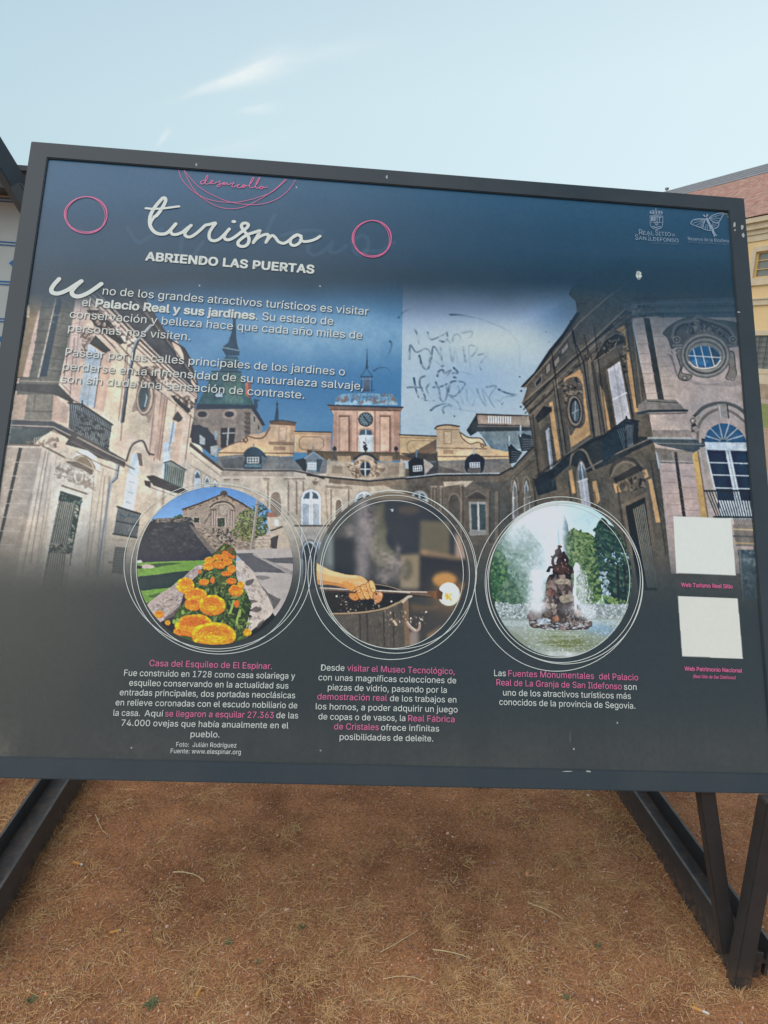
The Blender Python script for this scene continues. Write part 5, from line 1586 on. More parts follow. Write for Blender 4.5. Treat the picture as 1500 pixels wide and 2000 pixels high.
    A.poly(zl([(748, 645), (832, 622), (762, 1070), (692, 1042)]), (208, 176, 156), 1, .07); A.line(zl([(748, 645), (692, 1040)]), 1.8, (120, 104, 96))
    A.poly(zl([(834, 605), (932, 578), (866, 1134), (762, 1072)]), (224, 202, 174), 1, .05); A.line(zl([(934, 578), (870, 1130)]), 2, (168, 138, 116))
    # rain pipe
    A.line(zl([(1108, 432), (1000, 552), (978, 610), (926, 900), (892, 1140)]), 4.8, (126, 130, 138)); A.line(zl([(1016, 548), (990, 610), (938, 900), (904, 1140)]), 3.4, (70, 66, 70)); A.line(zl([(1102, 432), (994, 552), (972, 610), (920, 900)]), 1.2, (178, 184, 192))
    # wall with the oval window
    A.poly(zl([(992, 640), (1050, 680), (1145, 780), (1140, 960), (1060, 1270), (905, 1200), (948, 850)]), (224, 202, 174), 1, .05)
    A.poly(smooth(zl([(1010, 780), (1060, 730), (1130, 760), (1170, 850), (1160, 960), (1120, 1080), (1092, 1150), (1080, 1110), (1010, 1060), (975, 1070), (970, 1040), (1005, 930)]), 5, True), (176, 152, 134), 1, .14); A.speck(zl([(1010, 780), (1070, 730), (1150, 790), (1160, 900), (1060, 860), (1010, 880)]), 80, 5, [(112, 94, 84), (220, 196, 172), (84, 74, 70)], .85); A.line(zl([(1000, 800), (1080, 780), (1150, 860), (1165, 960)]), 3.0, (64, 60, 60))
    A.ell(zl, 1064, 965, 66, 130, (124, 106, 96), 1, .1, .08); A.ell(zl, 1062, 965, 58, 120, (204, 180, 158), 1, .08, .08); A.ell(zl, 1058, 965, 46, 104, (132, 114, 102), 1, .08, .08); A.ell(zl, 1054, 962, 36, 90, (76, 86, 88), 1, .1, .08); A.poly(zl([(1070, 930), (1082, 960), (1066, 1030), (1056, 1030), (1072, 970)]), (180, 190, 190)); A.ell(zl, 1090, 1130, 14, 18, (190, 164, 144))
    # pilaster strips
    for x0, x1, c in ((1140, 1185, (220, 188, 166)), (1185, 1226, (206, 172, 152))):
        A.poly(zl([(x0, 900 + (x0 - 1140)), (x1, 930 + (x0 - 1140)), (x1 - 56, 1420), (x0 - 60, 1400)]), c, 1, .06); A.line(zl([(x1, 930 + (x0 - 1140)), (x1 - 56, 1420)]), 1.6, (140, 114, 100))
    # second window
    A.poly(zl([(1250, 946), (1312, 946), (1400, 1062), (1376, 1076), (1300, 1010)]), (56, 56, 60)); A.speck(zl([(1290, 950), (1380, 960), (1440, 1020), (1390, 1060)]), 40, 5, [(120, 100, 88), (214, 190, 168), (70, 64, 62)], .8); A.line(zl([(1280, 1020), (1390, 1110)]), 3, (216, 190, 168))
    A.poly(zl([(1262, 1120), (1300, 1060), (1340, 1110), (1320, 1150)]), (88, 82, 78)); A.poly(zl([(1252, 1140), (1292, 1152), (1246, 1460), (1208, 1450)]), (200, 206, 210)); A.line(zl([(1272, 1146), (1228, 1455)]), 1.4, (150, 158, 164)); A.poly(zl([(1292, 1152), (1345, 1120), (1300, 1480), (1246, 1460)]), (216, 184, 160), 1, .06); A.line(zl([(1400, 1090), (1350, 1480)]), 2, (150, 122, 106))
    A.poly(zl([(1300, 1460), (1480, 1330), (1520, 1500), (1300, 1500)]), (218, 200, 176), .7)
    # main balcony
    A.poly(zl([(505, 1005), (600, 1010), (822, 1160), (795, 1344), (640, 1275), (520, 1215)]), (148, 156, 158), .9)
    A.bars(zl, [(606, 1020), (822, 1162), (796, 1342), (560, 1236)], 19, 1.9, (44, 50, 54)); A.bars(zl, [(512, 1008), (606, 1018), (562, 1232), (505, 1180)], 6, 1.8, (40, 46, 50)); A.line(zl([(500, 1000), (606, 1014), (826, 1162)]), 3.0, (36, 42, 46)); A.line(zl([(512, 1212), (640, 1276), (796, 1344)]), 3.0, (40, 44, 48)); A.line(zl([(560, 1050), (815, 1208)]), 1.4, (44, 50, 54)); A.line(zl([(606, 985), (604, 1030)]), 2.4, (36, 42, 46))
    A.speck(zl([(560, 1060), (810, 1190), (790, 1320), (550, 1210)]), 60, 4, [(50, 54, 58)], .8)
    # ledge and cornice of the corner
    A.poly(zl([(120, 860), (430, 868), (545, 985), (528, 1002), (404, 940), (112, 912)]), (74, 74, 74), 1, .1); A.line(zl([(130, 840), (440, 848), (520, 930)]), 2.2, (150, 138, 126)); A.line(zl([(130, 815), (290, 820), (300, 838)]), 2.4, (84, 82, 78))
    A.poly(zl([(104, 940), (396, 940), (505, 1030), (495, 1150), (380, 1138), (86, 1124)]), (124, 120, 112), 1, .14); A.poly(zl([(104, 940), (205, 940), (180, 1124), (86, 1124)]), (176, 154, 138), 1, .08); A.poly(zl([(396, 940), (505, 1030), (495, 1150), (378, 1138)]), (190, 164, 148), 1, .08); A.line(zl([(190, 1060), (384, 1066)]), 2, (88, 86, 82)); A.line(zl([(260, 945), (248, 1060)]), 1.4, (86, 84, 80))
    A.poly(zl([(76, 1124), (390, 1136), (600, 1240), (820, 1370), (990, 1470), (985, 1500), (820, 1440), (560, 1300), (392, 1196), (70, 1180)]), (76, 78, 82), 1, .1); A.line(zl([(80, 1164), (392, 1176), (590, 1276), (960, 1490)]), 2.4, (170, 156, 144)); A.line(zl([(76, 1122), (390, 1134), (600, 1238)]), 1.8, (150, 142, 134))
    A.poly(zl([(64, 1182), (394, 1196), (310, 1250), (240, 1312), (56, 1302)]), (78, 86, 86)); A.bars(zl, [(250, 1260), (420, 1220), (430, 1300), (250, 1310)], 12, 1.6, (206, 190, 170), .8)

    # --- left wing, lower storey
    A.poly(zb([(60, 95), (420, 95), (560, 150), (640, 110), (1000, 200), (1500, 360), (1500, 2000), (-420, 2000), (-420, 1000), (0, 560)]), (212, 196, 176), 1, .06)
    A.poly(zb([(70, 118), (412, 128), (200, 1110), (120, 1700), (-420, 1700), (-420, 1000), (10, 500)]), (182, 166, 150), 1, .06); A.poly(zb([(188, 120), (222, 124), (20, 1000), (-120, 1500), (-160, 1500), (-10, 1000)]), (76, 74, 70))
    for i in range(7):
        y = 260 + i * 134
        A.line(zb([(180 - (y - 120) * .23, y + 2), (390 - (y - 120) * .215, y + 8)]), 1.2, (206, 192, 176)); A.line(zb([(60 - (y - 120) * .16, y - 20), (165 - (y - 120) * .22, y - 22)]), 1.0, (206, 192, 176))
    A.poly(zb([(300, 560), (380, 600), (250, 1100), (150, 1100)]), (160, 144, 132), .5)
    A.line(zb([(60, 92), (415, 100), (470, 130), (640, 220)]), 3.2, (128, 110, 96)); A.line(zb([(60, 112), (415, 122)]), 1.6, (212, 196, 178)); A.speck(zb([(250, 60), (580, 30), (560, 110), (300, 95)]), 40, 5, [(160, 140, 124), (224, 208, 188), (120, 104, 94)], .7)
    A.poly(zb([(420, 130), (566, 190), (470, 700), (330, 1500), (130, 1500), (290, 760)]), (216, 200, 182), 1, .05)
    for a, b, w, c in (((450, 150), (200, 1450), 2.0, (176, 152, 128)), ((470, 160), (225, 1450), 1.2, (228, 214, 196)), ((560, 200), (380, 1250), 1.6, (190, 172, 152)), ((1010, 330), (850, 1400), 2.4, (190, 170, 148)), ((940, 380), (790, 1400), 3.0, (220, 202, 182)), ((1070, 420), (950, 1400), 2.0, (166, 152, 142))):
        A.line(zb([a, b]), w, c)
    # door with its swan arch
    A.poly(zb([(520, 300), (620, 280), (950, 380), (900, 620), (850, 900), (800, 1560), (390, 1560), (470, 900)]), (222, 210, 194), 1, .05)
    A.poly(smooth(zb([(690, 235), (730, 180), (800, 142), (880, 150), (950, 220), (990, 350), (940, 352), (880, 320), (780, 270)]), 4, True), (226, 216, 200)); A.poly(smooth(zb([(728, 232), (780, 196), (840, 196), (900, 250), (936, 330), (840, 290)]), 4, True), (142, 124, 104)); A.line(smooth(zb([(745, 230), (790, 206), (840, 210), (890, 262), (915, 318)])), 2.0, (206, 192, 172)); A.line(zb([(640, 225), (700, 235), (980, 360)]), 3.0, (190, 172, 152))
    A.poly(zb([(640, 250), (760, 260), (920, 345), (900, 390), (800, 330), (700, 305)]), (118, 104, 90), .9); A.speck(zb([(540, 300), (700, 290), (930, 400), (920, 520), (560, 420)]), 130, 5.5, [(156, 140, 124), (232, 222, 206), (186, 170, 152)], .75); A.line(smooth(zb([(530, 380), (620, 400), (700, 420), (740, 470), (790, 480), (840, 480), (930, 540)])), 2.4, (176, 160, 142)); A.ell(zb, 770, 400, 46, 60, (226, 216, 200), .9); A.bars(zb, [(735, 370), (810, 380), (790, 450), (755, 450)], 5, 1.4, (170, 154, 138))
    A.line(zb([(606, 492), (850, 572)]), 3.2, (126, 114, 98))
    A.poly(zb([(595, 542), (806, 610), (720, 1080), (630, 1600), (390, 1600), (490, 1060)]), (66, 78, 74), 1, .12)
    A.poly(zb([(580, 640), (746, 666), (650, 1600), (400, 1600), (500, 1050)]), (196, 184, 166), .95)
    A.bars(zb, [(586, 630), (740, 660), (660, 1072), (500, 1050)], 8, 2.3, (58, 70, 68)); A.bars(zb, [(480, 1140), (650, 1150), (600, 1600), (400, 1600)], 8, 2.3, (84, 80, 76)); A.poly(zb([(492, 1064), (716, 1080), (700, 1160), (476, 1140)]), (62, 72, 68)); A.speck(zb([(496, 1070), (712, 1084), (698, 1150), (480, 1136)]), 40, 4, [(150, 146, 132), (40, 50, 50)], .8)
    A.poly(zb([(590, 560), (800, 620), (786, 680), (580, 626)]), (56, 76, 70)); A.speck(zb([(592, 566), (798, 624), (784, 672), (582, 620)]), 40, 4, [(116, 126, 112), (36, 52, 52)], .8); A.poly(zb([(740, 660), (786, 680), (706, 1080), (660, 1072)]), (58, 74, 68)); A.speck(zb([(742, 668), (780, 684), (706, 1070), (668, 1070)]), 26, 4, [(170, 164, 148)], .9, 1.6)
    # pipe, arched window and the small balcony beyond
    A.poly(zb([(720, -40), (1000, 110), (1310, 288), (1268, 332), (1150, 276), (960, 220), (860, 150), (640, 90)]), (84, 82, 82), 1, .1); A.line(zb([(760, 20), (1060, 180), (1312, 296)]), 2.6, (160, 150, 140)); A.line(zb([(700, 60), (960, 190), (1250, 330)]), 1.8, (124, 110, 98))
    A.line(zb([(1150, 296), (1130, 410), (1090, 450), (1060, 620), (1000, 1000), (950, 1400)]), 4.4, (164, 168, 174)); A.line(zb([(1165, 300), (1145, 420), (1100, 460)]), 2.4, (92, 92, 94)); A.line(zb([(1076, 470), (960, 1300)]), 1.6, (140, 138, 138))
    A.line(smooth(zb([(1240, 320), (1262, 200), (1312, 128), (1370, 130), (1410, 190), (1436, 330)])), 8, (206, 190, 170)); A.line(smooth(zb([(1236, 250), (1280, 120), (1330, 70), (1400, 60), (1450, 170), (1500, 190)])), 3.6, (96, 88, 84))
    A.poly(smooth(zb([(1260, 380), (1274, 250), (1308, 176), (1342, 196), (1366, 300), (1352, 420)]), 4, True), (196, 208, 214)); A.poly(zb([(1340, 170), (1384, 180), (1396, 300), (1362, 300)]), (120, 110, 104)); A.poly(zb([(1246, 376), (1360, 416), (1300, 760), (1200, 720)]), (214, 220, 224), 1, .04); A.poly(zb([(1360, 416), (1430, 420), (1360, 780), (1300, 760)]), (212, 194, 174)); A.rows(zb, [(1270, 400), (1320, 416), (1280, 720), (1226, 700)], 3, 1.6, (170, 178, 184)); A.poly(zb([(1348, 380), (1440, 400), (1430, 440), (1345, 420)]), (220, 202, 180))
    A.poly(zb([(1410, 440), (1470, 450), (1500, 500), (1480, 520), (1420, 490)]), (84, 76, 72)); A.poly(zb([(1410, 560), (1500, 600), (1500, 1000), (1370, 1000)]), (206, 186, 166), .7)
    A.poly(zb([(1150, 700), (1372, 768), (1342, 998), (1108, 962)]), (150, 152, 154), .75); A.bars(zb, [(1152, 704), (1372, 770), (1342, 996), (1112, 960)], 15, 1.7, (56, 62, 66)); A.line(zb([(1146, 696), (1374, 768)]), 3.0, (44, 52, 56)); A.line(zb([(1106, 962), (1342, 1000)]), 3.2, (60, 62, 64)); A.line(zb([(1140, 838), (1358, 880)]), 2.2, (44, 60, 70)); A.line(smooth(zb([(1180, 770), (1220, 800), (1260, 785), (1300, 800), (1330, 790)])), 2.0, (52, 84, 106))
    A.poly(zb([(1100, 1000), (1320, 1020), (1310, 1050), (1090, 1030)]), (196, 180, 162), .9); A.poly(zb([(1128, 1090), (1240, 1098), (1196, 1356), (1092, 1344)]), (84, 82, 80)); A.pane_grid(zb, [(1140, 1104), (1230, 1110), (1192, 1346), (1102, 1336)], 6, 9, 1.5, (168, 160, 150), .6)
    A.line(zb([(1065, 1240), (1110, 1240)]), 2.6, (110, 104, 98))

    # right-hand edge of the wing meeting the court: far roofs
    A.poly(zc([(90, 870), (150, 860), (215, 900), (270, 960), (280, 1010), (255, 1100), (150, 1010), (90, 990)]), (48, 58, 68), 1, .12); A.poly(zc([(150, 930), (190, 960), (190, 1010), (150, 1000)]), (150, 158, 162)); A.ell(zc, 268, 940, 10, 36, (130, 146, 156)); A.poly(zc([(230, 1020), (285, 1010), (280, 1100), (230, 1080)]), (150, 156, 158))
    A.line(zc([(85, 1000), (180, 1080), (320, 1190)]), 4.2, (92, 82, 78)); A.line(zc([(80, 1012), (180, 1094), (310, 1200)]), 2.0, (220, 200, 176)); A.line(zc([(80, 1030), (290, 1200)]), 2.0, (140, 120, 106))
    for cx, y0, hw in ((130, 1190, 20), (228, 1255, 14)):
        arch_win(zc, cx, y0, y0 + 170, hw)
    A.poly(zc([(0, 1190), (62, 1240), (40, 1320), (0, 1330)]), (44, 62, 62)); A.bars(zc, [(0, 1190), (60, 1240), (44, 1320), (0, 1320)], 6, 1.6, (120, 140, 128), .8)

    # second bay of the left wing beyond the arch: cornice, small balcony, pilasters
    zs = ident_z
    A.poly(zs([(296, 905), (372, 905), (432, 925), (432, 1080), (290, 1080)]), (206, 190, 172), 1, .08)
    A.poly(zs([(372, 868), (430, 914), (432, 960), (372, 930)]), (212, 194, 172), 1, .06)
    for x0, x1, c in ((302, 309, (224, 206, 186)), (312, 316, (166, 148, 132)), (330, 338, (222, 206, 186)), (341, 345, (162, 146, 130)), (362, 368, (216, 200, 182))):
        A.poly(zs([(x0 + 8, 925), (x1 + 8, 927), (x1, 1060), (x0, 1060)]), c, .9)
    A.poly(zs([(286, 930), (300, 928), (352, 950), (366, 958), (362, 966), (340, 962), (300, 948)]), (78, 72, 70), 1, .1); A.line(zs([(284, 927), (302, 924), (356, 948), (370, 958)]), 1.6, (220, 204, 184)); A.line(zs([(296, 952), (340, 968), (358, 972)]), 1.2, (120, 104, 94))
    A.poly(zs([(320, 862), (334, 866), (330, 938), (316, 932)]), (204, 210, 214)); A.poly(zs([(334, 866), (344, 862), (342, 938), (330, 938)]), (214, 188, 166))
    A.poly(zs([(322, 904), (334, 900), (362, 918), (356, 956), (330, 946), (320, 938)]), (120, 130, 122), .7); A.bars(zs, [(322, 906), (362, 920), (357, 956), (320, 938)], 10, 1.3, (46, 62, 58)); A.line(zs([(320, 904), (334, 900), (364, 918)]), 1.8, (40, 50, 50)); A.line(zs([(320, 939), (358, 957)]), 1.8, (60, 60, 58))
    for cx, y0, hw in ((386, 918, 6), (405, 930, 5), (420, 938, 4)):
        A.line(smooth(zs([(cx - hw - 2, y0 + 30), (cx - hw - 1, y0 + 6), (cx, y0 - 3), (cx + hw + 1, y0 + 8), (cx + hw + 2, y0 + 34)])), 1.6, (168, 150, 132)); A.poly(smooth(zs([(cx - hw, y0 + 46), (cx - hw, y0 + 8), (cx, y0), (cx + hw, y0 + 10), (cx + hw, y0 + 50)]), 4, True), (204, 208, 210)); A.poly(zs([(cx - hw + 1, y0 + 10), (cx, y0 + 3), (cx + hw - 1, y0 + 12), (cx + hw - 1, y0 + 16), (cx - hw + 1, y0 + 15)]), (110, 120, 126))
    A.line(zs([(372, 870), (400, 892), (432, 916)]), 3.4, (84, 74, 70)); A.line(zs([(372, 876), (400, 898), (432, 922)]), 1.6, (226, 208, 186)); A.line(zs([(372, 884), (432, 930)]), 1.2, (140, 122, 108)); A.line(zs([(372, 908), (432, 944)]), 1.0, (150, 132, 116))
    # deep shade under the mouldings and beside the strips of both wings
    for pts, w, al in (([(172, 600), (268, 710), (386, 800)], 3.5, .5), ([(176, 622), (262, 722), (384, 822)], 2.2, .45), ([(120, 770), (160, 790)], 3, .5), ([(100, 840), (170, 868), (262, 916)], 3.5, .5), ([(150, 882), (196, 906), (232, 920)], 2.4, .5), ([(146, 660), (136, 790)], 2, .45), ([(250, 690), (236, 860)], 2.2, .45), ([(304, 770), (292, 890)], 2.2, .4), ([(322, 780), (308, 895)], 1.6, .35), ([(345, 790), (330, 880)], 2, .35), ([(95, 885), (60, 1100)], 2.4, .35), ([(205, 930), (188, 1120)], 2.2, .35), ([(215, 930), (200, 1120)], 1.4, .3), ([(185, 925), (168, 1110)], 1.6, .3), ([(100, 905), (70, 1120)], 1.4, .3)):
        A.line(smooth(zs(pts)), w, (84, 66, 58), al)
    for pts, w, al in (([(1022, 800), (1120, 700), (1232, 610)], 3, .55), ([(1026, 815), (1122, 720), (1234, 630)], 1.6, .4), ([(1046, 930), (1090, 900), (1150, 865), (1180, 852)], 4, .5), ([(1160, 640), (1186, 850)], 3, .5), ([(1078, 700), (1104, 870)], 2.6, .5), ([(1040, 810), (1052, 930)], 2.4, .45), ([(1145, 700), (1160, 850)], 2.4, .45), ([(1210, 690), (1245, 860)], 3.2, .5), ([(1110, 940), (1130, 1080)], 3, .45), ([(1160, 960), (1180, 1090)], 3, .45), ([(1205, 950), (1225, 1090)], 3.2, .45), ([(1270, 900), (1300, 1080)], 2.6, .4)):
        A.line(smooth(zs(pts)), w, (36, 36, 40), al)
    # court, lower right: bays in shade
    for x in (948, 966, 1004, 1024):
        A.poly(zs([(x, 960), (x + 7, 960), (x + 7, 1060), (x, 1060)]), (118, 106, 94), .7); A.line(zs([(x + 8, 960), (x + 8, 1060)]), 1.6, (56, 54, 52), .7)
    # doorway between the first two round pictures
    A.line(smooth(zs([(588, 1090), (590, 1066), (604, 1054), (618, 1064), (622, 1092)])), 3, (120, 116, 112), .8); A.poly(smooth(zs([(592, 1094), (594, 1070), (604, 1060), (615, 1070), (618, 1094)]), 4, True), (58, 64, 70), .9); A.poly(zs([(592, 1094), (618, 1094), (618, 1150), (592, 1150)]), (80, 82, 84), .8); A.pane_grid(zs, [(593, 1098), (617, 1098), (617, 1140), (593, 1140)], 3, 3, 1, (120, 122, 122), .7)

    # the print as a photograph: looser edges, local contrast, unevenness; then slightly bleached warm inks
    skym = np.abs(A.a - sky0).max(-1) < 0.5
    sky0 = None
    keep = A.a.copy()
    A.photographic(0.55, 0.05, 0.36, 0.08)
    # weather streaks down the stone, and broad unevenness of tone
    st = np.repeat(value_noise(A.w, A.h // 12 + 1, 6, A.rng), 12, 0)[:A.h] * .6 + np.repeat(value_noise(A.w, A.h // 20 + 1, 14, A.rng), 20, 0)[:A.h] * .5
    A.a *= (1 + 0.055 * st * (0.4 + .6 * np.clip(A.n4 + .5, 0, 1)) + 0.045 * A.n3 + 0.035 * A.n4)[..., None]
    A.a *= 1 + np.stack([0.03 * A.n4, 0.0 * A.n4, -0.04 * A.n4], -1)
    A.blur((slice(0, A.h), slice(0, A.w)), 1, 1)
    A.a[skym] = keep[skym]
    warm = np.clip((A.a[..., 0] - A.a[..., 2] - 22) / 60, 0, 1) * (0.10 + 0.24 * sstep(330, 430, PX) * sstep(1010, 960, PX))
    lum = (A.a * np.array([.3, .59, .11], np.float32)).sum(-1, keepdims=True) + 5
    A.a += (lum - A.a) * warm[..., None]

    # --- fades of the layout: dark at the head and along the foot of the sheet
    q = PY - 0.02 * (PX - 100) + 5 * A.n4
    q = q - 34 * sstep(420, 60, PX) * sstep(640, 560, PY)
    top = sstep(622, 528, q) * np.where(PX > 1000, sstep(1010, 1200, PX) * 0.0 + 1, 1)
    wing = sstep(1000, 1120, PX)
    top2 = sstep(735, 560, PY - 0.10 * (PX - 1250)) * wing * 0.75
    topc = lerp((58, 94, 122), (50, 76, 97), sstep(330, 480, PY))
    topc = lerp(topc, (46, 64, 78), sstep(470, 550, PY))
    A.a[:] = lerp(A.a, topc, np.clip(np.maximum(top, top2), 0, 1) * 0.985)
    q = PY - 0.035 * (PX - 100) + 4 * A.n4
    bot = sstep(985, 1165, q)
    bc = lerp((72, 70, 64), (60, 62, 62), sstep(60, 420, PX))
    bc = lerp(bc, (59, 64, 66), sstep(500, 950, PX)); bc = lerp(bc, (74, 71, 68), sstep(1330, 1470, PY) * .7)
    A.a[:] = lerp(A.a, bc, np.clip(bot, 0, 1))
    # dust and rain streaks on the laminate towards the foot
    col = value_noise(A.w, 1, 9, A.rng)[0] * .6 + value_noise(A.w, 1, 30, A.rng)[0] * .5
    st = np.clip(col[None] * (0.6 + .5 * A.n3) + .35 * A.n4, -1, 1) * sstep(1290, 1450, PY)
    A.a *= (1 + 0.035 * st + 0.022 * A.n1 + 0.02 * A.n2)[..., None]
    dust = np.clip(.15 + A.n5 * .35 + A.n4 * .3 + A.n3 * .2 + A.n2 * .15, 0, 1) * (sstep(1380, 1490, PY) * sstep(420, 40, PX) * 0.5 + 0.16 * sstep(1400, 1500, PY))
    A.a[:] = lerp(A.a, (128, 118, 102), np.clip(dust, 0, .6))

    # --- pale ghost lettering behind the title
    gz = Z(350, 260, 3.0)
    gs = [smooth(gz([(560, 480), (520, 560), (500, 640)])), smooth(gz([(600, 600), (680, 580), (760, 570), (840, 580), (770, 640), (755, 690), (790, 715), (850, 690), (900, 640), (880, 690), (920, 700), (980, 660)])),
          smooth(gz([(1010, 640), (1070, 600), (1110, 640), (1080, 710), (1030, 700), (1020, 640)])), smooth(gz([(1080, 690), (1180, 690), (1260, 640)])), smooth(gz([(-300, 560), (-240, 640), (-160, 600), (-100, 560)])), smooth(gz([(30, 560), (10, 700), (60, 740), (140, 640)]))]
    for s in gs:
        A.line(s, 7.5, (86, 118, 142), .22)

    # --- felt-pen scribbles
    zg = Z(750, 360, 3.75)
    pen = (52, 76, 98)
    G = [([(222, 1066), (240, 1095), (255, 1170)], .75, .3), ([(318, 1088), (325, 1120), (350, 1138), (420, 1110), (462, 1085)], .85, .35), ([(408, 1148), (440, 1152), (462, 1120), (460, 1085), (466, 1140), (484, 1164)], .8, .4), ([(500, 1150), (510, 1110), (540, 1100), (560, 1130), (530, 1160)], .35, .12), ([(570, 1090), (640, 1078), (640, 1110), (610, 1130)], .3, .12),
         ([(185, 1280), (192, 1180), (235, 1230), (300, 1205), (335, 1230), (330, 1300)], .7, .3), ([(258, 1256), (275, 1320), (300, 1352), (325, 1345), (345, 1280), (360, 1190), (400, 1240), (430, 1335), (380, 1300), (330, 1290)], .95, .5), ([(412, 1195), (425, 1300), (440, 1330)], .6, .25), ([(480, 1190), (500, 1300), (520, 1200), (540, 1320)], .35, .15), ([(580, 1195), (590, 1260), (600, 1300), (680, 1210), (640, 1180), (620, 1200), (632, 1345)], .5, .2), ([(690, 1250), (760, 1240), (700, 1320), (710, 1360)], .35, .5),
         ([(390, 1405), (400, 1370), (430, 1360), (440, 1385), (470, 1370), (490, 1365), (450, 1415)], .85, .45), ([(510, 1345), (540, 1380), (500, 1385), (560, 1375), (632, 1392)], .9, .35), ([(512, 1414), (528, 1416)], .9, .8),
         ([(172, 1488), (230, 1486), (280, 1492)], .95, .8), ([(218, 1420), (232, 1500), (252, 1560)], .95, .8), ([(300, 1405), (268, 1420), (262, 1470), (300, 1560), (280, 1570), (300, 1582), (370, 1585)], .7, .85), ([(330, 1460), (310, 1500), (340, 1560)], .6, .3), ([(360, 1488), (420, 1480), (462, 1462)], .95, .9), ([(375, 1448), (400, 1500), (410, 1570), (440, 1590), (460, 1540), (455, 1460)], .95, .5), ([(470, 1520), (490, 1450), (560, 1445), (590, 1470), (520, 1550), (470, 1540), (540, 1600), (560, 1650)], .8, .35), ([(540, 1480), (560, 1550), (580, 1610)], .5, .25), ([(600, 1500), (610, 1580), (650, 1620), (660, 1540), (620, 1490)], .35, .15), ([(680, 1500), (700, 1560), (745, 1620), (720, 1500), (800, 1630)], .35, .18), ([(750, 1485), (820, 1480), (770, 1560), (810, 1635)], .4, .2), ([(838, 1502), (900, 1530), (978, 1546), (900, 1555), (850, 1575)], .85, .3), ([(820, 1580), (850, 1585), (870, 1555)], .35, .2),
         ([(342, 1655), (370, 1632), (420, 1612), (470, 1610), (530, 1640)], .95, .4), ([(436, 1675), (430, 1640), (470, 1620), (500, 1640), (560, 1650), (720, 1675)], .5, .1), ([(106, 978), (125, 950), (160, 925), (205, 905)], .9, .15), ([(482, 956), (560, 958), (700, 985)], .95, .1), ([(700, 985), (900, 1070), (985, 1180), (992, 1340)], .16, .1), ([(42, 1150), (54, 1170), (40, 1230), (10, 1280)], .9, .2)]
    for pts, a0, a1 in G:
        A.line(smooth(zg(pts), 7), 4.4, pen, a0, 0, a1 * .8, 3.0, .6)
    A.line(smooth(zd([(432, 215), (470, 195), (520, 198), (550, 240)]), 7), 3.2, pen, .8, 0, .1, 2)
    for x, y, r in ((992, 1410, 7), (1003, 1514, 9), (1000, 1630, 9), (1184, 1082, 4), (1210, 1155, 4), (515, 1698, 7), (862, 1610, 6), (875, 1600, 4)):
        A.ell(zg, x, y, r, r * .9, (60, 76, 84), .9)
    # peeled and chalky flecks
    A.speck(Z(1100, 280, 3.75)([(536, 938), (575, 950), (572, 980), (548, 1010), (538, 985)]), 26, 4, [(206, 208, 196), (150, 160, 158)], 1, 1.8)
    A.poly(Z(1240, 300, 5.769)([(980, 672), (1052, 676), (1050, 730), (1030, 700)]), (196, 176, 120)); A.poly(Z(1240, 300, 5.769)([(1000, 678), (1052, 684), (1050, 716)]), (60, 90, 108))
    for x, y in ((579, 366), (625, 559), (390, 558), (1205, 1411), (626, 1465), (257, 1460), (1120, 1462)):
        A.ell(ident_z, x, y, 1.3, 1.6, (196, 196, 186))
    A.ell(ident_z, 1113, 1440, .8, 12, (140, 136, 128), .5)
    # minute credit line running up the left edge
    e = np.array([(38, 700), (1, 965)], float)
    for k in range(74):
        f = (k + .5) / 74
        if A.rng.uniform() < .8 and f > .3:
            p = e[0] * (1 - f) + e[1] * f + np.array([-3.5, 0]) + np.array([6, 0])
            A.ell(ident_z, p[0], p[1], 1.4, 1.1, (212, 206, 196), .8)
    # --- plain light squares where the scan codes stood
    zq = Z(1200, 980, 5.0)
    A.poly(zq([(570, 140), (1134, 162), (1181, 718), (600, 695)]), (226, 226, 216), 1, .015)
    A.poly(zq([(615, 920), (1198, 942), (1249, 1530), (658, 1507)]), (224, 222, 208), 1, .015)
    return A


PALACE = paint_palace()
# ------------------------------------------------------------------ the three round pictures
def board_box(pts):
    p = np.array(pts, float); s, t = to_board(p[:, 0], p[:, 1])
    return s.min() - .01, s.max() + .01, t.min() - .01, t.max() + .01


def inset_canvas(outline, seed, ppm=2000):
    s0, s1, t0, t1 = board_box(outline)
    c = Canvas(s0, s1, t0, t1, ppm, seed); c.ss = 0.27
    return c


def oval(z, x0, x1, y0, y1, rot=0.0, n=96):
    t = np.linspace(0, 2 * np.pi, n, endpoint=False)
    x = (x1 - x0) / 2 * np.cos(t); y = (y1 - y0) / 2 * np.sin(t)
    c, s = math.cos(rot), math.sin(rot)
    return z(np.stack([(x0 + x1) / 2 + x * c - y * s, (y0 + y1) / 2 + x * s + y * c], 1).tolist())


ZI1 = Z(220, 920, 1500 / 420); ZI2 = Z(600, 940, 1500 / 350); ZI3 = Z(920, 950, 1500 / 360)


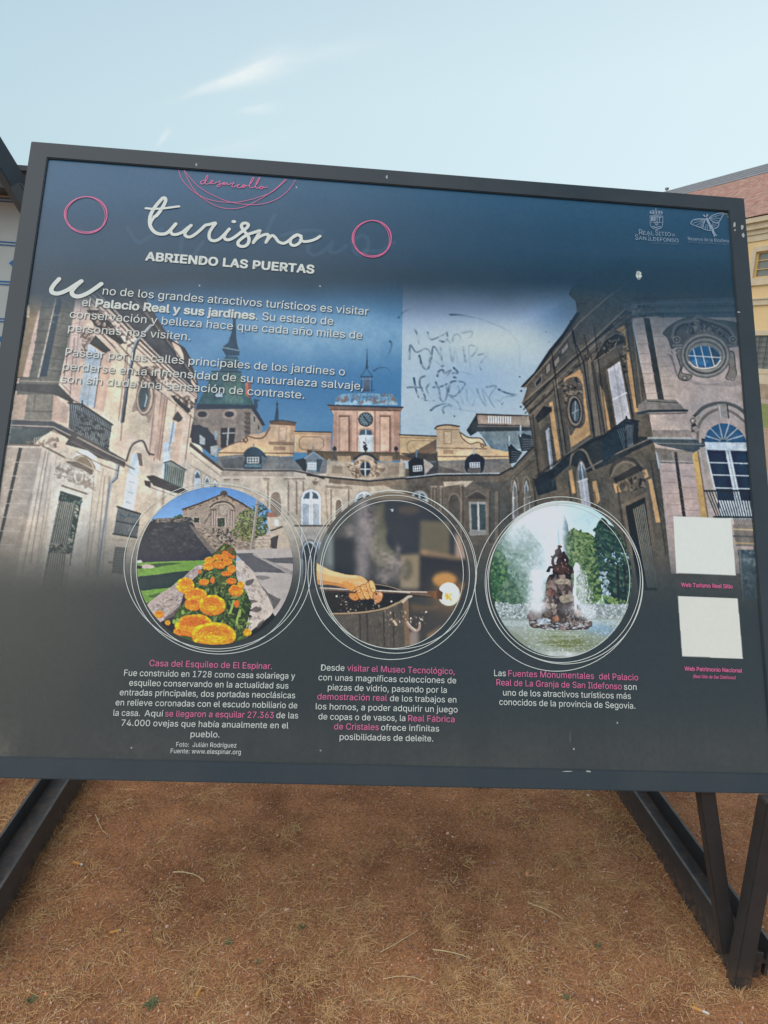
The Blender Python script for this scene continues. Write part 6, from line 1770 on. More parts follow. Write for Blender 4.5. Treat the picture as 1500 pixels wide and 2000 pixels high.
def paint_flowers():
    out = oval(ZI1, 170, 1258, 112, 1212)
    A = inset_canvas(out, 21); z = ZI1
    sy = lambda *p: smooth(z(*p), 5, True)
    A.poly(z([(0, 0), (1500, 0), (1500, 700), (0, 700)]), (96, 146, 206), 1, .01, (140, 178, 216), (z([(700, 100)])[0], z([(700, 420)])[0]))
    for x, y, r in ((470, 320, 22), (440, 325, 14), (500, 330, 14)):
        A.ell(z, x, y, r, r * .8, (72, 92, 72))
    # house with the carved doorway
    A.poly(z([(490, 270), (760, 165), (800, 172), (880, 218), (975, 272), (985, 420), (820, 410), (490, 400)]), (168, 148, 132), 1, .14)
    A.speck(z([(495, 275), (760, 175), (970, 280), (970, 400), (500, 400)]), 260, 7, [(136, 118, 104), (190, 172, 154), (150, 132, 120)], .6, 2.4, 0, .4)
    A.line(z([(490, 268), (620, 222), (756, 166)]), 3.4, (76, 66, 62)); A.line(z([(800, 172), (880, 214), (972, 270)]), 3.6, (82, 70, 66)); A.ell(z, 776, 156, 24, 18, (88, 76, 70))
    A.speck(z([(490, 275), (750, 160), (800, 160), (970, 270), (930, 262), (790, 185), (500, 285)]), 60, 8, [(60, 52, 50), (120, 106, 96)], .8)
    A.line(smooth(z([(685, 250), (720, 224), (775, 215), (820, 228), (850, 258)])), 3.6, (96, 82, 74)); A.line(smooth(z([(690, 258), (725, 234), (775, 226), (815, 238), (840, 262)])), 2, (196, 178, 160))
    A.poly(sy([(745, 250), (775, 238), (805, 250), (800, 290), (775, 310), (750, 290)]), (190, 172, 156)); A.speck(z([(745, 245), (805, 245), (800, 300), (750, 300)]), 26, 6, [(116, 98, 88), (210, 192, 174)], .8)
    A.poly(z([(680, 265), (725, 262), (722, 276), (684, 278)]), (112, 96, 86)); A.poly(z([(820, 268), (858, 272), (855, 284), (822, 282)]), (112, 96, 86))
    for x in (690, 706, 724, 822, 838, 800):
        A.line(z([(x, 280), (x - 2, 384)]), 1.6, (112, 96, 86)); A.line(z([(x + 5, 280), (x + 3, 384)]), 1.8, (198, 180, 164))
    A.poly(z([(722, 318), (796, 318), (792, 390), (722, 390)]), (188, 170, 154)); A.poly(z([(732, 328), (784, 328), (780, 388), (732, 388)]), (74, 78, 66)); A.speck(z([(732, 345), (782, 345), (780, 388), (732, 388)]), 18, 7, [(60, 80, 50), (110, 110, 90)], .8)
    A.poly(z([(562, 318), (612, 318), (612, 366), (562, 366)]), (188, 170, 152)); A.poly(z([(569, 326), (604, 326), (604, 360), (569, 360)]), (58, 62, 60)); A.line(z([(640, 366), (690, 290)]), 1.6, (90, 78, 70))
    for x in (705, 838):
        A.poly(z([(x, 200), (x + 8, 215), (x - 8, 215)]), (120, 104, 94))
    # rubble wall
    A.poly(z([(560, 395), (830, 392), (1000, 425), (1110, 440), (1110, 548), (700, 580), (600, 470)]), (160, 140, 122), 1, .16)
    A.speck(z([(590, 400), (830, 395), (1000, 430), (1000, 540), (700, 570), (620, 470)]), 330, 10, [(112, 98, 86), (190, 170, 150), (140, 122, 108), (86, 76, 68)], .75, 1.7, 0, .5)
    A.speck(z([(690, 400), (830, 395), (840, 500), (740, 500)]), 90, 14, [(92, 84, 76), (176, 160, 142), (70, 64, 60)], .85, 1.3)
    # right-hand houses
    A.poly(z([(1080, 290), (1185, 285), (1300, 390), (1300, 550), (990, 545), (1000, 440), (1090, 430)]), (196, 178, 158), 1, .1)
    A.poly(z([(1075, 292), (1185, 284), (1220, 322), (1085, 322)]), (168, 116, 100), 1, .12); A.poly(z([(1080, 322), (1180, 324), (1180, 380), (1080, 380)]), (202, 186, 168)); A.poly(z([(1128, 338), (1160, 338), (1158, 385), (1130, 385)]), (226, 222, 212)); A.line(z([(1105, 416), (1215, 378), (1290, 372)]), 3.2, (92, 80, 74)); A.line(z([(1180, 324), (1200, 374)]), 2, (110, 96, 88))
    A.poly(z([(1104, 466), (1156, 448), (1146, 542), (1100, 542)]), (84, 76, 72)); A.rows(z, [(1000, 440), (1100, 440), (1100, 540), (990, 540)], 4, 1.1, (140, 122, 106)); A.speck(z([(990, 480), (1110, 440), (1110, 540), (980, 540)]), 50, 10, [(160, 142, 124), (206, 188, 166)], .5)
    # bush and pole
    for cx, cy, rx, ry, c in ((1040, 300, 48, 66, (70, 86, 74)), (950, 355, 96, 84, (112, 122, 72)), (900, 420, 66, 50, (104, 112, 66)), (1010, 400, 76, 62, (98, 106, 64)), (950, 440, 70, 56, (120, 118, 74))):
        A.speck(oval(z, cx - rx, cx + rx, cy - ry, cy + ry), int(rx * ry / 26), 11, [c, tuple(v * .72 for v in c), tuple(min(255, v * 1.3) for v in c)], .9, 1.5)
    A.speck(oval(z, 880, 1080, 240, 470), 150, 8, [(64, 74, 52), (150, 154, 96), (56, 66, 54)], .8)
    A.line(z([(1016, 182), (990, 380), (967, 545)]), 5.2, (176, 164, 150)); A.line(z([(1020, 182), (994, 380), (972, 545)]), 1.8, (130, 118, 108)); A.line(z([(1000, 236), (1036, 228)]), 1.6, (96, 90, 84))
    # pavement and road
    A.poly(z([(700, 560), (1110, 540), (1300, 545), (1300, 1000), (1130, 1010), (900, 620)]), (188, 176, 168), 1, .05)
    A.poly(z([(855, 575), (975, 572), (1040, 610), (1300, 600), (1300, 650), (1120, 640), (1260, 720), (1200, 712), (990, 705), (930, 650)]), (104, 100, 102), 1, .07); A.poly(z([(1060, 612), (1260, 700), (1250, 725), (1040, 615)]), (160, 150, 144)); A.line(z([(980, 582), (1250, 728)]), 2, (176, 168, 162))
    A.poly(sy([(990, 735), (1050, 730), (1100, 745), (1040, 760)]), (130, 122, 120), .8); A.poly(sy([(1000, 740), (1060, 830), (1140, 880), (1170, 900), (1110, 970), (1060, 850)]), (110, 102, 100), .9)
    # shaded wall and lawn at the left
    A.poly(z([(150, 480), (230, 372), (300, 336), (540, 326), (590, 418), (640, 470), (725, 572), (660, 640), (150, 660)]), (64, 62, 66), 1, .14)
    A.poly(z([(300, 332), (545, 322), (570, 352), (400, 356), (290, 352)]), (112, 104, 98), 1, .14); A.speck(z([(300, 332), (545, 322), (560, 356), (280, 362)]), 40, 10, [(52, 50, 50), (150, 138, 126)], .8, 2.6, 0, .3)
    A.speck(z([(240, 400), (540, 340), (600, 430), (700, 560), (640, 600), (250, 560)]), 160, 13, [(50, 49, 54), (80, 76, 78), (92, 86, 84)], .5, 2, 0, .4); A.poly(z([(530, 370), (590, 400), (720, 560), (690, 580), (600, 470)]), (140, 124, 110), .7, .16)
    A.poly(z([(130, 640), (640, 622), (690, 590), (620, 680), (520, 730), (300, 900), (130, 960)]), (118, 154, 70), 1, .12); A.speck(z([(160, 650), (640, 628), (600, 660), (400, 800), (220, 910)]), 420, 5, [(92, 128, 52), (142, 172, 90), (108, 142, 60)], .6)
    A.poly(sy([(150, 748), (300, 724), (520, 696), (540, 712), (450, 770), (400, 812), (290, 824), (190, 830)]), (56, 66, 60), 1, .1); A.poly(sy([(270, 650), (400, 640), (470, 646), (360, 662), (300, 672)]), (66, 86, 56), .9); A.poly(sy([(250, 870), (330, 850), (360, 858), (280, 884)]), (74, 94, 58), .8)
    A.poly(z([(150, 625), (200, 622), (212, 636), (150, 645)]), (206, 196, 182)); A.poly(sy([(200, 660), (240, 650), (292, 664), (280, 676), (215, 680)]), (196, 178, 160)); A.poly(z([(165, 660), (210, 664), (200, 682), (165, 682)]), (50, 54, 50))
    # stone troughs
    A.poly(sy([(575, 668), (640, 650), (690, 600), (720, 590), (700, 640), (560, 760), (500, 850), (480, 930), (470, 990), (360, 1040), (300, 1060), (230, 960), (300, 880), (450, 780)]), (184, 164, 152), 1, .1)
    A.speck(z([(570, 680), (660, 640), (560, 760), (480, 900), (460, 980), (340, 1040), (260, 960), (440, 790)]), 260, 10, [(150, 130, 120), (208, 190, 176), (122, 106, 98)], .55, 2.2, -.5, .5)
    A.poly(sy([(360, 1030), (450, 960), (500, 880), (510, 920), (470, 1010), (400, 1050)]), (92, 80, 72), .8)
    A.poly(sy([(850, 635), (910, 625), (925, 660), (990, 720), (1030, 800), (1100, 890), (1120, 960), (1100, 1010), (1010, 1080), (940, 1130), (915, 1060), (960, 960), (900, 830), (860, 720)]), (204, 188, 174), 1, .07)
    A.speck(z([(860, 640), (920, 640), (1000, 750), (1100, 900), (1080, 1000), (960, 1100), (920, 900), (870, 740)]), 170, 11, [(172, 154, 142), (226, 212, 198), (140, 124, 114)], .5, 2.2, .8, .5)
    for q in ([(880, 890), (1010, 905), (960, 925), (890, 925)], [(965, 975), (1000, 945), (1040, 965), (1010, 985)], [(930, 770), (985, 755), (970, 790), (935, 800)], [(1020, 1060), (1060, 1035), (1030, 1085), (1005, 1095)]):
        A.poly(sy(q), (100, 90, 86), .85)
    A.poly(z([(1040, 800), (1130, 900), (1165, 905), (1120, 960), (1080, 870)]), (104, 98, 96), .7)
    # planting
    A.poly(sy([(720, 560), (790, 505), (860, 560), (860, 640), (870, 760), (940, 860), (960, 960), (930, 1100), (930, 1180), (700, 1230), (520, 1200), (430, 1080), (440, 990), (500, 920), (560, 780), (640, 660)]), (78, 88, 48), 1, .16)
    A.speck(sy([(720, 570), (790, 520), (850, 570), (870, 760), (950, 880), (940, 1130), (700, 1220), (430, 1080), (500, 920), (620, 700)]), 900, 12, [(104, 122, 58), (56, 66, 38), (136, 148, 80), (84, 98, 54), (46, 52, 40)], .9, 2.8)
    A.speck(sy([(720, 570), (790, 500), (850, 560), (850, 600), (720, 600)]), 60, 9, [(128, 72, 48), (92, 70, 48), (170, 92, 56)], .9)
    A.poly(sy([(800, 900), (950, 900), (960, 960), (920, 1060), (820, 1000)]), (50, 52, 44), .7, .2); A.speck(z([(820, 900), (960, 900), (920, 1080), (800, 1050)]), 60, 14, [(104, 128, 60), (60, 70, 44)], .9, 3.4)
    for p in ([(885, 1010), (890, 970), (870, 1030), (866, 1060)], [(830, 960), (845, 905), (820, 990)]):
        A.line(smooth(z(p)), 4.4, (150, 170, 84))

    def bloom(x, y, rx, ry, k):
        c = np.array((238, 146, 30)) * (1 - k) + np.array((250, 190, 34)) * k
        A.ell(z, x, y, rx, ry, c * np.array([.86, .70, .5]), 1, .08)
        n = int(14 + rx * ry / 22)
        for i in range(n):
            r = math.sqrt((i + .5) / n); th = i * 2.39996 + x
            px, py = x + rx * .94 * r * math.cos(th), y + ry * .94 * r * math.sin(th)
            m = max(3.0, min(rx, ry) * .22) * (0.7 + .5 * A.rng.uniform())
            sh = 1.08 - .30 * max(0, (py - y) / ry) * r + .22 * A.rng.uniform(-1, 1)
            A.ell(z, px, py, m * 1.25, m * .8, np.clip(c * np.array([sh ** .5, sh, sh]), 0, 252), 1, .05, th + 1.57, 9)
            A.line(smooth(z([(px - m, py + m * .3), (px, py + m * .75), (px + m, py + m * .3)]), 4), 1.0, c * np.array([.86, .6, .4]), .8)
    for x, y, rx, ry, k in ((785, 572, 22, 16, .2), (812, 590, 20, 15, .1), (838, 600, 16, 14, 0), (735, 603, 34, 22, .3), (778, 598, 24, 18, .3), (675, 624, 34, 24, .5), (800, 634, 34, 26, .2), (668, 664, 40, 28, .5), (745, 654, 46, 28, .2), (832, 684, 30, 26, .5), (796, 716, 38, 19, .2), (636, 775, 36, 22, .3), (608, 703, 12, 14, .1), (828, 768, 36, 22, -.1), (697, 762, 15, 24, .1), (510, 800, 58, 54, .6), (895, 795, 24, 26, .8), (860, 835, 50, 38, .3), (580, 868, 76, 50, .35), (560, 930, 56, 42, .2), (695, 936, 88, 68, .5), (325, 1000, 32, 26, .4), (865, 926, 17, 26, -.2), (385, 1058, 18, 18, .9), (470, 1120, 46, 30, -.1), (572, 1080, 132, 76, .12), (706, 1145, 152, 82, .72), (940, 1125, 26, 26, .9)):
        bloom(x, y, rx, ry, k)
    for x, y in ((430, 1050), (455, 1042), (490, 985)):
        A.ell(z, x, y, 12, 16, (150, 168, 78))
    A.photographic(0.9, 0.10, 0.22, 0.06); A.blur((slice(0, A.h), slice(0, A.w)), 1, 1)
    return A, out


def paint_glass():
    out = oval(ZI2, 78, 1330, 95, 1395)
    A = inset_canvas(out, 22); z = ZI2
    A.a[:] = (72, 70, 68)
    full = (slice(0, A.h), slice(0, A.w))
    # out-of-focus workshop
    A.poly(z([(0, 0), (1500, 0), (1500, 150), (0, 150)]), (118, 104, 92), 1, 0); A.poly(z([(180, 90), (1100, 110), (1100, 160), (150, 150)]), (134, 118, 100), 1, 0)
    A.poly(z([(60, 420), (220, 400), (220, 760), (60, 760)]), (104, 106, 102), 1, 0); A.poly(z([(160, 440), (210, 440), (215, 700), (165, 700)]), (128, 132, 130), 1, 0)
    A.poly(z([(225, 490), (400, 460), (410, 800), (225, 800)]), (58, 58, 60), 1, 0); A.poly(z([(60, 200), (420, 150), (400, 470), (60, 430)]), (86, 84, 80), 1, 0)
    A.ell(z, 640, 330, 80, 150, (96, 92, 76), 1, 0); A.ell(z, 640, 560, 120, 160, (108, 104, 86), 1, 0); A.ell(z, 800, 470, 140, 140, (56, 58, 64), 1, 0); A.poly(z([(650, 160), (1100, 170), (1180, 400), (940, 420), (930, 600), (720, 600), (640, 300)]), (64, 64, 68), 1, 0)
    A.ell(z, 850, 240, 90, 40, (92, 82, 74), .8, 0); A.poly(z([(950, 330), (1190, 340), (1200, 620), (940, 580)]), (112, 102, 84), 1, 0); A.poly(z([(1190, 440), (1240, 460), (1240, 630), (1190, 620)]), (66, 66, 68), 1, 0); A.poly(z([(1240, 430), (1400, 520), (1400, 700), (1240, 650)]), (178, 148, 130), 1, 0)
    A.poly(z([(780, 620), (940, 610), (940, 900), (780, 900)]), (148, 130, 104), 1, 0); A.ell(z, 830, 740, 50, 90, (104, 96, 78), 1, 0)
    A.poly(z([(940, 610), (1420, 660), (1420, 930), (935, 930)]), (60, 58, 60), 1, 0); A.poly(z([(940, 580), (980, 572), (1260, 630), (1300, 660), (960, 620)]), (146, 120, 94), 1, 0); A.ell(z, 975, 592, 30, 18, (168, 136, 106), 1, 0)
    A.ell(z, 1150, 825, 100, 62, (196, 142, 84), 1, 0); A.ell(z, 1300, 880, 40, 30, (120, 84, 60), 1, 0); A.ell(z, 1260, 1000, 70, 60, (96, 72, 60), 1, 0)
    A.poly(z([(840, 1040), (1420, 1010), (1300, 1250), (1000, 1330), (860, 1300)]), (76, 70, 68), 1, 0); A.poly(z([(860, 1020), (1000, 1050), (1100, 1040), (1090, 1070), (880, 1090)]), (104, 86, 70), 1, 0); A.poly(z([(1000, 1290), (1130, 1210), (1100, 1300), (1010, 1330)]), (150, 118, 84), 1, 0)
    A.poly(z([(850, 1260), (930, 1240), (930, 1400), (840, 1400)]), (150, 132, 120), 1, 0)
    A.blur(full, max(3, int(A.k * .0042)), 3)
    # steam
    for i in range(26):
        f = i / 25
        A.soft(z, 462 + 10 * math.sin(i), 170 + 650 * f, 62 - 14 * f, 44, (176, 162, 160), .30, 0, .35)
    for x, y, rx, ry, a in ((520, 250, 70, 60, .4), (560, 330, 50, 60, .35), (360, 400, 46, 40, .4), (340, 440, 40, 40, .3), (560, 560, 60, 50, .3), (620, 620, 90, 55, .5), (690, 660, 80, 50, .5), (760, 570, 26, 40, .35), (740, 700, 70, 60, .4), (640, 800, 60, 70, .4), (800, 690, 50, 40, .3), (700, 760, 120, 60, .25), (560, 480, 60, 80, .3), (500, 400, 60, 100, .3), (780, 800, 60, 70, .25), (880, 860, 60, 40, .2)):
        A.soft(z, x, y, rx, ry, (182, 164, 156), a, 0, 1.0)
    # barrel and its wet rim
    sy = lambda *p: smooth(z(*p), 5, True)
    A.poly(z([(190, 1115), (500, 1100), (700, 1060), (840, 985), (850, 1390), (700, 1420), (400, 1400), (250, 1260)]), (92, 84, 76), 1, .12)
    for x in (440, 500, 640, 720):
        A.line(z([(x, 1100), (x + 6, 1400)]), 3, (64, 58, 54), .8)
    A.speck(z([(260, 1130), (840, 1030), (850, 1380), (400, 1400)]), 160, 10, [(110, 98, 84), (74, 66, 60), (126, 112, 92)], .4, 3, 1.57, .2)
    A.poly(z([(800, 1020), (846, 980), (856, 1390), (820, 1390)]), (132, 106, 84), 1, .1)
    A.poly(sy([(110, 920), (300, 930), (560, 862), (700, 880), (850, 955), (760, 1020), (560, 1080), (300, 1100), (200, 1100), (130, 1000)]), (52, 48, 46), 1, .12)
    A.line(smooth(z([(200, 1112), (330, 1108), (500, 1095), (640, 1068), (760, 1018), (850, 962)])), 4.2, (168, 142, 112)); A.line(smooth(z([(208, 1118), (340, 1116), (500, 1104), (640, 1078)])), 1.6, (84, 70, 60)); A.line(smooth(z([(560, 862), (640, 872), (720, 892), (790, 915)])), 1.8, (150, 132, 112)); A.line(smooth(z([(800, 1010), (840, 972), (870, 962)])), 5, (196, 180, 160))
    # rod, gather of hot glass
    A.poly(z([(110, 888), (300, 898), (620, 908), (1000, 922), (1120, 918), (1135, 985), (1060, 980), (800, 945), (500, 935), (112, 925)]), (112, 92, 80), 1, .08); A.line(z([(110, 893), (400, 908), (760, 922), (1000, 928)]), 2.2, (206, 186, 168)); A.line(z([(120, 918), (420, 930), (800, 944), (1060, 974)]), 2.0, (60, 48, 44)); A.poly(z([(1000, 926), (1110, 918), (1130, 940), (1132, 984), (1060, 980)]), (104, 72, 56)); A.line(z([(600, 915), (860, 932)]), 1.4, (230, 214, 196))
    A.soft(z, 1185, 945, 120, 126, (222, 160, 96), .55); A.ell(z, 1185, 945, 92, 98, (246, 236, 200), 1, .01); A.ell(z, 1180, 935, 78, 82, (250, 244, 216), 1, .01); A.poly(z([(1086, 985), (1128, 992), (1134, 930), (1100, 905), (1080, 930)]), (104, 76, 58)); A.speck(z([(1155, 930), (1205, 930), (1205, 990), (1160, 985)]), 20, 12, [(232, 170, 60), (240, 196, 90)], .8, 2, 1.4, .3)
    # forearm and gripping hand: arm, back of the hand, four curled fingers, thumb
    sk = (232, 178, 118)
    A.poly(sy([(60, 690), (110, 700), (180, 738), (260, 764), (340, 782), (420, 788), (470, 806), (510, 842), (530, 880), (520, 930), (470, 950), (420, 930), (360, 910), (300, 886), (200, 866), (70, 850)]), sk, 1, .05)
    A.poly(sy([(80, 700), (180, 742), (320, 784), (420, 794), (400, 812), (300, 806), (180, 786), (80, 750)]), (244, 204, 150), .8, .03); A.poly(sy([(80, 822), (200, 842), (300, 862), (360, 900), (320, 896), (200, 870), (80, 856)]), (196, 128, 70), .75, .05)
    A.poly(sy([(290, 850), (330, 836), (400, 870), (420, 920), (380, 930), (330, 890)]), (222, 150, 74), .8)
    for q, c in (([(360, 930), (420, 900), (440, 930), (430, 985), (395, 998), (352, 972)], (214, 142, 78)), ([(400, 900), (440, 880), (474, 920), (478, 980), (446, 990), (420, 950)], (230, 158, 88)), ([(446, 880), (486, 862), (520, 910), (524, 978), (492, 986), (466, 940)], (236, 166, 96)), ([(492, 862), (524, 838), (556, 880), (566, 960), (536, 984), (512, 930)], (238, 170, 102)), ([(516, 838), (544, 832), (566, 868), (572, 916), (548, 930), (526, 890)], (246, 190, 126)), ([(556, 940), (590, 922), (630, 938), (626, 986), (596, 1018), (566, 1008), (552, 972)], (206, 142, 96))):
        A.poly(sy(q), c, 1, .04); A.line(smooth(z(q), 5, True), 1.6, (142, 84, 48), .75)
    for p in ([(372, 950), (420, 928)], [(436, 930), (466, 930)], [(484, 920), (512, 922)], [(526, 900), (556, 896)]):
        A.line(z(p), 1.6, (176, 112, 62), .8)
    A.poly(sy([(600, 932), (624, 940), (622, 962), (604, 954)]), (232, 188, 150), .8); A.ell(z, 578, 944, 8, 8, (70, 52, 44)); A.line(z([(330, 935), (400, 928), (412, 915)]), 3.0, (92, 66, 52))
    A.speck(z([(320, 820), (520, 850), (560, 960), (420, 960)]), 34, 6, [(254, 236, 206), (250, 220, 170)], .9, 1.4)
    # drops of water and sparks
    A.speck(z([(200, 940), (600, 980), (620, 1080), (260, 1100)]), 70, 7, [(200, 176, 150), (150, 128, 104), (96, 84, 76)], .85, 1.6)
    A.speck(z([(640, 1080), (980, 1090), (1000, 1200), (640, 1210)]), 34, 9, [(212, 186, 162), (150, 126, 108)], .85, 1.8, 1.2, .5)
    A.line(smooth(z([(835, 1180), (860, 1220), (905, 1250), (935, 1235), (942, 1200)])), 5, (186, 156, 136), .9); A.line(smooth(z([(840, 1176), (868, 1214), (908, 1244)])), 1.8, (232, 212, 192)); A.line(smooth(z([(725, 1170), (745, 1200)])), 5, (206, 178, 150))
    for x, y in ((705, 1005), (994, 1094), (952, 1154), (940, 1185), (866, 1148), (245, 962)):
        A.ell(z, x, y, 8, 8, (236, 214, 190))
    A.speck(z([(700, 230), (725, 230), (725, 265), (705, 262)]), 6, 7, [(176, 184, 186)], .9)
    A.photographic(0.8, 0.10, 0.14, 0.03); A.blur((slice(0, A.h), slice(0, A.w)), 1, 1)
    return A, out


def paint_fountain():
    out = oval(ZI3, 158, 1312, 118, 1388)
    A = inset_canvas(out, 23); z = ZI3
    sy = lambda *p: smooth(z(*p), 5, True)
    A.poly(z([(0, 0), (1500, 0), (1500, 1500), (0, 1500)]), (222, 236, 236), 1, .01, (190, 220, 226), (z([(300, 300)])[0], z([(1200, 300)])[0]))
    # trees round the pool
    def foliage(poly, n, size, cols, a=.9, st=1.5):
        A.poly(sy(poly), cols[0], .92, .2); A.speck(sy(poly), n, size, cols, a, st)
    foliage([(150, 480), (220, 400), (330, 290), (420, 300), (520, 420), (600, 560), (600, 980), (150, 980)], 700, 20, [(96, 124, 104), (120, 150, 128), (74, 104, 86), (140, 168, 150)])
    foliage([(740, 270), (770, 260), (800, 400), (800, 560), (760, 560)], 60, 16, [(74, 100, 104), (96, 122, 120)])
    foliage([(770, 420), (830, 352), (900, 372), (960, 380), (1010, 430), (1050, 560), (1060, 900), (900, 960), (800, 700)], 700, 20, [(78, 104, 66), (106, 130, 84), (58, 82, 56), (132, 150, 100)])
    foliage([(1010, 360), (1070, 260), (1140, 330), (1250, 420), (1330, 640), (1330, 980), (1110, 980), (1060, 800), (1030, 600)], 800, 20, [(48, 68, 64), (66, 90, 76), (38, 54, 54), (84, 108, 88)])
    foliage([(160, 560), (260, 540), (300, 700), (290, 980), (160, 980)], 260, 18, [(60, 94, 66), (84, 120, 80), (106, 140, 84), (48, 76, 58)])
    foliage([(230, 830), (300, 760), (370, 800), (400, 900), (390, 980), (220, 980)], 160, 18, [(82, 110, 88), (62, 88, 72), (110, 136, 104)])
    for i in range(9):
        y = 300 + i * 70
        A.line(smooth(z([(1080, y), (1050 - 5 * i, y + 26), (1000, y + 58)])), 5, (52, 74, 68), .8); A.line(smooth(z([(1090, y), (1140 + 6 * i, y + 30), (1190 + 8 * i, y + 50)])), 5, (44, 64, 62), .8)
    A.speck(z([(1040, 690), (1110, 690), (1140, 900), (1070, 900)]), 60, 16, [(190, 208, 214), (150, 172, 180)], .8, 1.3); A.speck(z([(1040, 540), (1300, 540), (1320, 640), (1100, 640)]), 30, 10, [(176, 206, 226)], .7)
    A.speck(z([(1000, 860), (1250, 930), (1290, 960), (1000, 960)]), 60, 14, [(120, 150, 84), (150, 172, 104)], .7); A.line(z([(1190, 640), (1200, 930)]), 5, (46, 44, 46), .7); A.line(z([(1240, 600), (1262, 930)]), 4, (46, 44, 46), .6)
    A.line(smooth(z([(470, 590), (520, 640), (600, 620)])), 2, (70, 74, 74), .6); A.line(smooth(z([(520, 640), (545, 560), (560, 540)])), 2, (70, 74, 74), .6)
    # light spray hanging over the left side
    for i in range(40):
        f = i / 39
        A.soft(z, 560 + 60 * math.sin(f * 3) - 30 * f, 160 + 760 * f, 150 - 20 * f, 60, (218, 228, 234), .13, 0, .5)
    for x, y, rx, ry, a in ((380, 420, 160, 140, .5), (330, 300, 160, 120, .55), (480, 250, 190, 130, .75), (560, 560, 110, 180, .45), (430, 640, 110, 160, .3), (300, 520, 120, 120, .3)):
        A.soft(z, x, y, rx, ry, (216, 228, 234), a, 0, .5)
    for i in range(60):
        f = i / 59
        A.soft(z, 655 + 8 * math.sin(i * 1.7), 130 + 620 * f, 70 + 14 * math.sin(i * .9), 34, (224, 238, 246), .30, 0, .5)
        A.soft(z, 735 - 6 * f, 200 + 330 * f, 26, 26, (206, 222, 238), .16, 0, .4)
    A.line(z([(696, 120), (706, 320), (714, 470)]), 3.4, (128, 172, 186), .55); A.line(z([(688, 130), (694, 300)]), 8, (226, 240, 244), .4)
    # pool and the rows of small jets behind
    A.poly(z([(0, 960), (1500, 960), (1500, 1500), (0, 1500)]), (150, 162, 158), 1, .06)
    A.speck(z([(190, 945), (520, 960), (560, 1070), (240, 1085)]), 420, 11, [(216, 220, 220), (160, 172, 172), (190, 198, 198), (120, 134, 130)], .8, 1.3); A.speck(z([(960, 950), (1400, 960), (1300, 1080), (960, 1090)]), 460, 11, [(220, 222, 222), (168, 178, 178), (196, 202, 202), (124, 134, 134)], .8, 1.4)
    A.poly(z([(0, 1080), (1500, 1072), (1500, 1500), (0, 1500)]), (156, 166, 156), 1, .06)
    A.poly(z([(0, 1085), (520, 1095), (1300, 1080), (1400, 1060), (1400, 1110), (700, 1160), (0, 1120)]), (188, 198, 196), .8, .06); A.soft(z, 1040, 1150, 150, 40, (140, 180, 214), .6, 0, .5); A.soft(z, 1130, 1190, 120, 30, (126, 164, 198), .6, 0, .5)
    A.soft(z, 700, 1240, 260, 70, (112, 118, 62), .6, 0, .6); A.soft(z, 830, 1290, 230, 60, (106, 112, 60), .55, 0, .6); A.soft(z, 480, 1230, 160, 50, (136, 142, 108), .4, 0, .6)
    A.speck(z([(300, 1100), (1300, 1100), (1150, 1330), (800, 1400), (500, 1350)]), 900, 5.5, [(216, 222, 218), (186, 194, 184), (136, 142, 112), (230, 234, 230)], .55, 2.2, 0, .5)
    for i in range(30):
        y = 1150 + i * 8
        A.line(z([(300 + i * 12, y), (500 + A.rng.uniform(0, 500), y + A.rng.uniform(-4, 6))]), 1.6, (206, 212, 206), .3)
    A.soft(z, 760, 1365, 300, 26, (212, 216, 210), .6, 0, .7)
    # rock mount
    rk = [(92, 80, 76), (120, 104, 98), (66, 58, 58), (150, 130, 120), (82, 70, 66)]
    A.poly(sy([(690, 720), (790, 720), (826, 800), (830, 900), (880, 990), (930, 1060), (960, 1140), (930, 1165), (760, 1168), (600, 1155), (480, 1138), (478, 1020), (500, 1000), (560, 1000), (550, 960), (600, 900), (612, 780), (640, 720)]), (84, 74, 72), 1, .16)
    A.speck(sy([(690, 720), (790, 720), (830, 900), (940, 1060), (950, 1150), (600, 1150), (480, 1130), (490, 1010), (560, 1000), (600, 900), (620, 760)]), 220, 30, rk, .9, 1.6)
    for q, c in (([(676, 770), (740, 752), (800, 758), (806, 790), (740, 798), (690, 790)], (162, 146, 130)), ([(720, 900), (790, 878), (832, 890), (824, 930), (740, 948)], (158, 144, 126)), ([(620, 775), (660, 760), (690, 800), (640, 830), (612, 810)], (136, 116, 108)), ([(480, 1010), (540, 998), (575, 1040), (560, 1080), (490, 1080)], (140, 130, 126)), ([(548, 965), (590, 935), (612, 970), (570, 1005)], (146, 126, 114)), ([(660, 966), (690, 962), (690, 990), (660, 992)], (176, 158, 140)), ([(540, 1085), (600, 1072), (650, 1090), (600, 1120), (540, 1120)], (176, 184, 190)), ([(600, 860), (650, 840), (680, 870), (640, 900)], (130, 96, 88)), ([(840, 1010), (880, 1010), (890, 1040), (850, 1040)], (176, 130, 112)), ([(700, 1000), (760, 980), (820, 1010), (780, 1060), (710, 1050)], (74, 64, 62)), ([(590, 1000), (640, 1000), (650, 1060), (600, 1060)], (104, 90, 84)), ([(660, 1070), (690, 1062), (710, 1085), (680, 1100)], (150, 104, 84))):
        A.poly(sy(q), c, .95, .12); A.speck(sy(q), 10, 14, [tuple(v * .75 for v in c), tuple(min(255, v * 1.15) for v in c)], .6, 2)
    A.speck(z([(480, 1100), (950, 1120), (940, 1165), (600, 1160)]), 90, 12, [(170, 166, 164), (96, 88, 86), (200, 204, 206)], .75, 2.4, 0, .3)
    # bronze group on top
    br = (54, 42, 42); b2 = (80, 58, 54)
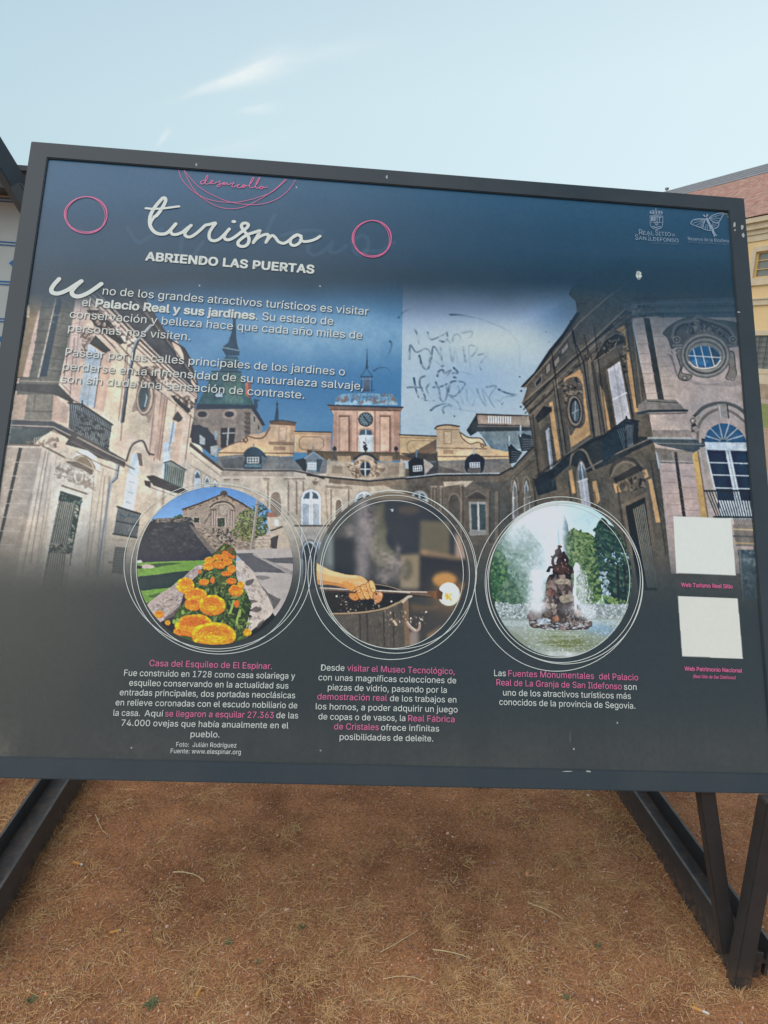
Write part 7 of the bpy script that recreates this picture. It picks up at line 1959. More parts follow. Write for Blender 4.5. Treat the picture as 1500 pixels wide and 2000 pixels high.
    A.poly(sy([(690, 640), (730, 560), (760, 600), (800, 640), (824, 700), (800, 730), (760, 720), (690, 720), (664, 700), (670, 660)]), br, 1, .1); A.poly(sy([(676, 660), (740, 640), (790, 660), (800, 700), (740, 716), (690, 700)]), b2, .9, .1)
    A.poly(sy([(700, 590), (722, 570), (750, 590), (756, 640), (716, 640), (696, 625)]), br, 1, .1); A.poly(sy([(735, 545), (755, 530), (768, 550), (764, 590), (742, 590)]), br, 1, .1); A.poly(sy([(690, 540), (704, 516), (728, 520), (736, 570), (700, 580)]), b2, 1, .1)
    A.poly(sy([(708, 482), (722, 478), (732, 492), (724, 504), (710, 502)]), br); A.line(smooth(z([(716, 500), (708, 530), (714, 560)])), 6, br); A.line(smooth(z([(708, 512), (690, 524), (688, 556)])), 3.4, br); A.line(smooth(z([(722, 512), (730, 536), (726, 560)])), 3.4, br); A.line(z([(706, 486), (734, 490)]), 3, br)
    for p, w in (([(690, 560), (672, 580), (664, 620), (676, 650)], 6), ([(672, 580), (656, 572)], 4), ([(770, 570), (782, 600), (778, 640)], 6), ([(790, 650), (816, 664), (826, 700)], 5), ([(664, 660), (640, 660), (624, 690)], 5), ([(640, 660), (634, 690)], 3.4), ([(676, 700), (668, 730), (660, 740)], 5), ([(640, 730), (664, 724)], 4), ([(800, 700), (806, 744), (800, 750)], 5), ([(770, 705), (780, 740)], 5), ([(700, 700), (704, 742)], 4)):
        A.line(smooth(z(p)), w, br)
    A.speck(z([(680, 590), (790, 620), (800, 710), (690, 710)]), 30, 9, [(140, 104, 92), (52, 40, 40)], .8); A.ell(z, 684, 600, 9, 16, (206, 216, 222), .8)
    # side jets
    for i in range(30):
        f = i / 29
        A.soft(z, 530 + 12 * math.sin(i * 2.1), 690 + 320 * f, 34 + 34 * f, 26, (236, 238, 240), .40, 0, .6)
        A.soft(z, 862 + 46 * f + 8 * math.sin(i), 640 + 400 * f, 16 + 56 * f ** .7, 24, (226, 230, 236), .28, 0, .8)
    A.line(smooth(z([(850, 640), (846, 800), (850, 1000)])), 5, (228, 228, 226), .9); A.poly(sy([(834, 660), (850, 618), (874, 630), (886, 670), (876, 720), (850, 740), (836, 700)]), (226, 228, 226), .85, .1)
    A.speck(z([(860, 660), (930, 690), (1000, 880), (1000, 1080), (900, 1080), (860, 800)]), 260, 6, [(226, 228, 232), (190, 198, 206)], .7, 2.6, 1.45, .25)
    A.speck(z([(480, 700), (590, 700), (600, 990), (450, 1000)]), 120, 6, [(234, 236, 236), (206, 214, 218)], .6, 2.6, 1.5, .2)
    for x, y, rx, ry, a in ((420, 240, 200, 110, .75), (600, 200, 160, 120, .7), (330, 330, 120, 90, .5), (690, 330, 60, 180, .5), (640, 520, 50, 120, .45), (530, 800, 50, 170, .5), (520, 960, 70, 60, .55), (900, 850, 50, 150, .35), (940, 1040, 70, 60, .4), (820, 1000, 120, 40, .25)):
        A.soft(z, x, y, rx, ry, (240, 244, 244), a, 0, .35)
    A.speck(z([(760, 1000), (960, 1000), (990, 1150), (780, 1150)]), 150, 5, [(226, 226, 224), (180, 170, 164)], .75, 1.3)
    A.photographic(0.9, 0.12, 0.22, 0.05); A.blur((slice(0, A.h), slice(0, A.w)), 1, 1)
    return A, out


INSETS = [paint_flowers(), paint_glass(), paint_fountain()]
# ------------------------------------------------------------------ lettering on the board
def load_font(*names):
    import os
    base = bpy.utils.system_resource('DATAFILES') or ""
    for nm in names:
        for d in ("fonts",):
            p = os.path.join(base, d, nm)
            if os.path.exists(p):
                try:
                    return bpy.data.fonts.load(p)
                except Exception:
                    pass
    return None


SANS = load_font("Inter.woff2")


class Lettering:
    """collects glyph triangles and ribbons of one ink, in board coordinates"""

    def __init__(self):
        self.v = []; self.f = []; self.n = 0
        self.k = 0

    def add(self, xy, faces, dz=None):
        """film thickness differs a hair from stroke to stroke, so crossings never share a plane"""
        xy = np.asarray(xy, float)
        self.k += 1
        z = np.full((len(xy), 1), (self.k % 16) * 4e-5)
        if dz is not None:
            z[:, 0] += dz
        self.v.append(np.concatenate([xy, z], 1)); self.f += [tuple(i + self.n for i in q) for q in faces]
        self.n += len(xy)

    def ribbon(self, pts, w, closed=False):
        """stroke of width w (survey pixels) through survey points, with round ends and joins"""
        p = np.asarray(pts, float)
        if closed:
            p = np.concatenate([p, p[:1]])
        s, t = to_board(p[:, 0], p[:, 1]); q = np.stack([s, t], 1)
        L0 = np.linalg.norm(np.diff(p, axis=0), axis=1).sum(); L1 = np.linalg.norm(np.diff(q, axis=0), axis=1).sum()
        hw = w / 2 * L1 / L0
        d = np.gradient(q, axis=0)
        if closed:
            d[0] = d[-1] = q[1] - q[-2]
        d /= np.linalg.norm(d, axis=1)[:, None] + 1e-12
        nn = np.stack([-d[:, 1], d[:, 0]], 1)
        m = len(q)
        V = np.concatenate([q + nn * hw, q - nn * hw])
        F = [(i, m + i, m + i + 1, i + 1) for i in range(m - 1)]
        ramp_z = np.linspace(0, 6e-4, m)
        self.add(V, F, np.concatenate([ramp_z, ramp_z]))
        if not closed and w > 1.6:
            for e in (0, m - 1):
                self.dot(q[e], hw)

    def dot(self, c, r, n=12, rx=None):
        t = np.linspace(0, 2 * np.pi, n, endpoint=False)
        self.add(np.stack([c[0] + r * np.cos(t), c[1] + (rx or r) * np.sin(t)], 1), [tuple(range(n))])

    def shape(self, pts):
        p = np.asarray(pts, float); s, t = to_board(p[:, 0], p[:, 1])
        self.add(np.stack([s, t], 1), [tuple(range(len(p)))])

    def build(self, name, mat, off, parent, label=None):
        V = np.concatenate(self.v)
        W = P0[None] + V[:, :1] * np.array([[1, 0, 0]]) + V[:, 1:2] * PV[None] + PN[None] * (off + V[:, 2:3])
        o = mesh_obj(name, W, self.f, mat)
        o.parent = parent
        if label:
            o["label"] = label
        return o


INKS = {k: Lettering() for k in ("white", "pink", "crest", "moth", "town_line", "park_line")}
_jobs = []


def put(txt, p0, p1, cap, ink_name="white", bold=0.0, shear=0.0, shadow=False, spacing=1.0, serif=False):
    """one run of text whose baseline goes from p0 to p1 (survey points); cap = capital height in survey pixels"""
    _jobs.append((txt, p0, p1, cap, ink_name, bold, shear, shadow, spacing, serif))


def set_text(shadow_canvas):
    objs = []
    for j in _jobs:
        cu = bpy.data.curves.new("run", 'FONT')
        cu.body = j[0]
        if SANS:
            cu.font = SANS
        cu.size = 1.0; cu.shear = j[6]; cu.space_character = j[8]
        cu.resolution_u = 3
        o = bpy.data.objects.new("run", cu); COL.objects.link(o)
        objs.append(o)
    bpy.context.view_layer.update()
    dg = bpy.context.evaluated_depsgraph_get()
    for o, (txt, p0, p1, cap, ik, bold, shear, sh, spc, serif) in zip(objs, _jobs):
        me = o.evaluated_get(dg).to_mesh()
        n = len(me.vertices)
        co = np.empty(n * 3, np.float32); me.vertices.foreach_get('co', co); co = co.reshape(-1, 3)[:, :2].astype(float)
        me.calc_loop_triangles()
        tri = np.empty(len(me.loop_triangles) * 3, np.int32); me.loop_triangles.foreach_get('vertices', tri); tri = tri.reshape(-1, 3)
        o.evaluated_get(dg).to_mesh_clear()
        s, t = to_board(np.array([p0[0], p1[0]], float), np.array([p0[1], p1[1]], float))
        a = np.array([s[0], t[0]]); b = np.array([s[1], t[1]])
        ux = b - a; L = np.linalg.norm(ux); ux /= L; uy = np.array([-ux[1], ux[0]])
        # metres per survey pixel in height, near the run
        m = ((p0[0] + p1[0]) / 2, (p0[1] + p1[1]) / 2)
        _, tt = to_board(np.array([m[0], m[0]]), np.array([m[1], m[1] - cap]))
        ch = tt[1] - tt[0]
        x0, x1 = co[:, 0].min(), co[:, 0].max()
        sx = L / (x1 - x0)
        sy = ch / (0.5087 if SANS else 0.682)
        q = a[None] + (co[:, :1] - x0) * sx * ux[None] + co[:, 1:] * sy * uy[None]
        INKS[ik].add(q, tri.tolist())
        if bold:                       # heavier weight: the run struck again a hair to each side
            e = bold * ch
            for dx, dy in ((e, 0), (-e, 0), (0, e * .8), (0, -e * .8), (e * .7, e * .6), (-e * .7, -e * .6), (e * .7, -e * .6), (-e * .7, e * .6)):
                INKS[ik].add(q + ux * dx + uy * dy, tri.tolist())
        if sh and shadow_canvas is not None:
            c = shadow_canvas
            off = np.array([0.0026, -0.0030])
            P = np.stack([(q[:, 0] + off[0] - c.s0) * c.k, (c.t1 - q[:, 1] - off[1]) * c.k], 1)
            x_0 = int(P[:, 0].min()) - 6; y_0 = int(P[:, 1].min()) - 6; x_1 = int(P[:, 0].max()) + 7; y_1 = int(P[:, 1].max()) + 7
            M = np.zeros((y_1 - y_0, x_1 - x_0), np.float32)
            for T3 in tri:
                r = c.mask(P[T3], raw=True)
                if r is None:
                    continue
                sl, mk = r
                M[sl[0].start - y_0:sl[0].stop - y_0, sl[1].start - x_0:sl[1].stop - x_0] += mk
            M = np.clip(M, 0, 1)
            for ax in (0, 1):
                M = (np.roll(M, 1, ax) + M + np.roll(M, -1, ax)) / 3
                M = (np.roll(M, 1, ax) + 2 * M + np.roll(M, -1, ax)) / 4
            c._put((slice(y_0, y_1), slice(x_0, x_1)), M * 0.55, (22, 34, 46), 0)
    for o in objs:
        cu = o.data
        bpy.data.objects.remove(o); bpy.data.curves.remove(cu)


# --- heading and body text
zt = Z(270, 370, 4.054)
put("ABRIENDO LAS PUERTAS", (284.8, 508.6), (612.4, 534.5), 15.6, bold=0.075, spacing=1.03)
B = 15.2
put("no de los grandes atractivos turísticos es visitar", (200.5, 575.8), (719.3, 616.2), B, shadow=True)
put("el", (160, 598), (178, 599.3), B, shadow=True)
put("Palacio Real y sus jardines", (187.3, 600), (497, 624.3), B, bold=0.065, shadow=True)
put(". Su estado de", (499.8, 624.8), (650.5, 635.3), B, shadow=True)
put("conservación y belleza hace que cada año miles de", (136, 621), (707, 663), B, shadow=True)
put("personas nos visiten.", (133, 647.6), (371.2, 665.3), B, shadow=True)
put("Pasear por las calles principales de los jardines o", (127.5, 695.3), (673.2, 734), B, shadow=True)
put("perderse en la inmensidad de su naturaleza salvaje,", (122.7, 722.8), (708.7, 762), B, shadow=True)
put("son sin duda una sensación de contraste.", (119, 747.2), (594, 779.3), B, shadow=True)
# --- captions under the round pictures
c1 = lambda x, y: (200 + x / 3.571, 1270 + y / 3.571)
K = 12.0
put("Casa del Esquileo de El Espinar.", c1(328, 110), c1(1183, 132), K, "pink")
put("Fue construido en 1728 como casa solariega y", c1(152, 178), c1(1343, 200), K)
put("esquileo conservando en la actualidad sus", c1(187, 247), c1(1297, 268), K)
put("entradas principales, dos portadas neoclásicas", c1(121, 314), c1(1344, 335), K)
put("en relieve coronadas con el escudo nobiliario de", c1(92, 384), c1(1359, 405), K)
put("la casa.", c1(77, 456), c1(262, 459), K); put("Aquí", c1(294, 460), c1(425, 462), K)
put("se llegaron a esquilar 27.363", c1(438, 462), c1(1195, 473), K, "pink")
put("de las", c1(1213, 473), c1(1365, 476), K)
put("74.000 ovejas que había anualmente en el", c1(133, 526), c1(1297, 545), K)
put("pueblo.", c1(615, 605), c1(817, 608), K)
put("Foto:  Julián Rodríguez", c1(515, 672), c1(935, 678), 9.0)
put("Fuente: www.elespinar.org", c1(476, 717), c1(965, 725), 9.0)
c2 = lambda x, y: (590 + x / 4.545, 1280 + y / 4.545)
put("Desde", c2(168, 135), c2(376, 138), K); put("visitar el Museo Tecnológico,", c2(400, 139), c2(1353, 168), K, "pink")
put("con unas magníficas colecciones de", c2(145, 221), c2(1367, 249), K)
put("piezas de vidrio, pasando por la", c2(228, 309), c2(1283, 334), K)
put("demostración real", c2(135, 391), c2(753, 404), K, "pink"); put("de los trabajos en", c2(779, 406), c2(1368, 420), K)
put("los hornos, a poder adquirir un juego", c2(121, 478), c2(1379, 507), K)
put("de copas o de vasos, la", c2(145, 568), c2(915, 583), K); put("Real Fábrica", c2(941, 584), c2(1352, 593), K, "pink")
put("de Cristales", c2(283, 656), c2(680, 663), K, "pink"); put("ofrece infinitas", c2(700, 665), c2(1215, 676), K)
put("posibilidades de deleite.", c2(333, 749), c2(1163, 764), K)
c3 = lambda x, y: (930 + x / 4.2857, 1290 + y / 4.2857)
put("Las", c3(150, 130), c3(247, 132), K); put("Fuentes Monumentales  del Palacio", c3(268, 133), c3(1354, 167), K, "pink")
put("Real de La Granja de San Ildefonso", c3(168, 208), c3(1217, 242), K, "pink"); put("son", c3(1235, 244), c3(1341, 247), K)
put("uno de los atractivos turísticos más", c3(224, 293), c3(1293, 322), K)
put("conocidos de la provincia de Segovia.", c3(192, 371), c3(1330, 404), K)
# --- captions of the two light squares
c4 = lambda x, y: (1200 + x / 5.0, 980 + y / 5.0)
put("Web Turismo Real Sitio", c4(650, 830), c4(1150, 848), 7.6, "pink", bold=0.035)
put("Web Patrimonio Nacional", c4(683, 1648), c4(1243, 1668), 7.6, "pink", bold=0.035)
put("(Real Sitio de San Ildefonso)", c4(765, 1720), c4(1180, 1733), 6.2, "pink", bold=0.012, shear=0.22)
# --- names under the two emblems (capitals with small capitals)
c5 = lambda x, y: (1240 + x / 5.769, 300 + y / 5.769)


def small_caps(parts, y0, slope, big, small, ink_name="crest"):
    for txt, x0, x1, cap in parts:
        put(txt, c5(x0, y0 + slope * x0), c5(x1, y0 + slope * x1), cap, ink_name)


small_caps([("R", 46, 86, 10.2), ("EAL", 90, 212, 7.2), ("S", 230, 262, 10.2), ("ITIO", 268, 404, 7.2), ("DE", 416, 450, 4.6)], 914, .05, 0, 0)
small_caps([("S", 2, 36, 10.2), ("AN", 42, 126, 7.2), ("I", 148, 162, 10.6), ("LDEFONSO", 170, 490, 7.2)], 974, .06, 0, 0)
put("EXCMO. AYUNTAMIENTO", c5(186, 1018), c5(508, 1035), 2.9, "town_line")
put("Reserva de la Biosfera", c5(596, 979), c5(1057, 1005), 6.4, "moth")
put("Real Sitio de San Ildefonso-El Espinar", c5(596, 1008), c5(1057, 1036), 4.0, "park_line")

# --- the brush-script title
W = INKS["white"]; PK = INKS["pink"]; G = INKS["crest"]
W.ribbon(smooth(zt([(128, 220), (150, 205), (190, 150), (216, 100), (214, 74), (196, 72), (168, 100), (128, 150), (98, 210), (92, 268), (106, 312), (138, 345), (180, 357), (225, 350), (262, 318), (298, 276)])), 6.4)
W.ribbon(smooth(zt([(92, 290), (108, 252), (128, 224)])), 5.0)
W.ribbon(smooth(zt([(298, 276), (272, 305), (258, 332), (270, 356), (302, 360), (350, 342), (388, 312), (420, 288)])), 6.0)
W.ribbon(smooth(zt([(420, 288), (390, 322), (370, 352), (384, 376), (416, 378), (458, 354), (500, 318), (532, 288), (560, 282), (612, 270), (586, 308), (564, 350), (566, 392), (592, 410), (632, 403), (676, 368), (722, 317)])), 6.0)
W.ribbon(smooth(zt([(722, 317), (696, 350), (682, 380), (696, 400), (726, 400), (768, 378), (820, 338), (862, 306), (872, 282), (850, 270), (826, 276), (818, 298), (838, 332), (866, 366), (878, 404), (862, 442), (826, 456), (794, 444), (794, 418), (826, 388), (872, 360), (920, 344), (964, 330)])), 6.0)
W.ribbon(smooth(zt([(964, 330), (944, 372), (912, 424)])), 5.8); W.ribbon(smooth(zt([(914, 420), (946, 388), (990, 364), (1026, 360), (1030, 384), (1012, 422)])), 5.8)
W.ribbon(smooth(zt([(1014, 418), (1036, 388), (1062, 368), (1086, 384), (1110, 416), (1146, 430), (1180, 418), (1220, 386), (1262, 362)])), 5.8)
W.ribbon(smooth(zt([(1290, 372), (1258, 362), (1222, 382), (1204, 414), (1214, 442), (1244, 446), (1278, 424), (1292, 392), (1276, 368), (1262, 362)])), 5.6)
W.ribbon(smooth(zt([(1284, 404), (1316, 416), (1366, 410), (1410, 394), (1440, 374)])), 5.6)
W.ribbon(smooth(zt([(60, 152), (110, 157), (180, 156), (250, 148), (325, 138)])), 4.6)
q = zt([(757, 257)])[0]; _s, _t = to_board(np.array([q[0]]), np.array([q[1]])); W.dot((_s[0], _t[0]), 0.0068, 16, 0.0048)
# big initial of the first paragraph
zi = Z(0, 200, 3.75)
W.ribbon(smooth(zi([(434, 1296), (398, 1336), (378, 1372), (388, 1396), (430, 1402), (490, 1380), (548, 1344), (598, 1312)])), 8.4)
W.ribbon(smooth(zi([(598, 1312), (556, 1350), (528, 1388), (540, 1416), (580, 1424), (640, 1402), (700, 1364), (744, 1332)])), 8.4)
# 'desarrollo' and its swinging lines
zo = Z(330, 310, 5.5556)
for st in ([(404, 240), (370, 240), (344, 258), (350, 278), (378, 274), (404, 246), (424, 200), (418, 186), (404, 206), (392, 250), (400, 278), (430, 276), (462, 262), (478, 248), (468, 240), (452, 256), (462, 276), (496, 272), (530, 256), (558, 246)], [(558, 246), (546, 258), (556, 276), (556, 298), (538, 310), (522, 302), (546, 282), (590, 276), (620, 268)],
           [(622, 270), (600, 262), (580, 276), (596, 288), (624, 276), (634, 268), (634, 284), (652, 286), (678, 272), (706, 266), (688, 288), (686, 308), (706, 312), (738, 294), (766, 284), (746, 300), (744, 316), (768, 320), (804, 306), (830, 294)], [(836, 298), (818, 286), (796, 298), (800, 316), (824, 312), (836, 296), (862, 300), (896, 262), (922, 216), (910, 210), (888, 254), (874, 300), (890, 320), (928, 310), (962, 266), (986, 220), (976, 212), (954, 258), (940, 304), (954, 324), (988, 316), (1014, 304)], [(1018, 312), (1000, 304), (984, 320), (996, 334), (1018, 324), (1020, 310), (1044, 320), (1068, 308)]):
    PK.ribbon(smooth(zo(st), 6), 1.45)
for st in ([(103, 126), (140, 225), (200, 300), (262, 358), (340, 408), (430, 446), (540, 470), (650, 478), (760, 474), (880, 450), (1000, 414), (1110, 370), (1200, 302), (1280, 228)], [(165, 130), (205, 225), (262, 325), (330, 405), (410, 462), (500, 512), (590, 540), (680, 548), (780, 536), (880, 502), (980, 448), (1090, 380), (1180, 312), (1266, 226)], [(165, 130), (220, 200), (300, 288), (390, 355), (500, 412), (620, 462), (740, 490), (860, 503), (960, 502), (1070, 482), (1180, 438), (1270, 372), (1330, 306), (1374, 234)]):
    PK.ribbon(smooth(zo(st), 8), 1.05)
for cx, cy, rx, ry in ((168, 420.5, 41, 35), (726, 467, 37.5, 35)):
    for k, (dx, dy, ex, ey, r) in enumerate(((-1, 0, 0, 0, .0), (1.2, .8, -1, 1, .5), (.3, -.6, 1, -.6, 1.0), (.0, 1.6, -2.2, .6, 1.6))):
        t = np.linspace(0, 2 * np.pi, 72)[:-1]
        x = (rx + ex) * np.cos(t) + 0.9 * np.cos(2 * t + r * 2); y = (ry + ey) * np.sin(t) + 0.9 * np.sin(2 * t + r)
        c, s = math.cos(r * .5), math.sin(r * .5)
        PK.ribbon(np.stack([cx + dx + x, cy + dy + y], 1), 1.05, closed=True)
# thin rings swinging round the pictures
def rings(z, items, w):
    for x0, x1, y0, y1, rot in items:
        W.ribbon(oval(z, x0, x1, y0, y1, rot, 128), w, closed=True)


rings(ZI1, ((80, 1350, 84, 1240, .10), (128, 1388, 98, 1276, -.12), (166, 1310, 88, 1258, .05)), 1.25)
rings(ZI2, ((6, 1408, 76, 1492, .05), (52, 1420, 84, 1402, .35), (108, 1356, 118, 1440, -.1), (122, 1305, 162, 1400, .1)), 1.25)
rings(ZI3, ((34, 1390, 84, 1506, .25), (114, 1396, 128, 1446, -.2), (128, 1372, 134, 1436, .3), (140, 1290, 150, 1394, .0)), 1.25)
# --- crest: crown, quartered shield
ze = Z(1240, 300, 5.769)
for x in (176, 208, 240, 272, 300):
    G.shape(ze([(x - 14, 660), (x - 4, 648), (x + 8, 652), (x + 4, 664), (x + 14, 672), (x + 2, 684), (x - 8, 676)]))
G.ribbon(smooth(ze([(168, 676), (200, 684), (236, 690), (270, 690), (306, 684)])), 1.0); G.ribbon(smooth(ze([(166, 662), (200, 646), (236, 650), (270, 652), (308, 672)])), .8); G.ribbon(ze([(232, 622), (232, 646)]), 1.0); G.ribbon(ze([(222, 630), (244, 632)]), .8)
G.ribbon(smooth(ze([(168, 704), (168, 760), (170, 810), (192, 842), (236, 858), (284, 846), (306, 812), (310, 760), (310, 708)])), 1.0); G.ribbon(ze([(166, 704), (236, 702), (312, 710)]), 1.0)
for q in ([(178, 712), (200, 710), (200, 765), (178, 765)], [(206, 710), (222, 708), (222, 768), (206, 767)], [(228, 706), (240, 708), (238, 760), (228, 760)], [(240, 712), (300, 716), (300, 726), (242, 722)]):
    G.shape(ze(q))
G.ribbon(ze([(168, 775), (238, 780), (310, 784)]), .9); G.ribbon(ze([(252, 706), (254, 782)]), .8); G.ribbon(ze([(274, 740), (274, 780)]), 1.0); G.shape(ze([(266, 728), (274, 716), (282, 728), (280, 744), (268, 744)]))
G.ribbon(smooth(ze([(238, 770), (256, 784), (252, 804), (232, 806), (222, 790), (238, 770)]), 5), 1.2); G.ribbon(ze([(238, 780), (236, 820)]), .8)
G.ribbon(smooth(ze([(186, 832), (210, 824), (236, 836), (262, 826), (290, 834)])), 1.2); G.ribbon(smooth(ze([(194, 846), (220, 838), (250, 848), (276, 840)])), .8)
G = INKS["moth"]
# --- moth: outlined wings with veins, feathered feelers, long tails
G.ribbon(smooth(ze([(632, 775), (660, 750), (710, 740), (790, 742)])), 1.5); G.ribbon(smooth(ze([(632, 775), (628, 792), (650, 806), (690, 822), (745, 838), (768, 800), (790, 742)])), 1.5)
G.ribbon(smooth(ze([(745, 838), (765, 852), (800, 864), (850, 870), (842, 830), (826, 796)])), 1.4)
G.ribbon(smooth(ze([(832, 730), (870, 702), (930, 680), (985, 672)])), 1.5); G.ribbon(smooth(ze([(985, 672), (990, 690), (970, 730), (940, 775), (905, 782), (860, 762), (832, 730)])), 1.5); G.ribbon(smooth(ze([(940, 775), (942, 800), (930, 830), (905, 845), (880, 852), (860, 810)])), 1.4)
for a, b in (((790, 744), (650, 790)), ((790, 744), (665, 756)), ((790, 748), (690, 815)), ((790, 752), (725, 828)), ((785, 770), (748, 830)), ((735, 770), (760, 775)), ((832, 732), (975, 690)), ((834, 734), (960, 735)), ((836, 738), (930, 765)), ((838, 742), (895, 778)), ((800, 800), (790, 858)), ((815, 800), (812, 862)), ((828, 806), (838, 864)), ((862, 800), (905, 840)), ((868, 790), (925, 820)), ((870, 780), (935, 795)), ((900, 700), (915, 725)), ((770, 815), (775, 850))):
    G.ribbon(ze([a, b]), .8)
G.shape(ze([(792, 735), (806, 725), (824, 735), (832, 760), (850, 800), (880, 850), (870, 868), (842, 830), (812, 782)])); G.shape(ze([(762, 690), (780, 694), (794, 716), (786, 722), (768, 706)])); G.shape(ze([(818, 682), (822, 700), (806, 722), (798, 716), (804, 690)]))
for pts in ([(862, 862), (872, 895), (884, 920), (890, 945)], [(878, 856), (888, 890), (902, 912), (920, 935)], [(870, 860), (880, 892), (894, 914)], [(890, 945), (898, 920), (896, 905)]):
    G.ribbon(smooth(ze(pts)), 1.6)


def ink_material(name, rgb, rough=0.34):
    m, n, l, b = new_mat(name, rough=rough, spec=0.45)
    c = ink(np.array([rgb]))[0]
    oc = object_coords(n)
    f = noise(n, l, 9.0, 5, 0.6, oc)
    l.new(ramp(n, l, f, [(0.3, tuple(float(v) * .93 for v in c)), (0.7, tuple(float(min(.85, v * 1.04)) for v in c))]), b.inputs['Base Color'])
    return m


M_INK = {"white": ink_material("white_ink", (214, 216, 206)), "pink": ink_material("pink_ink", (222, 112, 152)), "grey": ink_material("grey_blue_ink", (142, 160, 178)), "dim": ink_material("faint_ink", (92, 116, 138))}
# ------------------------------------------------------------------ gravel, straw and litter on the earth
def tinted(name, rough=0.9, spec=0.15):
    m, n, l, b = new_mat(name, rough=rough, spec=spec)
    at = n.new('ShaderNodeAttribute'); at.attribute_name = "print_colour"
    l.new(at.outputs['Color'], b.inputs['Base Color'])
    return m


M_STRAW = tinted("dry_straw", 0.8, 0.2)
M_STONE = tinted("loose_stones", 0.95, 0.2)

BEAMS = ((1.118, 1.226), (-0.932, -0.824))


def free_of_steel(x, y, pad=0.004):
    ok = np.ones(len(x), bool)
    for a, b in BEAMS:
        ok &= ~((x > a - pad) & (x < b + pad) & (y > 1.6))
    return ok


def scatter_gravel():
    rng = np.random.default_rng(5)
    n = 46000
    x = rng.uniform(-1.5, 2.0, n); y = 1.25 + 2.2 * rng.uniform(0, 1, n) ** 1.25
    dens = 0.5 + 0.5 * hash_noise(x, y, 0.22, 8) + 0.4 * (y < 1.75) + 0.3 * (x > 1.2)
    keep = (rng.uniform(0, 1, n) < np.clip(dens, .08, 1)) & free_of_steel(x, y)
    x, y = x[keep], y[keep]; n = len(x)
    r = 0.0012 + 0.0026 * rng.uniform(0, 1, n) ** 3 + 0.0034 * (rng.uniform(0, 1, n) > .988)
    bm = bmesh.new(); bmesh.ops.create_icosphere(bm, subdivisions=1, radius=1.0)
    bv = np.array([v.co[:] for v in bm.verts]); bf = np.array([[v.index for v in f.verts] for f in bm.faces]); bm.free()
    k = len(bv)
    th = rng.uniform(0, 6.28, n); c, s = np.cos(th), np.sin(th)
    sc = np.stack([r * rng.uniform(.8, 1.5, n), r * rng.uniform(.7, 1.1, n), r * rng.uniform(.5, .9, n)], 1)
    jit = 1 + 0.22 * rng.uniform(-1, 1, (n, k, 1))
    P = bv[None] * jit * sc[:, None]
    X = P[..., 0] * c[:, None] - P[..., 1] * s[:, None] + x[:, None]
    Y = P[..., 0] * s[:, None] + P[..., 1] * c[:, None] + y[:, None]
    Zz = P[..., 2] + (ground_h(x, y) + sc[:, 2] * .45)[:, None]
    V = np.stack([X, Y, Zz], -1).reshape(-1, 3)
    F = (bf[None] + (np.arange(n) * k)[:, None, None]).reshape(-1, 3)
    pal = np.array([(0.34, 0.17, 0.11), (0.42, 0.23, 0.15), (0.28, 0.15, 0.11), (0.46, 0.30, 0.22), (0.38, 0.26, 0.20), (0.50, 0.38, 0.30), (0.24, 0.16, 0.13), (0.44, 0.21, 0.11)])
    col = pal[rng.choice(8, n, p=[.2, .19, .15, .14, .1, .04, .08, .10])] * rng.uniform(.75, 1.25, (n, 1)) * np.array([[1.32, 1.2, 1.15]])
    col[rng.uniform(0, 1, n) > .995] = (0.62, 0.58, 0.52)
    o = fast_mesh("gravel", V, F, M_STONE, np.repeat(np.clip(col, 0, .8), k, 0))
    o["kind"] = "stuff"


PATCH = [(1230, 1640, 70, 2.2), (1180, 1585, 60, 1.6), (1150, 1700, 70, 1.5), (1290, 1740, 60, 1.8), (1180, 1800, 90, 2.4), (1090, 1880, 110, 2.6), (1330, 1850, 60, 1.6), (1010, 1900, 70, 2.4), (1280, 1950, 90, 1.8), (1380, 1900, 50, 1.4),
         (900, 1880, 90, 1.6), (700, 1800, 70, 1.8), (620, 1830, 60, 1.6), (560, 1775, 60, 1.4), (430, 1680, 50, .9), (310, 1660, 40, .8), (130, 1640, 46, 1.3), (110, 1710, 50, 1.2), (70, 1790, 50, 1.0), (300, 1790, 60, 1.0), (400, 1850, 80, 1.4), (250, 1900, 90, 1.5), (120, 1900, 90, 1.7),
         (60, 1965, 70, 1.6), (500, 1930, 90, 2.0), (400, 1965, 80, 1.5), (650, 1925, 80, 1.6), (800, 1965, 80, 1.5), (960, 1970, 80, 2.0), (60, 1560, 50, 2.4), (10, 1600, 50, 2.4), (30, 1640, 30, 1.5), (1430, 1610, 60, .8), (200, 1580, 40, 1.2), (420, 1555, 60, 1.1), (560, 1640, 50, .7),
         (740, 1640, 50, .5), (830, 1700, 60, .6), (960, 1620, 60, .8), (1050, 1600, 60, 1.2), (1060, 1760, 70, 1.4), (860, 1790, 60, 1.2), (1490, 1930, 24, 1.6), (640, 1720, 60, .7), (480, 1760, 50, .8)]


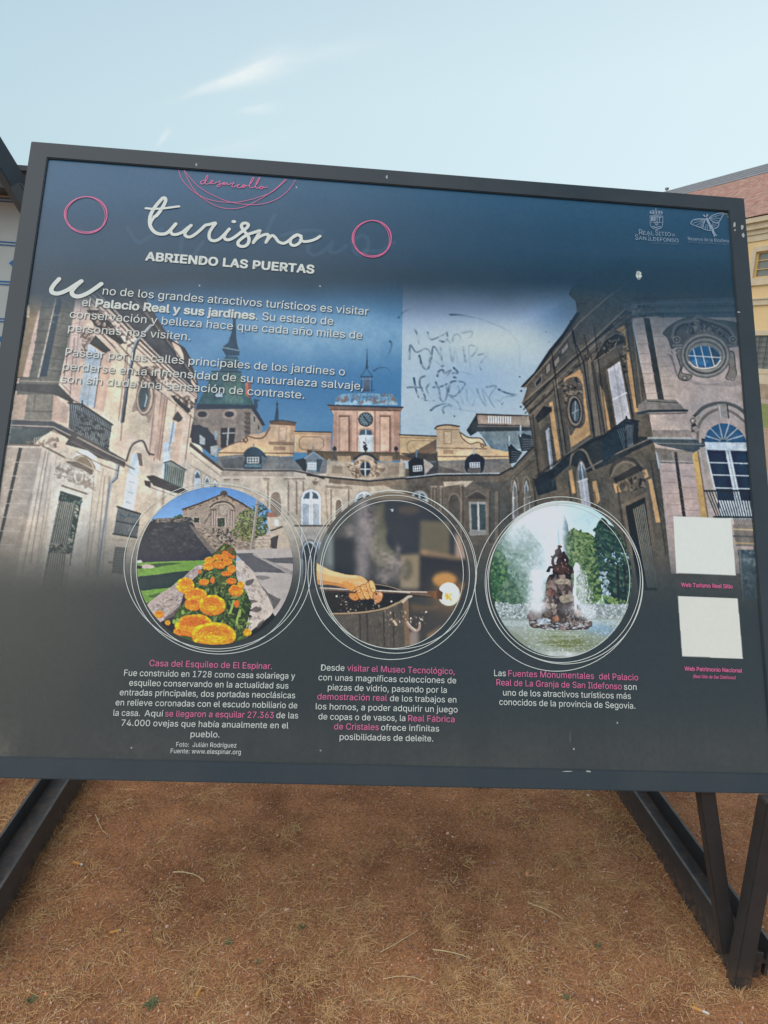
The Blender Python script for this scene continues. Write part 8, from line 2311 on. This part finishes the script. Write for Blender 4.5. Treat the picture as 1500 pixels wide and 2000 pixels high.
def blades(rng, bx, by, ln, wd, lift, droop, col, segs=4):
    """bent strips of dry grass: base, length, width, how far each rises before it falls back"""
    n = len(bx)
    az = rng.uniform(0, 2 * np.pi, n); bend = rng.normal(0, .55, n)
    t = np.linspace(0, 1, segs + 1)
    a = az[:, None] + bend[:, None] * t[None]
    st = ln[:, None] / segs
    hx = np.cumsum(np.cos(a) * st, 1) - np.cos(a) * st + bx[:, None]; hy = np.cumsum(np.sin(a) * st, 1) - np.sin(a) * st + by[:, None]
    z = ground_h(hx, hy) + 0.0012 + lift[:, None] * (4 * t * (1 - t * droop[:, None]) * .5)
    w = wd[:, None] * (1 - .75 * t[None] ** 2) * .5
    nx, ny = -np.sin(a) * w, np.cos(a) * w
    A = np.stack([hx + nx, hy + ny, z + w * .5], -1); Bq = np.stack([hx - nx, hy - ny, z], -1)
    V = np.stack([A, Bq], 2).reshape(-1, 3)
    base = (np.arange(n) * (segs + 1) * 2)[:, None] + (np.arange(segs) * 2)[None]
    F = np.stack([base, base + 1, base + 3, base + 2], -1).reshape(-1, 4)
    return V, F, np.repeat(col, (segs + 1) * 2, 0)


def scatter_grass():
    rng = np.random.default_rng(9)
    BX, BY, LN, LF = [], [], [], []
    for px, py, r, wgt in PATCH:
        g = ground_at(px, py); g2 = ground_at(px + r, py)
        rad = abs(g2[0] - g[0])
        m = int(330 * wgt ** 1.15)
        # small tussocks inside the patch
        nt = max(2, int(5 * wgt))
        tx = g[0] + rad * rng.normal(0, .6, nt); ty = g[1] + rad * rng.normal(0, .75, nt)
        i = rng.integers(0, nt, m)
        BX.append(tx[i] + rng.normal(0, .014, m)); BY.append(ty[i] + rng.normal(0, .016, m))
        LN.append(.012 + .056 * rng.uniform(0, 1, m) ** 2.0); LF.append(rng.uniform(.001, .011, m))
        m2 = int(240 * wgt)
        BX.append(g[0] + rad * rng.normal(0, .8, m2)); BY.append(g[1] + rad * rng.normal(0, .9, m2)); LN.append(.006 + .022 * rng.uniform(0, 1, m2) ** 1.5); LF.append(rng.uniform(.0, .005, m2))
    n = 8000                      # stray bits everywhere
    BX.append(rng.uniform(-1.5, 2.0, n)); BY.append(1.25 + 2.4 * rng.uniform(0, 1, n)); LN.append(.004 + .018 * rng.uniform(0, 1, n) ** 2); LF.append(rng.uniform(0, .003, n))
    n = 1500                       # fringe along the beams
    side = rng.integers(0, 3, n)
    BX.append(np.choose(side, [np.full(n, 1.108), np.full(n, -.818), np.full(n, -.94)]) + rng.normal(0, .012, n)); BY.append(1.55 + 1.2 * rng.uniform(0, 1, n)); LN.append(rng.uniform(.02, .07, n)); LF.append(rng.uniform(.004, .022, n))
    n = 3800                       # beyond the beams and behind
    BX.append(rng.uniform(-2.6, -.95, n)); BY.append(1.6 + 2.6 * rng.uniform(0, 1, n)); LN.append(rng.uniform(.02, .09, n)); LF.append(rng.uniform(.002, .02, n))
    BX = np.concatenate(BX); BY = np.concatenate(BY); LN = np.concatenate(LN); LF = np.concatenate(LF)
    k = free_of_steel(BX, BY, .002); BX, BY, LN, LF = BX[k], BY[k], LN[k], LF[k]
    n = len(BX)
    pal = np.array([(0.68, 0.38, 0.16), (0.60, 0.31, 0.13), (0.76, 0.47, 0.22), (0.46, 0.23, 0.10), (0.80, 0.56, 0.32), (0.38, 0.19, 0.09)])
    col = pal[rng.choice(6, n, p=[.25, .24, .18, .16, .07, .10])] * rng.uniform(.70, 1.13, (n, 1))
    V, F, C = blades(rng, BX, BY, LN, rng.uniform(.0005, .0014, n), LF, rng.uniform(.7, 1.05, n), col)
    o = fast_mesh("dry_grass", V, F, M_STRAW, np.clip(C, 0, .8))
    o["kind"] = "stuff"


scatter_gravel()
scatter_grass()


# --- single things lying on the earth
def on_ground(px, py):
    g = ground_at(px, py)
    for _ in range(3):
        g = ground_at(px, py, float(ground_h(g[0], g[1])))
    return g


def heading(p0, p1):
    a = ground_at(*p0); b = ground_at(*p1)
    return math.atan2(b[1] - a[1], b[0] - a[0]), float(np.linalg.norm(b - a))


m_filter, n, l, b = new_mat("cork_filter_paper", rough=0.8, spec=0.2)
oc = object_coords(n)
l.new(ramp(n, l, noise(n, l, 900.0, 4, 0.7, oc), [(0.35, (0.55, 0.24, 0.06)), (0.65, (0.68, 0.34, 0.10))]), b.inputs['Base Color'])
m_paper = speckled("scorched_white_paper", (0.66, 0.62, 0.55), 0.9, 0.2, 300.0)


def butt(p0, p1, paper, label):
    ang, L = heading(p0, p1)
    L = max(0.021, min(L, 0.042))
    c = on_ground((p0[0] + p1[0]) / 2, (p0[1] + p1[1]) / 2)
    root = empty("cigarette_butt", (c[0], c[1], c[2]), ang)
    tag(root, label, "cigarette butt", "cigarette butts on the earth")
    r = 0.0039
    h = L / 2; f = L * (1 - paper)
    mb = MB(); mb.tube([(-h, 0, r * .85), (-h + f * .5, 0.0003, r * .86), (-h + f, 0, r * .85)], [r, r * .96, r], 12); mb.build("filter", m_filter, root, smooth=False)
    mb = MB(); mb.tube([(-h + f + .0001, 0, r * .85), (-h + f + L * paper * .5, .0006, r * .75), (h, .001, r * .7)], [r * .97, r * .9, r * .72], 12); mb.build("paper", m_paper, root)


butt((143, 1686), (161, 1691), .2, "reddish cigarette butt on bare earth closest to the left steel beam")
butt((215, 1824), (236, 1819), .15, "orange cigarette butt lying level in bare earth, left of the green weed")
butt((383, 1948), (394, 1929), .12, "orange cigarette butt pointing away, near the bottom edge left of centre")
butt((1352, 1969), (1385, 1983), .42, "bright orange cigarette butt with a long white end, right of all others")

m_leafd = speckled("dry_brown_leaf_skin", (0.46, 0.21, 0.09), 0.8, 0.3, 60.0)
m_leafy = speckled("yellow_leaf_skin", (0.50, 0.42, 0.06), 0.7, 0.25, 60.0)


def leaf(px, py, L, wdt, ang, curl, mat, name, label):
    g = on_ground(px, py)
    V = []; F = []
    nl, nw = 9, 6
    for i in range(nl + 1):
        t = i / nl
        hw = wdt * math.sin(math.pi * min(1, t * .96 + .03)) ** .8 * .5
        for j in range(nw + 1):
            s = j / nw * 2 - 1
            V.append(((t - .5) * L, s * hw * math.cos(curl * s), 0.003 + abs(s) ** 1.6 * hw * curl * .8 + .004 * math.sin(3 * t)))
    for i in range(nl):
        for j in range(nw):
            q = i * (nw + 1) + j
            F.append((q, q + 1, q + nw + 2, q + nw + 1))
    o = mesh_obj(name, V, F, mat, smooth=True)
    so = o.modifiers.new("skin", 'SOLIDIFY'); so.thickness = 0.0006
    o.location = g; o.rotation_euler = (0, 0, ang)
    tag(o, label, "leaf")


leaf(1241, 1752, .034, .026, .9, 1.0, m_leafd, "dry_leaf", "curled orange brown dead leaf in straw left of the right beam")
leaf(1226, 1765, .022, .012, .2, .6, m_leafd, "leaf_scrap", "small brown leaf scrap touching the curled dead leaf")
leaf(935, 1536, .034, .03, 1.2, .3, m_leafy, "fallen_leaf", "yellow fallen leaf showing just under the board's bottom rail")

m_weed = speckled("weed_green", (0.13, 0.15, 0.065), 0.8, 0.4, 90.0)


def weed(px, py, n, size, seed, label):
    rng = np.random.default_rng(seed)
    g = on_ground(px, py)
    ln = rng.uniform(.5, 1, n) * size
    V = []; F = []
    for i in range(n):
        a = rng.uniform(0, 6.28); el = rng.uniform(.25, 1.1); b0 = rng.normal(0, size * .16, 2); w = size * rng.uniform(.035, .075)
        d = np.array([math.cos(a), math.sin(a), 0]); s = np.array([-math.sin(a), math.cos(a), 0]) * w
        for k in range(4):
            t = k / 3
            p = np.array([b0[0], b0[1], .001]) + d * ln[i] * t * math.cos(el * (1 - .4 * t)) + np.array([0, 0, 1]) * ln[i] * (t * math.sin(el) - .45 * t * t)
            ww = math.sin(math.pi * (.18 + .8 * t)) 
            V += [p + s * ww, p - s * ww]
        q = len(V) - 8
        F += [(q + 2 * k, q + 2 * k + 1, q + 2 * k + 3, q + 2 * k + 2) for k in range(3)]
    o = mesh_obj("weed_tuft", V, F, m_weed)
    o.location = g
    tag(o, label, "weed", "small green weeds in the dry grass")


weed(446, 1842, 34, .016, 1, "dark green weed in dry straw right of the level cigarette butt")
weed(295, 1962, 40, .026, 2, "spiky green tuft near the bottom edge, left of the pointing butt")
weed(62, 1955, 30, .020, 3, "dull green weed in the bottom left corner")
weed(590, 1812, 26, .014, 4, "round green weed below the middle of the board")
weed(690, 1750, 16, .009, 5, "tiniest green weed on bare earth, highest of the middle ones")
weed(832, 1798, 16, .011, 6, "little green sprig among straw right of the middle")
weed(1168, 1850, 22, .018, 7, "dark green weed half hidden by straw left of the brace foot")
weed(1108, 1950, 22, .018, 8, "green weed in long straw near the bottom edge, right side")
weed(504, 1880, 16, .013, 9, "green weed beside a straw tussock low in the middle left")

m_stalk = speckled("pale_straw_stalk", (0.62, 0.46, 0.24), 0.8, 0.15, 80.0)


def stalk(pts, r, label):
    P = [on_ground(*p) for p in pts]
    c = P[len(P) // 2]
    Q = smooth([(p[0] - c[0], p[1] - c[1]) for p in P], 6)
    zz = np.array([float(ground_h(q[0] + c[0], q[1] + c[1])) - c[2] for q in Q]) + r + .002 + .004 * np.sin(np.linspace(0, math.pi, len(Q)))
    mb = MB(); mb.tube([(q[0], q[1], z) for q, z in zip(Q, zz)], list(np.linspace(r, r * .55, len(Q))), 6)
    o = mb.build("straw_stalk", m_stalk, smooth=True)
    o.location = c
    tag(o, label, "straw", "thick straw stalks on the earth")


stalk([(338, 1706), (360, 1708), (385, 1715), (400, 1725)], .0022, "thick pale bent straw stalk on bare earth left of the middle")
stalk([(845, 1857), (868, 1862), (895, 1868), (920, 1875)], .0018, "pale straw stalk lying right of the middle among tussocks")
stalk([(1030, 1764), (1055, 1776), (1082, 1788), (1100, 1797)], .0015, "thin golden straw stalk slanting down in the right half")
stalk([(742, 1862), (775, 1846), (805, 1828), (818, 1818)], .0013, "long reddish straw stalk slanting up just right of the middle")
stalk([(748, 1914), (780, 1911), (810, 1914), (832, 1920)], .0013, "nearly level straw stalk low in the middle")
stalk([(186, 1592), (192, 1608), (200, 1625), (212, 1633)], .0014, "hooked straw stalk near the inner side of the left beam")
set_text(PALACE)
PANEL = on_board(canvas_grid(PALACE, "printed_panel", 0.0))
PALACE = None
for (cv, outl), lab in zip(INSETS, ("round picture of marigolds below a stone house", "round picture of a glassblower's hand and glowing glass", "round picture of a fountain among trees")):
    o = on_board(canvas_disc(cv, "round_photo", 0.0010, outl), PANEL)
    o["label"] = lab
INSETS = None
for k, nm, mk in (("white", "white_lettering", "white"), ("pink", "pink_lettering", "pink"), ("crest", "crest_emblem", "grey"), ("moth", "moth_emblem", "grey"), ("town_line", "small_print", "dim"), ("park_line", "small_print", "dim")):
    INKS[k].build(nm, M_INK[mk], 0.0016, PANEL)
